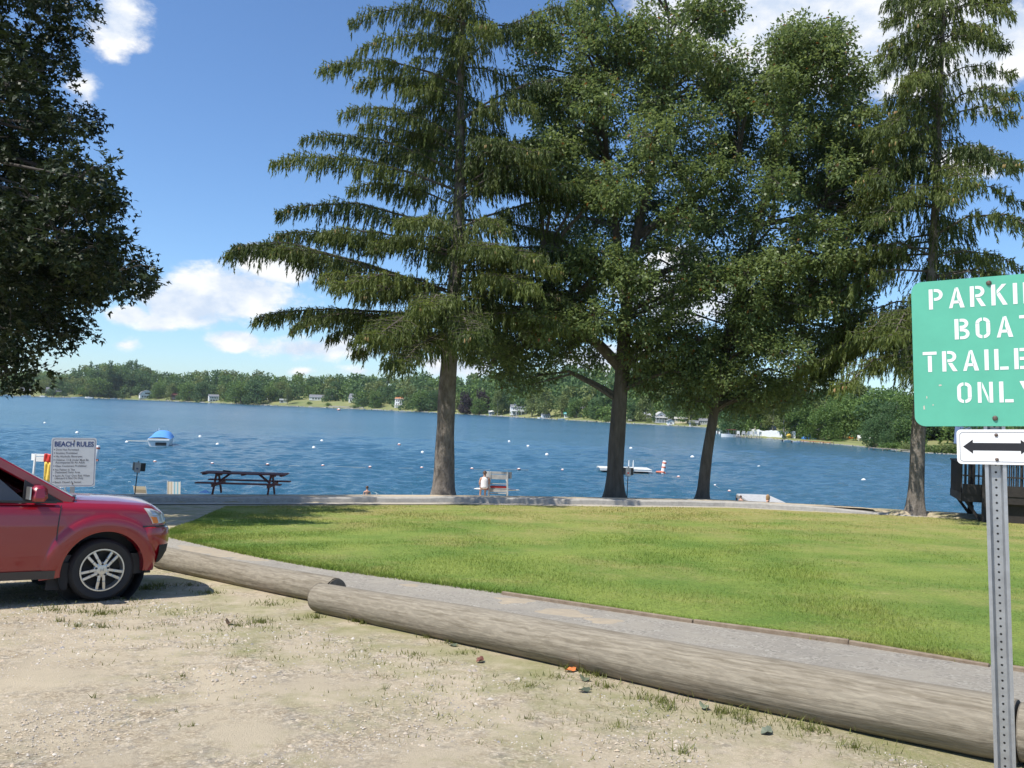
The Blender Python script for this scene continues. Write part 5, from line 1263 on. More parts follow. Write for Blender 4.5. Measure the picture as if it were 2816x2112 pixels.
def build_near_trees():
    # big spruce on the sand
    p = at(1218, 1358, 31.2); b = Vector((p.x, p.y, float(zg(p.x, p.y)) - .05))
    top = at(1297, -330, 31.6)
    tips = [(1290, 70, 1120, 20, 964, 62, -.5), (1285, 130, 1150, 95, 980, 138, -1.2), (1278, 240, 1080, 170, 885, 190, -.6), (1270, 260, 1120, 215, 985, 235, 1.2), (1262, 380, 1090, 300, 935, 313, -1.0),
            (1255, 420, 1120, 360, 990, 345, 1.5), (1250, 470, 1050, 385, 830, 380, -.4), (1245, 520, 1000, 440, 752, 446, -.8), (1240, 560, 1100, 510, 960, 520, 1.5), (1235, 640, 985, 560, 764, 586, -.5), (1232, 690, 1040, 640, 880, 640, -1.5), (1230, 700, 960, 648, 757, 648, 1.0),
            (1225, 800, 790, 668, 622, 700, -.7), (1225, 815, 900, 700, 752, 690, -1.8), (1222, 850, 1000, 770, 880, 760, -2.2), (1222, 880, 900, 850, 700, 880, .3), (1220, 900, 960, 860, 800, 905, -1.6), (1220, 905, 1060, 890, 900, 930, 1.0), (1220, 925, 1080, 915, 965, 940, -.8), (1222, 930, 1120, 930, 1060, 960, -1.2),
            (1225, 850, 1400, 790, 1600, 850, -1.6), (1230, 760, 1430, 700, 1610, 700, -1.4), (1235, 640, 1450, 560, 1700, 545, -1.0), (1240, 560, 1420, 450, 1500, 480, -2.2), (1250, 470, 1450, 390, 1610, 400, -1.2), (1262, 330, 1450, 230, 1640, 230, -1.0), (1270, 330, 1380, 280, 1470, 300, -2.4), (1285, 160, 1420, 60, 1560, 20, -.6), (1225, 880, 1420, 860, 1560, 905, -2.6), (1225, 700, 1330, 600, 1390, 640, -3.0)]
    build_spruce(b, top, .39, 'tallest dark spruce with drooping needle curtains, standing on the sand left of the oaks', 5.9, 6.4, 80, tips, 11, dens=1.05, sag=.4)
    # spruce on the right behind the green sign
    p = at(2516, 1416, 29.3); b = Vector((p.x, p.y, float(zg(p.x, p.y)) - .05)); top = at(2615, -250, 29.8)
    build_spruce(b, top, .27, 'slimmer ragged spruce at the right, rising behind the green sign', 4.9, 5.0, 112, (), 23, dens=.78, sag=.72, rexp=.62)
    # oaks
    p = at(1690, 1365, 32.6); b = Vector((p.x, p.y, float(zg(p.x, p.y)) - .05))
    tr = [b, at(1695, 1230, 32.6), at(1702, 1120, 32.6), at(1712, 1000, 32.6), at(1722, 860, 32.8), at(1750, 650, 33), at(1800, 430, 33.3), at(1830, 200, 33.5), at(1840, 40, 33.5)]
    lim = [[(at(1706, 1010, 32.6), .24), (at(1650, 950, 32.4), .20), (at(1585, 905, 32.2), .17), (at(1530, 830, 32), .12), (at(1490, 700, 31.8), .07)],
           [(at(1750, 650, 33), .18), (at(1880, 570, 32.5), .14), (at(1960, 500, 32.2), .11), (at(2040, 430, 32), .05)],
           [(at(1722, 860, 32.8), .2), (at(1690, 600, 33.5), .15), (at(1660, 350, 34), .1), (at(1720, 150, 34), .05)]]
    polyA = [(1400, 120), (1480, 20), (1560, -60), (1700, -140), (1900, -140), (2020, 0), (2080, 70), (2110, 250), (2140, 500), (2120, 750), (2080, 950), (2000, 1090), (1880, 1100), (1800, 1060), (1740, 985), (1650, 905), (1620, 960), (1600, 1020), (1530, 1075), (1420, 1080), (1335, 1045), (1330, 930), (1430, 860), (1480, 780), (1450, 600), (1420, 400)]
    build_broadleaf('oak_tree', b, tr, [.36, .31, .29, .28, .22, .17, .12, .07, .03], 'broad oak with a thick dark trunk, its crown mixing with the tall spruce', polyA, 32.8, 4.2, 210, .168, M['oak'], M['bark_oak'], 31, 156000, (.6, 1.15), limbs=lim, extra=[(1375, 965, .5, .7), (1440, 1000, -.5, .75), (1500, 1030, .3, .7), (1560, 985, -.8, .7), (1400, 1045, .2, .65), (1470, 945, 1, .8), (1350, 1010, -.4, .6), (1540, 935, .4, .8), (1600, 930, -1.2, .65), (1615, 985, 1.2, .6), (1455, 1060, -.9, .6), (1760, 1040, -.8, .7), (1800, 1000, .6, .8), (1745, 985, -1.4, .7), (1650, 985, 1.5, .6), (1510, 985, 1.6, .7)], group='oaks on the beach')
    p = at(1930, 1376, 32.6); b = Vector((p.x, p.y, float(zg(p.x, p.y)) - .05))
    tr = [b, at(1945, 1250, 32.6), at(1965, 1130, 32.6), at(1985, 1010, 32.6), at(2020, 850, 32.4), at(2080, 620, 32.4), at(2150, 380, 32.2), at(2200, 150, 32.2)]
    lim = [[(at(2080, 620, 32.4), .12), (at(2240, 590, 31.8), .09), (at(2290, 510, 31.6), .06), (at(2350, 420, 31.4), .03)]]
    polyB = [(2060, 120), (2150, 40), (2215, 0), (2290, 50), (2340, 90), (2400, 180), (2480, 330), (2470, 480), (2480, 640), (2440, 780), (2380, 930), (2330, 1060), (2220, 1120), (2080, 1160), (1960, 1150), (1840, 1135), (1860, 1000), (1960, 850), (2030, 600)]
    build_broadleaf('oak_tree', b, tr, [.235, .20, .185, .175, .15, .11, .08, .03], 'thinner leaning oak between the thick oak and the green sign', polyB, 32.2, 3.6, 156, .162, M['oak'], M['bark_oak'], 37, 112000, (.55, 1.05), limbs=lim, extra=[(1850, 1085, .5, .7), (1915, 1105, -.7, .65), (2050, 1125, .4, .7), (2130, 1110, -.6, .75), (1880, 1030, -.9, .8), (2010, 1075, .9, .8), (1790, 1075, .2, .6), (1950, 1040, -1.4, .75), (2200, 1090, .8, .7), (2090, 1060, -1.3, .8), (2270, 1060, .3, .7), (1830, 1010, 1.0, .8)], group='oaks on the beach')
    # maple at the left edge: trunk out of view
    p = at(-420, 1330, 22.0); b = Vector((p.x, p.y, float(zg(p.x, p.y)) - .05))
    tr = [b, b + Vector((.1, 0, 2)), b + Vector((.2, .1, 4)), b + Vector((.3, 0, 7)), b + Vector((.2, .2, 10)), b + Vector((.4, 0, 14))]
    polyC = [(-1150, -250), (180, -250), (230, -40), (290, 10), (270, 70), (322, 140), (275, 230), (325, 310), (330, 350), (285, 410), (280, 480), (365, 535), (365, 590), (330, 640), (360, 660), (450, 675), (420, 760), (350, 820), (310, 880), (285, 950), (240, 1010), (180, 1060), (40, 1085), (-250, 1100), (-700, 1080), (-1150, 820)]
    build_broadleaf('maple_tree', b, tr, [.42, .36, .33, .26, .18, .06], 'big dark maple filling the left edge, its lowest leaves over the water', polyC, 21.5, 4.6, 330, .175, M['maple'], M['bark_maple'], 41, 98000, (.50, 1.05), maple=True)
build_near_trees()

# ------------------------------------------------------------------ red sport utility car
def build_car():
    TH = R(40); X = Vector((math.cos(TH), math.sin(TH), -.085 * math.sin(TH))).normalized()
    Z = Vector((0, .085, 1)).normalized(); Y = Z.cross(X).normalized(); X = Y.cross(Z)
    wheel_contact = G(-4.345, 8.915)
    org = wheel_contact + Y * .83 - X * 0.0
    root = empty('parked_car', mat=Matrix.Translation(org) @ Matrix((X, Y, Z)).transposed().to_4x4(), label='red sport utility car parked nose first at the log barrier', cat='car')
    paint = mat('red metallic paint', (0.235, 0.003, 0.012), .28, metal=.0, coat=1.0, spec=.5)
    clad = mat('grey lower cladding', (0.055, 0.05, 0.05), .6)
    M['chrome'] = mat('bright alloy', (0.62, 0.61, 0.58), .30, metal=.85)
    RX = -2.70                                          # rear axle
    def W(z, x):
        w = np.interp(z, [.25, .36, .50, .62, .80, .92, 1.00, 1.06], [.90, .935, .955, .962, .965, .958, .940, .905])
        nose = np.interp(z, [.25, .40, .46, .60, .75, .79, .84, .93, 1.0, 1.1], [.76, .84, .90, .93, .93, .875, .87, .82, .70, .5])
        a = np.clip((x - (nose - .60)) / .60, 0, 1); w = w * (1 - a ** 3.0) ** (1 / 3.0)
        tail = -3.72; c = np.clip(((tail + .45) - x) / .45, 0, 1); w = w * (1 - c ** 3.2) ** (1 / 3.2)
        return w
    def bulge(z, x):
        b = 0.0
        for wx in (0, RX):
            dd = math.hypot(x - wx, z - .33); b = max(b, .018 * min(1, max(0, (.60 - dd) / .06)))
        return b
    def ztop(x): return np.interp(x, [-3.8, -3, -1.6, -.6, -.2, .2, .4, .55, .68, .78, .86, .93], [1.10, 1.08, 1.055, 1.035, 1.03, 1.02, 1.008, .99, .96, .925, .865, .76])
    def zbot(x): return np.interp(x, [-3.75, -3.3, -2.4, -.5, .38, .55, .8, .93], [.42, .36, .27, .27, .34, .37, .41, .46])
    arc = .425; cz = .33
    def shell(sgn):
        xs = np.concatenate([np.linspace(-3.715, -3.2, 10), np.linspace(-3.15, -.55, 66), np.linspace(-.535, .62, 80), np.linspace(.635, .70, 5), np.linspace(.71, .928, 30)])
        m = MB(); nz = 46; rows = []
        for x in xs:
            zt, zb = float(ztop(x)), float(zbot(x)); rows.append([])
            for j in range(nz):
                f = j / (nz - 1); z = zb + (zt - zb) * f
                y = -float(W(z, x))
                if f > .93: y += (f - .93) * .55 * min(1, abs(y))
                y -= bulge(z, x)
                rows[-1].append((x, sgn * -y if sgn > 0 else y, z))
        b = len(m.v)
        for r_ in rows: m.v.extend(r_)
        for i in range(len(rows) - 1):
            for j in range(nz - 1):
                cxm = (rows[i][j][0] + rows[i + 1][j + 1][0]) / 2; czm = (rows[i][j][2] + rows[i + 1][j + 1][2]) / 2
                if any(math.hypot(cxm - wx, czm - cz) < arc for wx in (0, RX)): continue
                m.f.append((i * nz + j, (i + 1) * nz + j, (i + 1) * nz + j + 1, i * nz + j + 1))
        return m
    for sgn in (-1, 1): shell(sgn).build('body_side', paint, root, True)
    # hood, cowl, roof and pillars
    def hoodpt(x, f):
        w = float(W(float(ztop(x)) , x)) - .028; y = f * w
        return (x, y, float(ztop(x)) + .006 + .075 * (1 - f * f) * min(1, (1.02 - x) * 2.2) - .02 * (abs(f) > .98))
    xs = np.concatenate([np.linspace(-.60, .55, 24), np.linspace(.6, .925, 16)])
    MB().grid([[hoodpt(x, f) for f in np.linspace(-1, 1, 25)] for x in xs]).build('hood', paint, root, True)
    def lerp3(a, b, t): return tuple(a[i] + (b[i] - a[i]) * t for i in range(3))
    # greenhouse key points (right side, y negative)
    Ab, At = (-.32, -.80, 1.035), (-1.42, -.66, 1.66)
    def mir(p): return (p[0], -p[1], p[2])
    for s in (1, -1):
        a = Ab if s > 0 else mir(Ab); t = At if s > 0 else mir(At)
        MB().bar(a, t, .085, .10).build('windscreen_pillar', paint, root, bevel=.015)
        yy = lambda v: v * s
        # belt trim and side glass
        belt = MB().bar((-.50, yy(-.925), 1.04), (-3.2, yy(-.93), 1.075), .03, .022).build('belt_trim', M['dark'], root)
        g = MB().add([(-.78, yy(-.905), 1.05), (-1.62, yy(-.91), 1.05), (-1.62, yy(-.705), 1.60), (-1.36, yy(-.70), 1.585)], [(0, 1, 2, 3)])
        g.build('side_window', M['pane'], root)
        MB().prism([(-.42, 1.035), (-.80, 1.035), (-.80, 1.265)], .02, Matrix.Translation((0, yy(-.885), 0)) @ Matrix(((1, 0, 0, 0), (0, 0, 1, 0), (0, 1, 0, 0), (0, 0, 0, 1)))).build('mirror_sail', M['dark'], root)
        MB().add([(-1.70, yy(-.91), 1.055), (-2.62, yy(-.91), 1.07), (-2.62, yy(-.715), 1.61), (-1.70, yy(-.705), 1.605)], [(0, 1, 2, 3)]).build('side_window', M['pane'], root)
        MB().add([(-2.70, yy(-.91), 1.075), (-3.45, yy(-.87), 1.085), (-3.25, yy(-.70), 1.57), (-2.70, yy(-.715), 1.61)], [(0, 1, 2, 3)]).build('side_window', M['pane'], root)
        MB().bar((-1.66, yy(-.93), 1.04), (-1.66, yy(-.70), 1.63), .07, .05).build('door_pillar', M['dark'], root)
        MB().bar((-2.66, yy(-.93), 1.06), (-2.66, yy(-.71), 1.63), .08, .05).build('door_pillar', M['dark'], root)
        MB().bar((-3.50, yy(-.86), 1.08), (-3.20, yy(-.68), 1.62), .16, .06).build('rear_pillar', paint, root)
        MB().bar((-1.40, yy(-.675), 1.655), (-3.25, yy(-.69), 1.64), .09, .08).build('roof_rail', paint, root, bevel=.02)
        # wing mirror on its stalk
        mm = MB(); mm.box((-.70, yy(-1.055), 1.135), (.16, .23, .16), taper=.82)
        mo = mm.build('wing_mirror', paint, root, True, bevel=.035)
        MB().box((-.785, yy(-1.055), 1.135), (.012, .19, .125)).build('mirror_glass', M['chrome'], mo)
        MB().bar((-.68, yy(-.90), 1.07), (-.70, yy(-1.00), 1.09), .07, .05).build('mirror_stalk', M['dark'], mo)
        # door shut lines, cladding, handle, arch lips
        def strip(xz, w, off, mname, nm, par=root):
            m_ = MB(); P0, P1 = [], []
            for (x, z), (dx, dz) in xz:
                for P, q in ((P0, -w / 2), (P1, w / 2)):
                    xx, zz = x + dx * q, z + dz * q; P.append((xx, yy(-(float(W(zz, xx)) + bulge(zz, xx) + off)), zz))
            return m_.grid([P0, P1]).build(nm, mname, par)
        strip([((-.445 - .03 * math.sin((z - .3) * 4), z), (1, 0)) for z in np.linspace(.34, 1.01, 14)], .010, .004, M['dark'], 'door_seam')
        strip([((-1.66, z), (1, 0)) for z in np.linspace(.34, 1.03, 14)], .010, .004, M['dark'], 'door_seam')
        strip([((-2.62 + .45 * max(0, .75 - z), z), (1, 0)) for z in np.linspace(.84, 1.05, 8)], .010, .004, M['dark'], 'door_seam')
        strip([((x, .305), (0, 1)) for x in np.linspace(-2.22, -.46, 30)], .085, .012, clad, 'side_cladding')
        for wx in (0, RX):
            a0 = np.linspace(R(-3), R(188), 48)
            m_ = MB(); rows = []
            for a in a0:
                row = []
                for r_, off in ((.40, -.10), (.408, .016), (.418, .022), (.45, .025), (.50, .025), (.54, .022), (.57, .014), (.60, -.003)):
                    x_, z_ = wx + r_ * math.cos(a), cz + r_ * math.sin(a)
                    row.append((x_, yy(-(float(W(max(z_, .27), x_)) + off)), z_))
                rows.append(row)
            m_.grid(rows).build('wheel_arch', paint, root, True)
            MB().lathe([(.43, 0), (.43, .30), (.0, .30)] if s > 0 else [(.0, 0), (.43, 0), (.43, .30)], 30, Matrix.Translation((wx, yy(-.93) if s > 0 else .63, cz)) @ Matrix.Rotation(-math.pi / 2, 4, 'X'), False).build('wheel_well', M['dark'], root)
            MB().bar((wx - .40, yy(-.86), .42), (wx - .42, yy(-.86), .14), .03, .20).build('mud_flap', M['black'], root)
        dh = MB(); dh.bar((-1.38, yy(-.985), .87), (-1.58, yy(-.985), .87), .03, .03); dh.build('door_handle', paint, root, bevel=.008)
        # headlight: clear lens with orange turn signal
        def patch(poly, off, mname, nm, par):
            m_ = MB(); n = len(poly); c = (sum(p[0] for p in poly) / n, sum(p[1] for p in poly) / n); vs = []
            for lev in (0, .5, .92, 1.0):
                for x, z in poly:
                    xx, zz = c[0] + (x - c[0]) * lev, c[1] + (z - c[1]) * lev
                    oo = off * (1 if lev < .95 else -.15)
                    vs.append((xx, yy(-(float(W(zz, xx)) + bulge(zz, xx) + oo)), zz))
            fs = [(k + n * l, (k + 1) % n + n * l, (k + 1) % n + n * (l + 1), k + n * (l + 1)) for l in range(3) for k in range(n)]
            return m_.add(vs, fs).build(nm, mname, par, True)
        def dense(p):
            out = []
            for i in range(len(p)):
                a, b = p[i], p[(i + 1) % len(p)]
                for k in range(5): out.append((a[0] + (b[0] - a[0]) * k / 5, a[1] + (b[1] - a[1]) * k / 5))
            return out
        lens = mat('headlamp lens', (0.42, 0.44, 0.43), .12, spec=.8, var=.25, vscale=14, coat=.8) if s > 0 else M['lens']; M['lens'] = lens
        hl = patch(dense([(.37, .985), (.47, .975), (.58, .945), (.67, .905), (.73, .855), (.72, .825), (.60, .812), (.47, .812)]), .016, lens, 'headlight', root)
        patch(dense([(.43, .895), (.53, .89), (.57, .825), (.55, .818), (.475, .820)]), .021, M['orange'], 'turn_signal', hl)
        patch(dense([(.42, .965), (.52, .955), (.60, .915), (.56, .905), (.45, .91)]), .020, M['chrome'], 'reflector', hl)
        # bumper ledge and dark lower lip
        strip([((x, .785), (0, 1)) for x in np.linspace(.36, .87, 24)], .018, .006, M['dark'], 'bumper_seam')
        m_ = MB(); rows = []
        for x in np.linspace(.36, .925, 30):
            row = []
            for z, off in ((.785, .0), (.77, .024), (.70, .034), (.62, .026), (.55, .012), (.50, .0)):
                row.append((x, yy(-(float(W(z, x)) + off * min(1, (x - .34) * 9))), z))
            rows.append(row)
        m_.grid(rows).build('bumper', paint, root, True)
        m_ = MB(); rows = []
        for x in np.linspace(.60, .905, 24):
            row = []
            for z, off in ((.60, .002), (.575, .026), (.50, .032), (.42, .022), (.38, .0)):
                row.append((x, yy(-(float(W(z, x)) + off)), z))
            rows.append(row)
        m_.grid(rows).build('bumper_lip', M['black'], root, True)
    # windscreen, roof, rear glass, underbody, grille
    ws = []
    for t in np.linspace(0, 1, 8):
        a, b = lerp3(Ab, At, t), lerp3(mir(Ab), mir(At), t)
        ws.append([(a[0] + .20 * (1 - f * f) * (1 - .4 * t), a[1] + (b[1] - a[1]) * (f + 1) / 2, a[2] + .035 * (1 - f * f)) for f in np.linspace(-1, 1, 13)])
    MB().grid(ws).build('windscreen', M['pane'], root, True)
    rf = []
    for x in np.linspace(-1.34, -3.28, 14):
        rf.append([(x + .10 * (1 - f * f) * (x > -1.6), f * .70, 1.665 + .06 * (1 - f * f) + .035 * math.sin((x + 1.34) / -1.94 * math.pi)) for f in np.linspace(-1, 1, 13)])
    MB().grid(rf).build('roof', paint, root, True)
    MB().add([(-3.28, -.66, 1.63), (-3.28, .66, 1.63), (-3.62, .78, 1.10), (-3.62, -.78, 1.10)], [(0, 1, 2, 3)]).build('rear_window', M['pane'], root)
    MB().box((-1.4, 0, .38), (3.9, 1.66, .22)).build('underbody', M['dark'], root)
    MB().box((-1.5, 0, .80), (1.9, 1.5, .5)).build('seats', M['dark'], root)
    MB().grid([[(.935 - .10 * f * f - .02 * (z - .7), f * .42, z) for f in np.linspace(-1, 1, 9)] for z in (.80, .84, .89)]).build('grille', M['dark'], root, True)
    for s in (-1, 1):
        MB().bar((-.18, s * .25, 1.09), (-.30, s * .72, 1.085), .03, .02).build('wiper', M['dark'], root)
    # wheels: tyre, alloy rim with five pairs of spokes, nuts
    def wheel(x, sgn):
        T = Matrix.Translation((x, sgn * .80, cz)) @ Matrix.Rotation(-sgn * math.pi / 2, 4, 'X') @ Matrix.Diagonal((.912, .912, 1, 1))
        m_ = MB(); m_.lathe([(.235, -.10), (.30, -.125), (.345, -.105), (.36, -.07), (.362, 0), (.36, .07), (.345, .105), (.318, .125), (.29, .122), (.262, .117), (.24, .106)], 56, T, False)
        w = empty('wheel', (0, 0, 0)); w.parent = root
        m_.build('tyre', M['black'], w, True)
        m_ = MB(); m_.lathe([(.236, .106), (.243, .116), (.228, .116), (.214, .085), (.20, -.06)], 56, T, False).build('rim', M['chrome'], w, True)
        MB().lathe([(.212, .045), (.0, .045)], 30, T).build('brake_disc', M['dark'], w)
        sp = MB()
        for k in range(5):
            a = math.radians(90 + 72 * k + 36)
            for e in (-1, 1):
                ps = []
                for r_, o, zz in ((.055, .022, .098), (.13, .029, .098), (.222, .040, .092)):
                    ps.append(T @ Vector((r_ * math.cos(a) - e * o * math.sin(a), r_ * math.sin(a) + e * o * math.cos(a), zz)))
                sp.bar(ps[0], ps[1], .026, .03).bar(ps[1], ps[2], .026, .03)
        sp.lathe([(.0, .108), (.05, .106), (.085, .10), (.092, .08), (.092, .05)], 30, T)
        sp.build('spokes', M['chrome'], w, False, bevel=.004)
        for k in range(5):
            a = math.radians(90 + 72 * k)
            MB().lathe([(.013, .095), (.013, .112), (.008, .117), (0, .117)], 8, T @ Matrix.Translation((.066 * math.cos(a), .066 * math.sin(a), 0))).build('lug_nut', M['dark'], w)
        e = MB()                                            # small H shaped badge on the hub
        for dx in (-.014, .014): e.box((dx, 0, .109), (.006, .034, .004), T)
        e.box((0, 0, .109), (.024, .006, .004), T); e.build('hub_badge', M['grey'], w)
    def pull(o):                                        # short front overhang
        for ch in o.children:
            if ch.type == 'MESH':
                for v in ch.data.vertices:
                    if v.co.x > .45: v.co.x = .45 + (v.co.x - .45) * .70
            pull(ch)
    pull(root)
    for x in (0, RX):
        for s in (-1, 1): wheel(x, s)
build_car()

# ------------------------------------------------------------------ lettering
def arcpoly(cx, cy, rx, ry, a0, a1, t, n=10):
    out = []
    for k in range(n):
        a, b = R(a0 + (a1 - a0) * k / n), R(a0 + (a1 - a0) * (k + 1) / n)
        out.append([(cx + rx * math.cos(a), cy + ry * math.sin(a)), (cx + rx * math.cos(b), cy + ry * math.sin(b)), (cx + (rx - t) * math.cos(b), cy + (ry - t) * math.sin(b)), (cx + (rx - t) * math.cos(a), cy + (ry - t) * math.sin(a))])
    return out
def rc(x0, y0, x1, y1): return [(x0, y0), (x1, y0), (x1, y1), (x0, y1)]
S_ = .17
def bowl(y0, y1, x1=.60): 
    r = (y1 - y0) / 2; return [rc(.22, y1 - .14, x1 - r, y1), rc(.22, y0, x1 - r, y0 + .14)] + arcpoly(x1 - r, (y0 + y1) / 2, r, r, -90, 90, .15)
STENCIL = {
    'I': (.17, [rc(0, 0, S_, 1)]),
    'L': (.56, [rc(0, 0, S_, 1), rc(.22, 0, .56, .15)]),
    'T': (.60, [rc(0, .85, .60, 1), rc(.215, 0, .385, .80)]),
    'E': (.56, [rc(0, 0, S_, 1), rc(.22, .85, .56, 1), rc(.22, .43, .50, .58), rc(.22, 0, .56, .15)]),
    'P': (.62, [rc(0, 0, S_, 1)] + bowl(.42, 1)),
    'R': (.64, [rc(0, 0, S_, 1)] + bowl(.45, 1) + [[(.24, .41), (.42, .41), (.64, 0), (.45, 0)]]),
    'B': (.62, [rc(0, 0, S_, 1)] + bowl(.52, 1, .58) + bowl(0, .52, .62)),
    'K': (.64, [rc(0, 0, S_, 1), [(.22, .52), (.22, .72), (.44, 1), (.62, 1)], [(.22, .50), (.34, .62), (.65, 0), (.46, 0)]]),
    'A': (.66, [[(0, 0), (.15, 0), (.33, .86), (.27, 1)], [(.30, 1), (.40, 1), (.66, 0), (.48, 0), (.34, .55), (.36, .74)], [(.20, .22), (.48, .22), (.44, .36), (.23, .36)]]),
    'O': (.60, [[(0, .25), (.16, .25), (.16, .75), (0, .75)], [(.44, .25), (.60, .25), (.60, .75), (.44, .75)]] + arcpoly(.28, .72, .28, .28, 92, 180, .15) + arcpoly(.32, .72, .28, .28, 0, 88, .15) + arcpoly(.28, .28, .28, .28, 180, 268, .15) + arcpoly(.32, .28, .28, .28, 272, 360, .15)),
    'N': (.62, [rc(0, 0, .15, 1), rc(.47, 0, .62, 1), [(.19, 1), (.19, .72), (.43, 0), (.43, .28)]]),
    'Y': (.64, [rc(.24, 0, .40, .42), [(0, 1), (.17, 1), (.30, .60), (.30, .46), (.22, .46)], [(.64, 1), (.47, 1), (.34, .60), (.34, .46), (.42, .46)]]),
    'G': (.62, arcpoly(.31, .69, .31, .31, 20, 180, .15) + [rc(0, .31, .15, .69)] + arcpoly(.31, .31, .31, .31, 180, 340, .15) + [rc(.34, .36, .62, .50), rc(.47, .20, .62, .36)]),
    'S': (.58, arcpoly(.29, .73, .29, .27, 15, 250, .15) + arcpoly(.29, .27, .29, .27, -165, 75, .15)),
}
def stencil_line(m, text, cx, y0, h, pitch_gap, T):
    ws = [STENCIL[c][0] * h * 1.03 for c in text]; tot = sum(ws) + pitch_gap * (len(text) - 1); x = cx - tot / 2
    for c, w in zip(text, ws):
        for poly in STENCIL[c][1]:
            vs = [(x + px * h * 1.03, y0 + py * h, 0) for px, py in poly]; m.add(vs, [tuple(range(len(vs)))], T)
        x += w + pitch_gap
def text_mesh(name, s, size, M4, m, parent, align='LEFT', bold=0.0, space=1.0):
    cu = bpy.data.curves.new(name, 'FONT'); cu.body = s; cu.size = size; cu.align_x = align; cu.offset = bold; cu.space_character = space; cu.resolution_u = 3
    tmp = bpy.data.objects.new(name + '_tmp', cu); COL.objects.link(tmp)
    dg = bpy.context.evaluated_depsgraph_get(); me = bpy.data.meshes.new_from_object(tmp.evaluated_get(dg))
    bpy.data.objects.remove(tmp); bpy.data.curves.remove(cu)
    me.name = name; me.materials.clear()
    o = link(name, me, m, parent); o.matrix_basis = M4
    return o

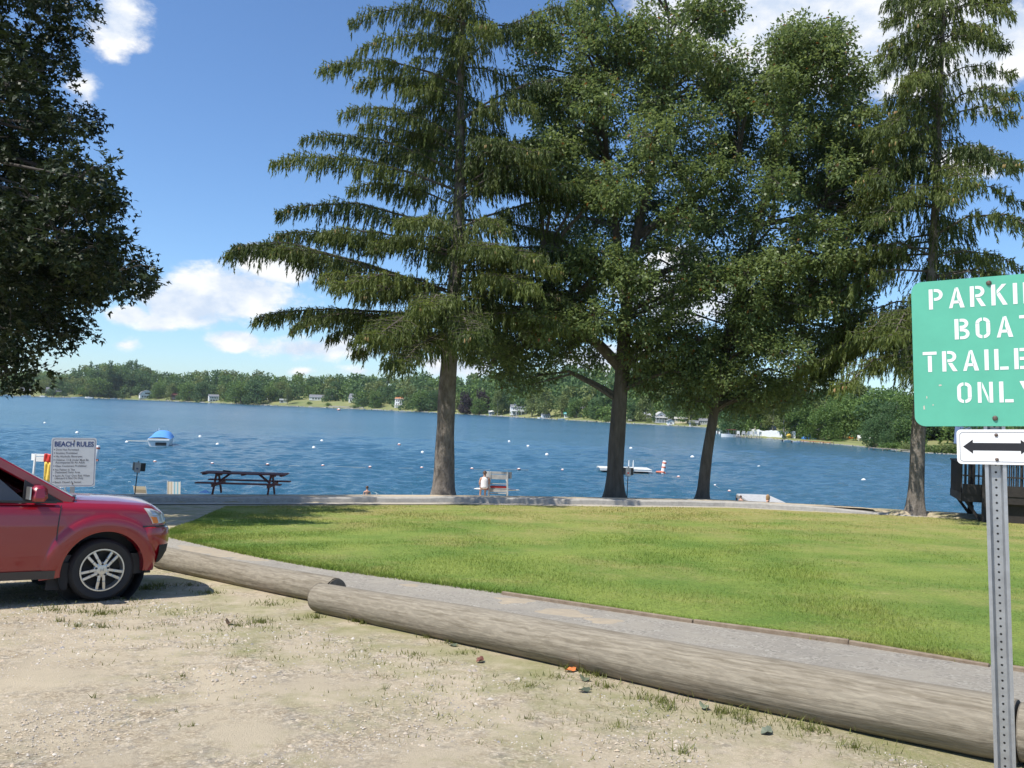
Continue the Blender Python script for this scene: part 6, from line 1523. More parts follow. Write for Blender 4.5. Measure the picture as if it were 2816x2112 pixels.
# ------------------------------------------------------------------ trailer parking sign on a U-channel post
def build_parking_sign():
    bot = at(2771, 2330, 3.62); top = at(2720.5, 730, 3.62)
    bot.z = min(bot.z, float(zg(bot.x, bot.y)) - .05)
    up = (top - bot).normalized(); yaw = R(31)
    nrm = Vector((-math.sin(yaw), -math.cos(yaw), 0)); nrm = (nrm - up * nrm.dot(up)).normalized(); right = up.cross(nrm).normalized()
    if right.x < 0: right = -right
    root = empty('sign_post', mat=Matrix.Translation(bot) @ Matrix((right, -nrm, up)).transposed().to_4x4(), label='green and white parking sign on a perforated galvanised post', cat='sign')
    Ln = (top - bot).length
    # hat profile: web at the back, flanges towards the viewer (local -y is towards the viewer)
    o_ = [(-.041, .000), (-.027, .000), (-.0175, .026), (.0175, .026), (.027, .000), (.041, .000)]
    i_ = [(.041, .003), (.0285, .003), (.0195, .0295), (-.0195, .0295), (-.0285, .003), (-.041, .003)]
    MB().prism(o_ + i_, Ln - .06).build('channel_post', M['metal'], root)
    hb = MB(); hb_ = MB(); k = 0.10
    while k < Ln - .1: hb.lathe([(.0048, 0), (.0, 0)], 10, Matrix.Translation((0, .0254, k)) @ Matrix.Rotation(math.pi / 2, 4, 'X')); k += .0335
    tag(hb.build('bolt_holes', M['dark'], root), kind='stuff')
    zb = (at(2733, 1172, 3.62) - bot).dot(up); h = .655; w = .64; y0 = -.004
    green = mat('faded green sign paint', (0.105, 0.43, 0.30), .42, var=.07, vscale=5, spec=.5)
    FZ = Matrix(((1, 0, 0, 0), (0, 0, -1, 0), (0, 1, 0, 0), (0, 0, 0, 1)))       # local xy of a plate -> x right, z up, facing -y
    plate = MB().prism(rrect(w, h, .045, 6, -w / 2 + .008, 0), .003, Matrix.Translation((0, y0, zb)) @ FZ).build('green_plate', green, root)
    wl = mat('white sign lettering', (0.78, 0.80, 0.78), .5)
    L_ = MB(); T = Matrix.Translation((.004, y0 - .0042, zb)) @ FZ
    for s, v, gap in (('PARKING', .527, .0215), ('BOAT', .386, .0235), ('TRAILERS', .245, .0215), ('ONLY', .103, .0235)): stencil_line(L_, s, .006, v, .091, gap, T)
    tag(L_.build('lettering', wl, plate), kind='stuff')
    for u_, v_ in ((-.004, h - .028), (0.004, .035)):
        MB().lathe([(.011, 0), (.0105, .004), (.006, .0085), (0, .0095)], 14, Matrix.Translation((u_, y0 - .003, zb + v_)) @ Matrix.Rotation(math.pi / 2, 4, 'X')).build('bolt', M['bolt'], plate)
    sc = MB()
    for u_, v_, a, b in ((-.275, .075, .006, .020), (-.262, .125, .004, .012), (-.21, .18, .012, .008), (.14, .17, .004, .018)): sc.prism([(u_, v_), (u_ + a, v_ + .002), (u_ + a * .7, v_ + b), (u_ - .001, v_ + b * .8)], .0002, Matrix.Translation((0, y0 - .0034, zb)) @ FZ)
    sc.prism([(-.236 + .003 * math.cos(q * .785), .096 + .003 * math.sin(q * .785)) for q in range(8)], .0002, Matrix.Translation((0, y0 - .0034, zb)) @ FZ)
    sc.build('scratch', mat('scratched bare metal', (.55, .50, .42), .5), plate)
    # white arrow plate
    zb2 = (at(2742, 1277, 3.62) - bot).dot(up); w2, h2 = .305, .152
    wp = mat('white sign face', (0.82, 0.82, 0.82), .4)
    p2 = MB().prism(rrect(w2, h2, .018, 5, -w2 / 2 + .006, 0), .003, Matrix.Translation((0, y0, zb2)) @ FZ).build('arrow_plate', wp, root)
    T2 = Matrix.Translation((.006, y0 - .0040, zb2)) @ FZ
    ink = mat('black sign ink', (0.016, 0.016, 0.02), .45)
    ar = MB(); cy = h2 / 2 + .001; a = .128
    pts = [(-a, cy), (-a + .038, cy + .031), (-a + .038, cy + .0165), (a - .038, cy + .0165), (a - .038, cy + .031), (a, cy), (a - .038, cy - .031), (a - .038, cy - .0165), (-a + .038, cy - .0165), (-a + .038, cy - .031)]
    ar.add([(x, y, 0) for x, y in pts], [(0, 1, 2, 8, 9), (2, 3, 7, 8), (3, 4, 5, 6, 7)], T2); ar.build('double_arrow', ink, p2)
    fr = MB(); A_ = rrect(w2 - .022, h2 - .022, .014, 5, -w2 / 2 + .011, .011); B_ = rrect(w2 - .027, h2 - .027, .012, 5, -w2 / 2 + .0135, .0135)
    n = len(A_); fr.add([(x, y, 0) for x, y in A_ + B_], [(i, (i + 1) % n, n + (i + 1) % n, n + i) for i in range(n)], T2); fr.build('border_line', M['grey'], p2)
    for v_ in (.022, h2 - .024):
        MB().lathe([(.0075, 0), (.007, .004), (0, .0065)], 12, Matrix.Translation((.006, y0 - .003, zb2 + v_)) @ Matrix.Rotation(math.pi / 2, 4, 'X')).build('bolt', M['bolt'], p2)
build_parking_sign()

def build_rules_sign():
    Y = 13.6
    up = (at(205, 1204, Y) - at(199, 1339, Y)); h = up.length; up.normalize()
    yaw = R(-27); nrm = Vector((-math.sin(yaw), -math.cos(yaw), 0)); nrm = (nrm - up * nrm.dot(up)).normalized(); right = nrm.cross(up) * -1
    if right.x < 0: right = -right
    w = .655; ctr = at(199, 1339, Y)
    base = Vector((ctr.x, ctr.y, 0)) - up * .3
    gz = float(zg(ctr.x, ctr.y))
    k = (ctr.z - gz) / up.z; foot = ctr - up * k
    root = empty('rules_sign', mat=Matrix.Translation(foot) @ Matrix((right, -nrm, up)).transposed().to_4x4(), label='white beach rules sign standing behind the hood of the red car', cat='sign')
    FZ = Matrix(((1, 0, 0, 0), (0, 0, -1, 0), (0, 1, 0, 0), (0, 0, 0, 1)))
    MB().box((0, .03, (k + h) / 2 - .05), (.07, .05, k + h + .1 - .12)).build('post', M['metal'], root)
    face = mat('rules sign face', (0.66, 0.66, 0.66), .5, var=.03)
    pl = MB().prism(rrect(w, h, .035, 5, -w / 2, 0), .004, Matrix.Translation((0, 0, k)) @ FZ).build('sign_plate', face, root)
    blue = mat('dark blue print', (0.03, 0.06, 0.19), .6); gr = mat('grey print', (0.13, 0.13, 0.15), .6)
    T2 = Matrix.Translation((0, -.0052, k)) @ FZ
    A_ = rrect(w - .035, h - .035, .04, 5, -w / 2 + .0175, .0175); B_ = rrect(w - .047, h - .047, .036, 5, -w / 2 + .0235, .0235); n = len(A_)
    MB().add([(x, y, 0) for x, y in A_ + B_], [(i, (i + 1) % n, n + (i + 1) % n, n + i) for i in range(n)], T2).build('border_line', blue, pl)
    def line(s, u, v, cap, width, m, bold):        # cap height and, when given, the exact line width in metres
        o = text_mesh('lettering', s, 1.0, Matrix.Identity(4), m, pl, 'LEFT', bold)
        xs = [p.co.x for p in o.data.vertices]; sx = width / (max(xs) - min(xs)) if width else cap / .70 * .86
        o.matrix_basis = Matrix.Translation((u, -.0056, k + v - cap / 2)) @ Matrix.Rotation(math.pi / 2, 4, 'X') @ Matrix.Diagonal((sx, cap / .70, 1, 1))
        o['kind'] = 'stuff'; return o
    line('BEACH RULES', -w / 2 + .042, h * .873, h * .098, w - .085, blue, .035)
    for s_, v_ in (('Dogs Not Permitted', .24), ('Smoking Prohibited', .31), ('No Alcoholic Beverages', .378), ('Children 12 & Under Must Be', .45), ('Accompanied By An Adult', .502), ('Glass Containers Prohibited', .572), ('No Fishing In The', .648), ('Designated Swim Area', .70), ('Swim At Your Own Risk When', .77), ('Lifeguard Is Not On Duty', .82), ('Beach Closed At Sunset', .90)):
        line(s_, -w / 2 + .068, h * (1 - v_), h * .040, None, gr, .018)
        if not s_.startswith(('Accomp', 'Desig', 'Lifeg')): MB().lathe([(.009, 0), (0, .0008)], 10, Matrix.Translation((-w / 2 + .048, -.0045, k + h * (1 - v_))) @ Matrix.Rotation(math.pi / 2, 4, 'X')).build('bullet', gr, pl)
    for v_ in (.05, h - .05): MB().lathe([(.012, 0), (.01, .006), (0, .008)], 8, Matrix.Translation((0, -.004, k + v_)) @ Matrix.Rotation(math.pi / 2, 4, 'X')).build('bolt', M['bolt'], pl)
build_rules_sign()

def build_small_sign(px, py_foot, py_top, Y, label, tilt):
    foot = at(px, py_foot, Y); foot.z = float(zg(foot.x, foot.y)) - .03
    top = at(px + tilt, py_top, Y); up = (top - foot); Ln = up.length; up.normalize()
    y = Vector((0, 1, 0)); y = (y - up * y.dot(up)).normalized(); x = y.cross(up)
    root = empty('flag_sign', mat=Matrix.Translation(foot) @ Matrix((x, y, up)).transposed().to_4x4(), label=label, cat='sign', group='small three sided signs on thin poles by the beach')
    MB().tube([(0, 0, 0), (0, 0, Ln + .05)], .017, 8).build('pole', M['dark'], root, True)
    MB().box((0, -.03, Ln - .16), (.20, .012, .33)).build('front_plate', M['lgrey'], root, bevel=.01)
    for s in (-1, 1): MB().box((s * .155, .03, Ln - .14), (.15, .012, .27), rz=s * .75).build('side_plate', M['dark'], root, bevel=.01)
    MB().box((0, -.0375, Ln - .20), (.07, .003, .05)).build('mark', M['blue_roof'] if px < 1000 else M['red'], root)
build_small_sign(370, 1364, 1272, 27.2, 'small grey sign on a thin dark pole left of the picnic table', 11)
build_small_sign(1724, 1368, 1286, 31.4, 'small grey sign on a thin dark pole just right of the thick oak trunk', 4)

# ------------------------------------------------------------------ picnic table
def build_table():
    c = at(671, 1356, 28.6); c = Vector((c.x, c.y, float(zg(c.x, c.y)) + .03))
    root = empty('picnic_table', c, rz=R(3), label='red brown wooden picnic table on the sand behind the kerb', cat='picnic table')
    rw = M['redbrown']; s = 28.6 / F; L_ = 225 * s
    zt = .735
    for i, y in enumerate((-.30, -.15, 0, .15, .30)):
        MB().box((random.uniform(-.03, .03), y, zt + random.uniform(-.004, .006)), (L_, .14, .042)).build('top_plank', rw, root, bevel=.006)
    for y in (-.70, -.56, .56, .70):
        MB().box((0 + (.02 if y > 0 else -.03), y, .43), (L_ * 1.0, .13, .042)).build('seat_plank', rw, root, bevel=.006)
    for x in (-L_ * .325, L_ * .325):
        for sg in (-1, 1):
            MB().bar((x, sg * .52, .0), (x, sg * .12, .72), .045, .10).build('leg', rw, root)
        MB().box((x + .045, 0, .36), (.045, 1.52, .11)).build('seat_beam', rw, root)
        MB().box((x + .045, 0, .665), (.045, .72, .10)).build('top_beam', rw, root)
        MB().bar((x + .06 * (1 if x < 0 else -1), 0, .42), (x + .42 * (1 if x < 0 else -1), 0, .70), .045, .07).build('brace', rw, root)
    for x in (-L_ * .46, 0, L_ * .46): MB().box((x, 0, .69), (.09, .66, .045)).build('cleat', rw, root)
    w = MB(); w.tube([(-.75, .02, zt + .02), (-.74, .03, zt + .06), (-.5, .03, zt + .045), (-.48, 0, zt + .02)], .025, 6)
    o = w.build('rolled_mat', M['dark'], None, True); o.matrix_world = root.matrix_world.copy() if False else Matrix.Translation(c) @ Matrix.Rotation(R(3), 4, 'Z')
    tag(o, 'small dark rolled bundle lying on top of the picnic table', 'bundle')
    # second: end clamp of something red at the right end of the top
    # blue cloth by the kerb
    p = at(562, 1364, 27.3); b = MB(); pts = []
    for i in range(7):
        row = []
        for j in range(9):
            u, v = i / 6, j / 8; e = math.sin(math.pi * u) * math.sin(math.pi * v)
            row.append((-.16 + .36 * v, -.10 + .2 * u, .012 + .10 * e ** .6 * (.7 + .35 * math.sin(v * 9) * math.cos(u * 5))))
        pts.append(row)
    b.grid(pts); o = b.build('towel', M['blue_cloth'], None, True); o.location = (p.x, p.y, float(zg(p.x, kerb_y(p.x) + .01)) + .03)
    tag(o, 'crumpled light blue towel on the sand by the left table leg', 'towel')
M['blue_cloth'] = mat('light blue cloth', (0.28, 0.48, 0.78), .85, var=.12, vscale=20)
build_table()

# ------------------------------------------------------------------ beach chairs low on the sand
def striped(name, cols, sc):
    m = bpy.data.materials.new(name); m.use_nodes = True; nt = m.node_tree; N, L = nt.nodes.new, nt.links.new
    tc = N('ShaderNodeTexCoord'); sp = N('ShaderNodeSeparateXYZ'); L(tc.outputs['Generated'], sp.inputs[0])
    cr = N('ShaderNodeValToRGB'); cr.color_ramp.interpolation = 'CONSTANT'; e = cr.color_ramp.elements
    e[0].color = (*cols[0], 1); e[1].position = 1 / len(cols); e[1].color = (*cols[1], 1)
    for k in range(2, len(cols)): q = e.new(k / len(cols)); q.color = (*cols[k], 1)
    L(sp.outputs[sc], cr.inputs[0]); L(cr.outputs[0], nt.nodes['Principled BSDF'].inputs['Base Color']); nt.nodes['Principled BSDF'].inputs['Roughness'].default_value = .85
    return m
def beach_chair(px, py, Y, m, label, rz, rec):
    p = at(px, py, Y); g = float(zg(p.x, p.y)); h = p.z - g
    root = empty('beach_chair', (p.x, p.y, g + .03), rz=rz, label=label, cat='beach chair', group='folding beach chairs near the water')
    w = .54; T = max(.55, h)
    MB().add([(-w / 2, 0, .20), (w / 2, 0, .20), (w / 2, -rec, T), (-w / 2, -rec, T)], [(0, 1, 2, 3)]).build('back_cloth', m, root)
    MB().add([(-w / 2, 0, .19), (w / 2, 0, .19), (w / 2, .5, .24), (-w / 2, .5, .24)], [(0, 1, 2, 3)]).build('seat_cloth', m, root)
    f = MB()
    for s in (-1, 1):
        f.tube([(s * (w / 2 + .015), .35, 0.0), (s * (w / 2 + .015), 0, .2), (s * (w / 2 + .015), -rec, T + .02)], .012, 6)
        f.tube([(s * (w / 2 + .015), -.25, 0.0), (s * (w / 2 + .015), .5, .24)], .012, 6)
        f.box((s * (w / 2 + .03), .15, .42), (.05, .4, .025))
        f.bar((s * (w / 2 + .03), .3, .22), (s * (w / 2 + .03), .3, .42), .02)
    f.build('frame', M['white'], root)
beach_chair(480, 1326, 37.5, striped('tan blue stripes', [(.55, .48, .36), (.72, .68, .6), (.55, .48, .36), (.72, .72, .7), (.25, .5, .62), (.7, .72, .7), (.25, .5, .62), (.7, .68, .6)], 0), 'tan and blue striped beach chair standing left of the picnic table', R(4), .10)
beach_chair(394, 1337, 37.5, striped('blue white stripes', [(.08, .32, .70), (.10, .34, .7), (.75, .76, .76), (.45, .40, .3), (.72, .66, .5)], 2), 'blue and white beach chair beside the left sign pole', R(-4), .35)

# ------------------------------------------------------------------ people
def skin_body(name, joints, edges, m, parent, sub=2, root_i=0):
    me = bpy.data.meshes.new(name); me.from_pydata([j[0] for j in joints], edges, [])
    o = bpy.data.objects.new(name, me); COL.objects.link(o)
    md = o.modifiers.new('s', 'SKIN'); md.use_smooth_shade = True
    for i, v in enumerate(me.skin_vertices[0].data):
        r = joints[i][1]; v.radius = r if isinstance(r, tuple) else (r, r); v.use_root = (i == root_i)
    sm = o.modifiers.new('d', 'SUBSURF'); sm.levels = sub
    dg = bpy.context.evaluated_depsgraph_get(); me2 = bpy.data.meshes.new_from_object(o.evaluated_get(dg)); me2.name = name
    bpy.data.objects.remove(o); bpy.data.meshes.remove(me)
    me2.materials.clear()
    return link(name, me2, m, parent, True)
def hand(J, E, wrist, d, palm_n, s=1.0):
    """palm and five fingers as chains grown from the wrist joint"""
    d = Vector(d).normalized(); n = Vector(palm_n).normalized(); side = d.cross(n).normalized(); w = Vector(J[wrist][0])
    pm = len(J); J.append((tuple(w + d * .05), .024)); E.append((wrist, pm))
    for k, ln in zip((-1.5, -.5, .5, 1.5), (.065, .078, .074, .058)):
        b = len(J); J.append((tuple(w + d * .085 + side * k * .018), .0095)); E.append((pm, b))
        J.append((tuple(w + d * (.085 + ln * .5) + side * k * .021 + n * .008), .0088)); E.append((b, b + 1))
        J.append((tuple(w + d * (.085 + ln * .9) + side * k * .022 + n * .03), .008)); E.append((b + 1, b + 2))
    b = len(J); J.append((tuple(w + d * .035 - side * .038 + n * .01), .011)); E.append((wrist, b)); J.append((tuple(w + d * .07 - side * .052 + n * .02), .0095)); E.append((b, b + 1))
def head_parts(root, c, r, hair, long=False, fwd=(0, 1, 0), bun=False):
    """face features and hair for a head centred at c (fwd: facing direction, local)"""
    f = Vector(fwd).normalized(); s = f.cross(Vector((0, 0, 1))).normalized(); c = Vector(c)
    m = MB(); rows = []
    for i in range(9):
        th = math.pi * i / 8; row = []
        for k in range(17):
            a = 2 * math.pi * k / 16
            d = Vector((0, 0, 1)) * math.cos(th) + (f * math.cos(a) + s * math.sin(a)) * math.sin(th)
            rr_ = r * (1.10 + .03 * math.sin(5 * a + 3 * th))
            p = c + Vector((d.x * rr_, d.y * rr_, d.z * rr_ * 1.15)) - f * r * .10
            if d.dot(f) > .25 and d.z < .45: p = c + d * r * .55            # leave the face clear
            if d.z < -.35 and not long: p = c + Vector((d.x, d.y, 0)) * r * .7 - f * r * .15 + Vector((0, 0, -.4 * r))
            row.append(p)
        rows.append(row)
    m.grid(rows)
    if long:
        for k in range(11):
            a = math.pi * (.36 + 1.28 * k / 10); d = f * math.cos(a) + s * math.sin(a)
            p = c + d * r * 1.02; m.tube([p + Vector((0, 0, r * .5)), p + d * .02 - Vector((0, 0, r * .8)), p + d * .01 - Vector((0, 0, r * 2.0)), p - Vector((0, 0, r * 2.7))], [r * .30, r * .34, r * .28, r * .08], 7)
    if bun: m.tube([c - f * r * 1.1 + Vector((0, 0, r * .5)), c - f * r * 1.45 - Vector((0, 0, r * .2)), c - f * r * 1.2 - Vector((0, 0, r * 1.5))], [r * .25, r * .32, r * .08], 8)
    m.build('hair', hair, root, True)
    e = MB()
    for q in (-1, 1): e.lathe([(r * .13, 0), (r * .09, r * .07), (0, r * .09)], 8, Matrix.Translation(c + f * r * .86 + s * q * r * .36 + Vector((0, 0, r * .08))) @ f.to_track_quat('Z', 'Y').to_matrix().to_4x4())
    e.build('eyes', M['dark'], root)
    MB().tube([c + f * r * .84 - s * r * .28 - Vector((0, 0, r * .52)), c + f * r * .93 - Vector((0, 0, r * .55)), c + f * r * .84 + s * r * .28 - Vector((0, 0, r * .52))], r * .07, 6).build('mouth', M['maroon'], root)
def head_joints(J, E, neck, c, r, fwd):
    c = Vector(c); f = Vector(fwd).normalized(); s = f.cross(Vector((0, 0, 1))).normalized()
    a = len(J); J.append((tuple(c - Vector((0, 0, r * .55)) + f * r * .12), r * .78)); J.append((tuple(c + Vector((0, 0, r * .25))), r * .98)); J.append((tuple(c + Vector((0, 0, r * .85))), r * .62))
    E += [(neck, a), (a, a + 1), (a + 1, a + 2)]
    b = len(J); J.append((tuple(c + f * r * 1.08 - Vector((0, 0, r * .15))), r * .14)); E.append((a, b))
    for q in (-1, 1): b = len(J); J.append((tuple(c + s * q * r * 1.02), r * .16)); E.append((a + 1, b))

def build_people():
    # person on the lifeguard chair bench, back to the lawn, white sleeveless shirt
    def seated(px, py_seat, Y, label, hair, facing, cloth, lower, sc=1.0, lean=0.0, twist=0.0):
        p = at(px, py_seat, Y); root = empty('person', p, rz=facing, label=label, cat='person'); root.scale = (sc, sc, sc)
        J = [((0, 0, .10), (.145, .11)), ((0, .02, .30), (.125, .095)), ((0, .03, .48), (.15, .10)), ((0, .02, .575), .055), ((0, .03, .64), .052)]
        E = [(0, 1), (1, 2), (2, 3), (3, 4)]
        head_joints(J, E, 4, (0, .045, .745), .088, (0, 1, 0))
        for q in (-1, 1):
            b = len(J); J += [((q * .175, .02, .50), .055), ((q * .225, .06, .27), .043), ((q * .16, .28, .16), .033)]; E += [(2, b), (b, b + 1), (b + 1, b + 2)]
            hand(J, E, b + 2, (-q * .3, .9, -.1), (0, 0, -1))
            b = len(J); J += [((q * .09, .06, .08), .085), ((q * .11, .44, .09), .060), ((q * .11, .50, -.30), .042), ((q * .11, .47, -.36 - .02), .038), ((q * .12, .60, -.42), .035)]
            E += [(0, b), (b, b + 1), (b + 1, b + 2), (b + 2, b + 3), (b + 3, b + 4)]
        skin_body('body', J, E, M['skin'], root)
        head_parts(root, (0, .045, .745), .088, hair, bun=True)
        Js = [((0, 0, .02), (.20, .165)), ((0, .01, .16), (.19, .15)), ((0, .02, .30), (.18, .145)), ((0, .03, .44), (.205, .15)), ((0, .03, .535), (.15, .11)), ((0, .03, .58), (.08, .07))]
        if cloth: skin_body('shirt', Js, [(0, 1), (1, 2), (2, 3), (3, 4), (4, 5)], cloth, root)
        if lower: skin_body('shorts', [((0, .02, .05), (.16, .10)), ((-.10, .22, .085), .098), ((.10, .22, .085), .098)], [(0, 1), (0, 2)], lower, root)
        return root
    seated(1332, 1346, 38.0, 'person in a white shirt sitting back turned on the grey lifeguard chair bench', M['hair_b'], R(10), M['shirt'], M['maroon'], 1.0)
    seated(158, 1300, 38.2, 'person on the left lifeguard chair, mostly hidden behind the beach rules sign', M['hair_b'], R(-6), M['yellow'], M['red'], 1.0)
    # standing in the water
    def wader(px, py_head, Y, label, hair, facing, cloth, sc, long, depth):
        top = at(px, py_head, Y); root = empty('person', (top.x, top.y, top.z - 1.66 * sc), rz=facing, label=label, cat='person'); root.scale = (sc, sc, sc)
        J = [((0, 0, .92), (.135, .10)), ((0, 0, 1.10), (.11, .085)), ((0, 0, 1.28), (.145, .095)), ((0, 0, 1.39), .05), ((0, .01, 1.45), .048)]
        E = [(0, 1), (1, 2), (2, 3), (3, 4)]
        head_joints(J, E, 4, (0, .02, 1.555), .086, (0, 1, 0))
        for q in (-1, 1):
            b = len(J); J += [((q * .17, 0, 1.31), .048), ((q * .20, .02, 1.06), .038), ((q * .17, .17, .90), .029)]; E += [(2, b), (b, b + 1), (b + 1, b + 2)]
            hand(J, E, b + 2, (0, .8, -.4), (-q, 0, 0))
            b = len(J); J += [((q * .085, 0, .84), .085), ((q * .09, .02, .46), .055), ((q * .09, 0, .08), .036), ((q * .09, .12, .03), .034)]; E += [(0, b), (b, b + 1), (b + 1, b + 2), (b + 2, b + 3)]
        skin_body('body', J, E, M['skin'], root)
        head_parts(root, (0, .02, 1.555), .086, hair, long)
        if cloth: skin_body('swimsuit', [((0, 0, .86), (.145, .11)), ((0, 0, 1.10), (.122, .097)), ((0, .01, 1.25), (.145, .105)), ((0, 0, 1.31), (.10, .08))], [(0, 1), (1, 2), (2, 3)], cloth, root)
        return root
    wader(2112, 1359.5, 44.6, 'person with long blonde hair in a lilac swimsuit standing in front of the grey ramp', M['hair_y'], R(60), M['purple'], .98, True, .8)
    wader(2037, 1362, 45.2, 'bare shouldered person bending at the left edge of the grey ramp', M['hair_b'], R(-55), None, .74, False, .5)
    wader(1010, 1336, 44.8, 'swimmer with brown hair, only head and bare shoulders showing over the sand', M['hair_b'], R(15), None, .90, False, .5)
build_people()

# ------------------------------------------------------------------ lifeguard chairs
def lifeguard_chair(px, py_back, Y, label, m, hw):
    p = at(px, py_back, Y); g = float(zg(p.x, p.y))
    root = empty('lifeguard_chair', (p.x, p.y, g + .02), rz=R(2), label=label, cat='chair', group='wooden lifeguard chairs on the beach')
    H = p.z - g; s = at(px, 1345, Y).z - g          # back top and seat heights
    for sx in (-1, 1):
        MB().bar((sx * hw * 1.12, -.10, 0), (sx * hw * .98, .02, H), .10, .07).build('rear_post', m, root, bevel=.008)
        MB().bar((sx * hw * 1.12, 1.0, 0), (sx * hw, .72, s + .30), .09, .07).build('front_post', m, root, bevel=.008)
        MB().box((sx * hw, .36, s + .34), (.10, .80, .04)).build('armrest', m, root, bevel=.006)
        MB().box((sx * (hw + .12), .05, H - .16), (.16, .03, .30), rz=sx * .35).build('wing_board', m, root, bevel=.006)
    for z in (H - .06, H - .20, H - .30): MB().box((0, 0, z), (hw * 2, .035, .11)).build('back_slat', m, root, bevel=.005)
    MB().box((0, .02, s + .22), (hw * 2, .035, .035)).build('back_rail', m, root)
    for y in (.12, .27, .42, .57): MB().box((0, y, s), (hw * 2 + .05, .13, .035)).build('seat_slat', m, root, bevel=.005)
    for z in (s - .10, s * .45): MB().box((0, -.02, z), (hw * 2.1, .04, .12)).build('rear_brace', m, root, bevel=.005)
    for z in (s * .25, s * .6): MB().box((0, .92, z), (hw * 2.1, .08, .04)).build('step', m, root, bevel=.005)
    return root, s, H, g, p
r_, s_, H_, g_, p_ = lifeguard_chair(1372, 1298, 38.2, 'weathered grey lifeguard chair with a red cushion, seen from behind', M['lgrey'], .40)
Tc = r_.matrix_world.copy() if False else Matrix.Translation((p_.x, p_.y, g_ + .02)) @ Matrix.Rotation(R(2), 4, 'Z')
o = MB().box((0, .10, s_ + .07), (.76, .10, .10)).build('rescue_tube', M['red'], None, bevel=.03); o.matrix_world = Tc; tag(o, 'red rescue tube lying along the seat of the grey lifeguard chair', 'rescue tube')
b = MB()
for sx in (1,): b.tube([(-1.12, .30, s_ - .07), (-.98, .30, s_ - .06), (-.4, .30, s_ - .06), (.5, .30, s_ - .06), (.85, .30, s_ - .06), (1.0, .30, s_ - .07)], [.02, .09, .14, .14, .09, .02], 10)
for i, v in enumerate(b.v): b.v[i] = (v[0], v[1], s_ - .06 + (v[2] - s_ + .06) * .38)
o = b.build('rescue_board', M['white'], None, True); o.matrix_world = Tc; tag(o, 'white rescue board laid across under the grey lifeguard chair seat', 'board')
r_, s_, H_, g_, p_ = lifeguard_chair(128, 1250, 38.4, 'bright white lifeguard chair left of the beach rules sign', M['white'], .52)
Tc = Matrix.Translation((p_.x, p_.y, g_ + .02)) @ Matrix.Rotation(R(2), 4, 'Z')
def cloth(name, x0, x1, z0, z1, m, label, y=-.08):
    rows = []
    for i in range(8):
        rows.append([(x0 + (x1 - x0) * j / 8, y - .03 * math.sin(j * 1.7 + i * .4) - .02 * i / 7, z1 + (z0 - z1) * i / 7 + .015 * math.sin(j * 1.1)) for j in range(9)])
    b = MB().grid(rows); o = b.build(name, m, None, True); md = o.modifiers.new('t', 'SOLIDIFY'); md.thickness = .015; o.matrix_world = Tc; return tag(o, label, 'towel')
cloth('red_towel', -.06, .42, H_ - .36, H_ + .02, M['red'], 'red towel draped over the back of the white lifeguard chair')
cloth('yellow_towel', -.02, .40, H_ - 1.28, H_ - .362, M['yellow'], 'yellow towel hanging below the red one on the white lifeguard chair', -.075)

# ------------------------------------------------------------------ floats, buoys, raft, ramp, boat
def float_at(px, py, r, red, label, grp, small=False):
    p = on_water(px, py); root = empty('swim_float' if red else 'mooring_buoy', (p.x, p.y, WATER), label=label, cat='buoy', group=grp)
    if red:
        MB().lathe([(0, -.06 * r), (r * .55, 0), (r * .95, r * .35), (r, r * .55), (r * .9, r * .8), (r * .5, r * 1.1), (0, r * 1.2)], 12).build('float_body', M['buoy'], root, True)
        MB().lathe([(r * .98, r * .30), (r * 1.04, r * .45), (r * 1.04, r * .60), (r * .95, r * .78)], 12).build('red_band', M['buoy_r'], root, True)
    else:
        MB().lathe([(0, -r * .5), (r * .8, -r * .2), (r, r * .2), (r * .85, r * .65), (r * .45, r * .95), (0, r * 1.02)], 14).build('float_body', M['buoy'], root, True)
        MB().tube([(-.04, 0, r * .98), (-.03, 0, r * 1.15), (.03, 0, r * 1.15), (.04, 0, r * .98)], .012, 6).build('ring', M['metal'], root)
WB = 'white mooring buoys on the lake'; RF = 'faded red and white floats of the swim line'
for px, py, s, lab in ((123, 1164, .7, 'tiny distant white mooring buoy near the left edge, far above the rules sign'), (212, 1191, 1, 'white mooring buoy just above the top right of the beach rules sign'), (349, 1217, 1, 'white mooring buoy tied by a line to the boat with the blue cover'),
                       (550, 1202, 1, 'white mooring buoy right of the covered boat, the farther of two'), (598, 1223, 1, 'white mooring buoy right of the covered boat, the nearer of two'), (885, 1213, .9, 'white mooring buoy left of the spruce trunk, the farther of a close pair'), (863, 1232, 1.05, 'white mooring buoy left of the spruce trunk, the nearer of a close pair'),
                       (1162, 1245, 1.0, 'white mooring buoy close beside the left edge of the spruce trunk'), (1400, 1215, .8, 'white mooring buoy right of the spruce trunk, farthest of three'), (1452, 1228, .9, 'white mooring buoy right of the spruce trunk, middle of three'), (1504, 1251, 1.05, 'white mooring buoy right of the spruce trunk, nearest of three'),
                       (1735, 1234, .95, 'white mooring buoy just right of the thick oak trunk above the raft'), (1904, 1258, 1.15, 'white mooring buoy just left of the thin oak trunk'), (2087, 1286, 1.2, 'white mooring buoy right of the thin oak trunk above the grey ramp'), (2375, 1322, 1.3, 'white mooring buoy left of the right spruce trunk, nearest on the open water')):
    p = on_water(px, py); r = 4.6 * p.y / F * s
    float_at(px, py, min(r, .42), False, lab, WB)
redl = on_water(932, 1128); float_at(932, 1129, 1.0, True, 'small red buoy far out near the lawn of the white dormer house', 'lone red buoys'); float_at(1098, 1224, .18, True, 'tiny faded red float alone on open water left of the spruce trunk', 'lone red buoys')
ords = ['first', 'second', 'third', 'fourth', 'fifth', 'sixth', 'seventh', 'eighth', 'ninth', 'tenth', 'eleventh', 'twelfth', 'thirteenth']
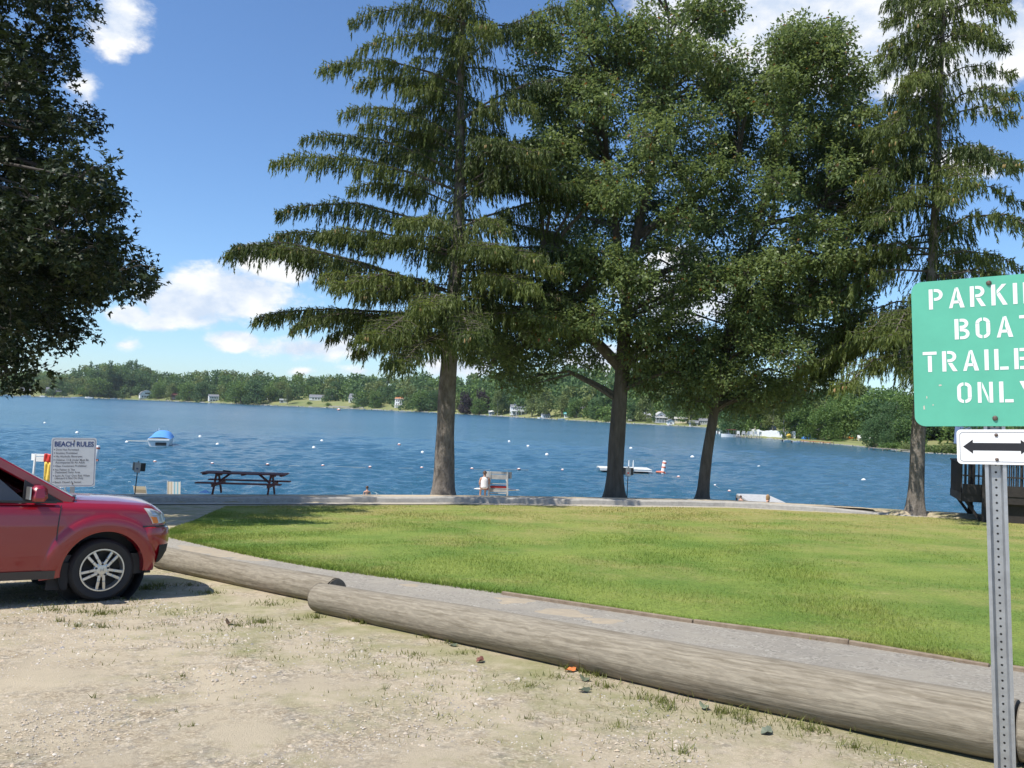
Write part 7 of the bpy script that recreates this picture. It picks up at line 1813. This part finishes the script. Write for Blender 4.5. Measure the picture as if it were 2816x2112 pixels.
near = ['by the left sign pole', 'above the left half of the picnic table', 'above the right half of the picnic table', 'right of the picnic table', 'left of the swimmer head', 'just left of the spruce trunk', 'just right of the spruce trunk', 'above the grey lifeguard chair', 'between chair and oak', 'left of the thick oak trunk', 'right of the tall striped buoy', 'beside the thin oak trunk', 'above the grey ramp']
fl = [(426, 1271), (584, 1276), (736, 1279), (888, 1282), (1018, 1286), (1160, 1288), (1298, 1290.5), (1427, 1292), (1547, 1294), (1660, 1295), (1866, 1313), (1966, 1337), (2006, 1352)]
for i, (px, py) in enumerate(fl): p = on_water(px, py); float_at(px, py, 4.3 * p.y / F, True, f'red and white swim float {near[i]}, {ords[i]} from left'.replace('the tall striped buoy', 'striped buoy'), RF)
rp = MB(); pts = [on_water(px, py) for px, py in fl]
rp.tube([(p.x, p.y, WATER + .005) for p in pts], .008, 5, False)
tag(rp.build('swim_line', M['rope']), 'thin rope strung through the swim line floats on the water', 'rope')
def tall_buoy(px, py, label, lean, Hh, stripes):
    p = on_water(px, py); root = empty('marker_buoy', mat=Matrix.Translation((p.x, p.y, WATER)) @ Matrix.Rotation(lean, 4, 'Y'), label=label, cat='buoy', group='tall marker buoys of the swim area')
    r = .16
    MB().lathe([(r, -.3), (r, Hh - .05), (r * .85, Hh), (0, Hh)], 16).build('column', M['buoy'], root, True)
    for z in stripes: MB().lathe([(r * 1.02, z - .07), (r * 1.06, z - .06), (r * 1.06, z + .06), (r * 1.02, z + .07)], 16).build('red_ring', M['buoy_r'], root, True)
    MB().tube([(-.55, 0, .03), (-.2, 0, .06), (.2, 0, .06)], [.07, .12, .12], 8).build('side_float', M['buoy_r'], root, True)
tall_buoy(1822, 1302, 'tall red and white marker buoy right of the swim raft, leaning right', R(9), 1.05, (.12, .52, .88))
tall_buoy(262, 1268, 'tall white marker buoy with faint red rings right of the beach rules sign', R(8), 1.15, (.12, .98))

def build_raft():
    Y = on_water(1755, 1302).y; a = at(1650, 1302, Y); b = at(1793, 1302, Y); w = b.x - a.x
    root = empty('swim_raft', (a.x + w / 2, Y + 1.3, WATER), label='white topped swim raft with a ladder, right of the thick oak trunk', cat='raft')
    zt = at(1760, 1291, Y).z - WATER
    n = 14
    for i in range(n): MB().box((-w / 2 + w * (i + .5) / n, 0, zt - .02), (w / n - .02, 2.7, .04)).build('deck_board', M['offwhite'], root)
    MB().box((0, -1.3, zt - .10), (w, .06, .14)).build('fascia', M['white'], root); MB().box((0, 1.3, zt - .10), (w, .06, .14)).build('fascia', M['white'], root)
    for x in (-w * .38, 0, w * .38): MB().tube([(x, -1.2, .08), (x, 1.2, .08)], .24, 14).build('pontoon_drum', M['dark'], root, True)
    xl = at(1730, 1296, Y).x - (a.x + w / 2)
    for s in (-.18, .18): MB().tube([(xl + s + .15, -1.36, -.3), (xl + s + .15, -1.36, zt + .62), (xl + s + .15, -1.25, zt + .70), (xl + s + .15, -1.1, zt + .55), (xl + s + .15, -1.08, zt)], .03, 8).build('ladder_rail', M['white'], root, True)
    for z in (-.1, .12, .34): MB().tube([(xl - .03, -1.36, z), (xl + .33, -1.36, z)], .022, 6).build('ladder_rung', M['white'], root)
build_raft()
def build_ramp():
    A, B, C, D = at(2026, 1357.5, 47.3), at(2112, 1360.5, 47.6), at(2192, 1396, 45.4), at(2082, 1393, 43.6)
    lo = WATER + .02
    n = (B - A).cross(D - A).normalized(); n = n if n.z > 0 else -n
    root = empty('floating_ramp', (A.x, A.y, WATER), label='grey boarded ramp sloping into the shallow water on the right', cat='ramp')
    O = Vector(root.location); k = 9
    for i in range(k):
        s0, s1 = i / k, (i + 1) / k - .008
        q = [A.lerp(B, s0), A.lerp(B, s1), D.lerp(C, s1), D.lerp(C, s0)]
        vs = [tuple(v - O) for v in q] + [tuple(v - O - n * .05) for v in q]
        MB().add(vs, [(0, 1, 2, 3), (7, 6, 5, 4), (0, 4, 5, 1), (1, 5, 6, 2), (2, 6, 7, 3), (3, 7, 4, 0)]).build('deck_board', M['lgrey'], root)
    MB().bar(A - O - n * .13, D - O - n * .13, .06, .16).build('side_beam', M['wood'], root); MB().bar(B - O - n * .13, C - O - n * .13, .06, .16).build('side_beam', M['wood'], root)
    MB().bar(A - O - n * .13, B - O - n * .13, .06, .16).build('end_beam', M['darkwood'], root)
    for P in (A, B): MB().tube([(P - O - n * .1), Vector(((P - O).x, (P - O).y, -.6))], .05, 8).build('leg', M['darkwood'], root)
build_ramp()
p = at(2234, 1395, 44.0)
o = MB().lathe([(0, -.02), (.15, 0), (.16, .10), (.12, .18), (0, .21)], 14).build('cap', M['yellow'], None, True); o.location = (p.x, p.y, p.z); 
bpy.data.objects.remove(o)
p = at(2234, 1399, 41.0); g_ = float(zg(p.x, p.y))
bk = empty('sand_bucket', (p.x, p.y, g_ + .03), label='yellow green bucket on the beach beyond the kerb, right of the ramp', cat='bucket')
hh = max(.25, at(2234, 1389, 41.0).z - g_)
MB().lathe([(.10, 0), (.15, hh), (.135, hh), (.09, .02), (0, .02)], 16).build('pail', mat('yellow green plastic', (.42, .45, .07), .5), bk, True)
MB().tube([(-.145, 0, hh - .02), (-.10, 0, hh + .08), (0, 0, hh + .12), (.10, 0, hh + .08), (.145, 0, hh - .02)], .01, 6).build('handle', M['white'], bk)

def build_covered_boat():
    s = on_water(436, 1228); L_ = 5.0; yaw = R(14)
    # stern towards the viewer and right, bow away to the left
    root = empty('covered_boat', (s.x, s.y, WATER), rz=yaw, label='moored white boat under a blue cover, out on the water at left', cat='boat')
    W_ = 2.0; hull, cov, rail = [], [], []
    for i in range(13):
        t = i / 12; y = L_ * t; w = W_ / 2 * (1 - max(0, (t - .45) / .55) ** 2.0); w = max(w, .03)
        sh = .74 + .16 * t
        hull.append([(-w, y, sh), (-w * 1.0, y, sh - .16), (-w * .86, y, .02 + .1 * t), (0, y, -.2 + .25 * t), (w * .86, y, .02 + .1 * t), (w, y, sh - .16), (w, y, sh)])
        c = .16 + .52 * min(1, t / .40) ** .9 * (1 - max(0, (t - .55) / .45) ** 1.4)
        ridge = [(f * w * 1.04, y, sh + .01 + c * (1 - abs(f) ** 3.2) * (.96 + .04 * math.sin(i * 2.3 + f * 4))) for f in np.linspace(-1, 1, 13)]
        cov.append(ridge)
    b = MB().grid(hull); b.f.append(tuple(range(7))); b.build('hull', M['white'], root, True)
    MB().grid(cov).build('canvas_cover', mat('blue boat canvas', (0.085, 0.27, 0.62), .75, var=.1, vscale=3, bump=.4, bscale=4), root, True)
    MB().box((0, -.06, .66), (W_ * 1.0, .14, .20)).build('transom_rail', M['white'], root, bevel=.02)
    MB().box((.2, -.03, .25), (W_ * .5, .05, .3)).build('stern_plate', M['dark'], root)
    MB().tube([(-.5, 3.0, 1.3), (-.5, 3.0, 1.68)], .03, 6).build('cover_pole', M['white'], root)
    a = Matrix.Rotation(yaw, 4, 'Z') @ Vector((0, L_, .5)); e = on_water(352, 1216)
    tag(MB().tube([(s.x + a.x, s.y + a.y, WATER + .5), ((s.x + a.x + e.x) / 2, (s.y + a.y + e.y) / 2, WATER + .2), (e.x, e.y, WATER + .15)], .035, 5, False).build('mooring_line', M['rope']), 'pale mooring line between the covered boat and its buoy', 'rope')
build_covered_boat()

# ------------------------------------------------------------------ dark deck at the right with railing and posts
def build_deck():
    Y = 27.6; c = at(2646, 1360, Y); zt = at(2646, 1271, Y).z; zf = at(2646, 1358, Y).z; g0 = float(zg(c.x, Y))
    root = empty('beach_deck', (c.x, Y, g0), rz=R(-20), label='dark stained raised deck with a slatted railing at the right edge', cat='deck')
    Rz = Matrix.Rotation(R(-20), 3, 'Z'); D = M['darkwood']; ln, dp = 9.0, 2.4; zt -= g0; zf -= g0
    def gz(x, y): q = Rz @ Vector((x, y, 0)); return float(zg(c.x + q.x, Y + q.y)) - g0
    def bx(nm, p, s): MB().box(p, s).build(nm, D, root)
    for i in range(12): bx('deck_plank', (ln / 2, .12 + i * .2, zf), (ln, .19, .045))
    for y in (0, dp): bx('rim_beam', (ln / 2, y, zf - .12), (ln, .06, .26)); bx('top_rail', (ln / 2, y, zt), (ln + .08, .10, .05))
    bx('rim_beam', (0, dp / 2, zf - .12), (.06, dp - .07, .26)); bx('top_rail', (0, dp / 2, zt), (.10, dp - .11, .05))
    for k in range(66):
        x = .07 + k * .135
        if x < ln:
            for y in (0, dp): bx('baluster', (x, y, (zt + zf) / 2), (.04, .035, zt - zf - .06))
    for k in range(1, 20): bx('baluster', (0, .05 + k * .12, (zt + zf) / 2), (.035, .055, zt - zf - .06))
    bx('skirt_board', (ln / 2, -.045, zf + .17), (ln, .025, .34)); bx('mid_rail', (ln / 2, -.035, zf + .62), (ln, .03, .05))
    q = at(2706, 1400, Y - .25); xs = (Rz.inverted() @ Vector((q.x - c.x, q.y - Y, 0))).x
    for x in (xs, xs + 2.6, xs + 5.2):
        for y in (-.10, dp + .10): zb = gz(x, y) - .1; bx('post', (x, y, (zt + zb) / 2 + .03), (.15, .13, zt - zb + .06))
    for y in (.15, dp - .2): MB().bar((.12, y, zf - .22), (xs, y, zf - .95), .09).build('strut', D, root)
    zb = gz(xs + 1, .3) - .1; bx('lattice_wall', (xs + 3.6, .20, (zf - .26 + zb) / 2), (7.0, .05, zf - .26 - zb))
    pz = at(2674, 1389, 36); pl = MB().tube([(0, 0, -1.6), (0, 0, 0)], .06, 8).build('mooring_post', D, None, True); pl.location = pz; tag(pl, 'thin dark post standing in the water left of the deck', 'post')
build_deck()

# ------------------------------------------------------------------ fallen leaves on the gravel
def fallen_leaf(px, py, s, col, label, rz, curl):
    p = on_ground(px, py); m = MB(); out = []
    for k in range(15):
        a = 2 * math.pi * k / 15; r = s * (.62 + .38 * abs(math.cos(a * 2.5)) ** .7) * (1.25 if abs(math.sin(a / 2)) < .3 else 1)
        out.append((r * math.cos(a), r * .72 * math.sin(a), curl * (r / s) ** 2 * (.6 + .5 * math.sin(a * 2)) * s + .003))
    m.add([(0, 0, .006)] + out, [(0, 1 + k, 1 + (k + 1) % 15) for k in range(15)])
    root = empty('fallen_leaf', (p.x, p.y, p.z + .006), rz=rz, label=label, cat='leaf', group='fallen leaves on the gravel')
    m.build('blade', mat('dry leaf', col, .7, var=.2, vscale=30), root); MB().bar((-s * .3, 0, .006), (s * 1.5, 0, .012), .003).build('stalk', M['twig'], root)
for a in ((1566, 1848, .045, (.55, .16, .04), 'bright orange leaf against the underside of the long log', .4, .5), (1320, 1822, .045, (.17, .065, .045), 'dark red brown leaf on gravel left of the orange leaf', 1.2, .6), (1608, 1872, .05, (.10, .12, .07), 'grey green oak leaf on gravel just right of the orange leaf', 2.0, .45),
          (1604, 1904, .042, (.04, .055, .03), 'blackish leaf below the grey green oak leaf', .2, .5), (2108, 2020, .05, (.14, .16, .11), 'pale grey green leaf lying on the gravel below the long log', .9, .5), (1245, 1777, .045, (.08, .10, .06), 'dull green leaf close to the log at mid left', 2.6, .4), (1936, 1948, .045, (.16, .19, .12), 'pale green leaf close under the log, right of centre', 1.8, .5),
          (630, 1718, .05, (.12, .075, .04), 'curled brown leaf on the gravel below the overlap of the logs', 2.2, .8)):
    fallen_leaf(*a)
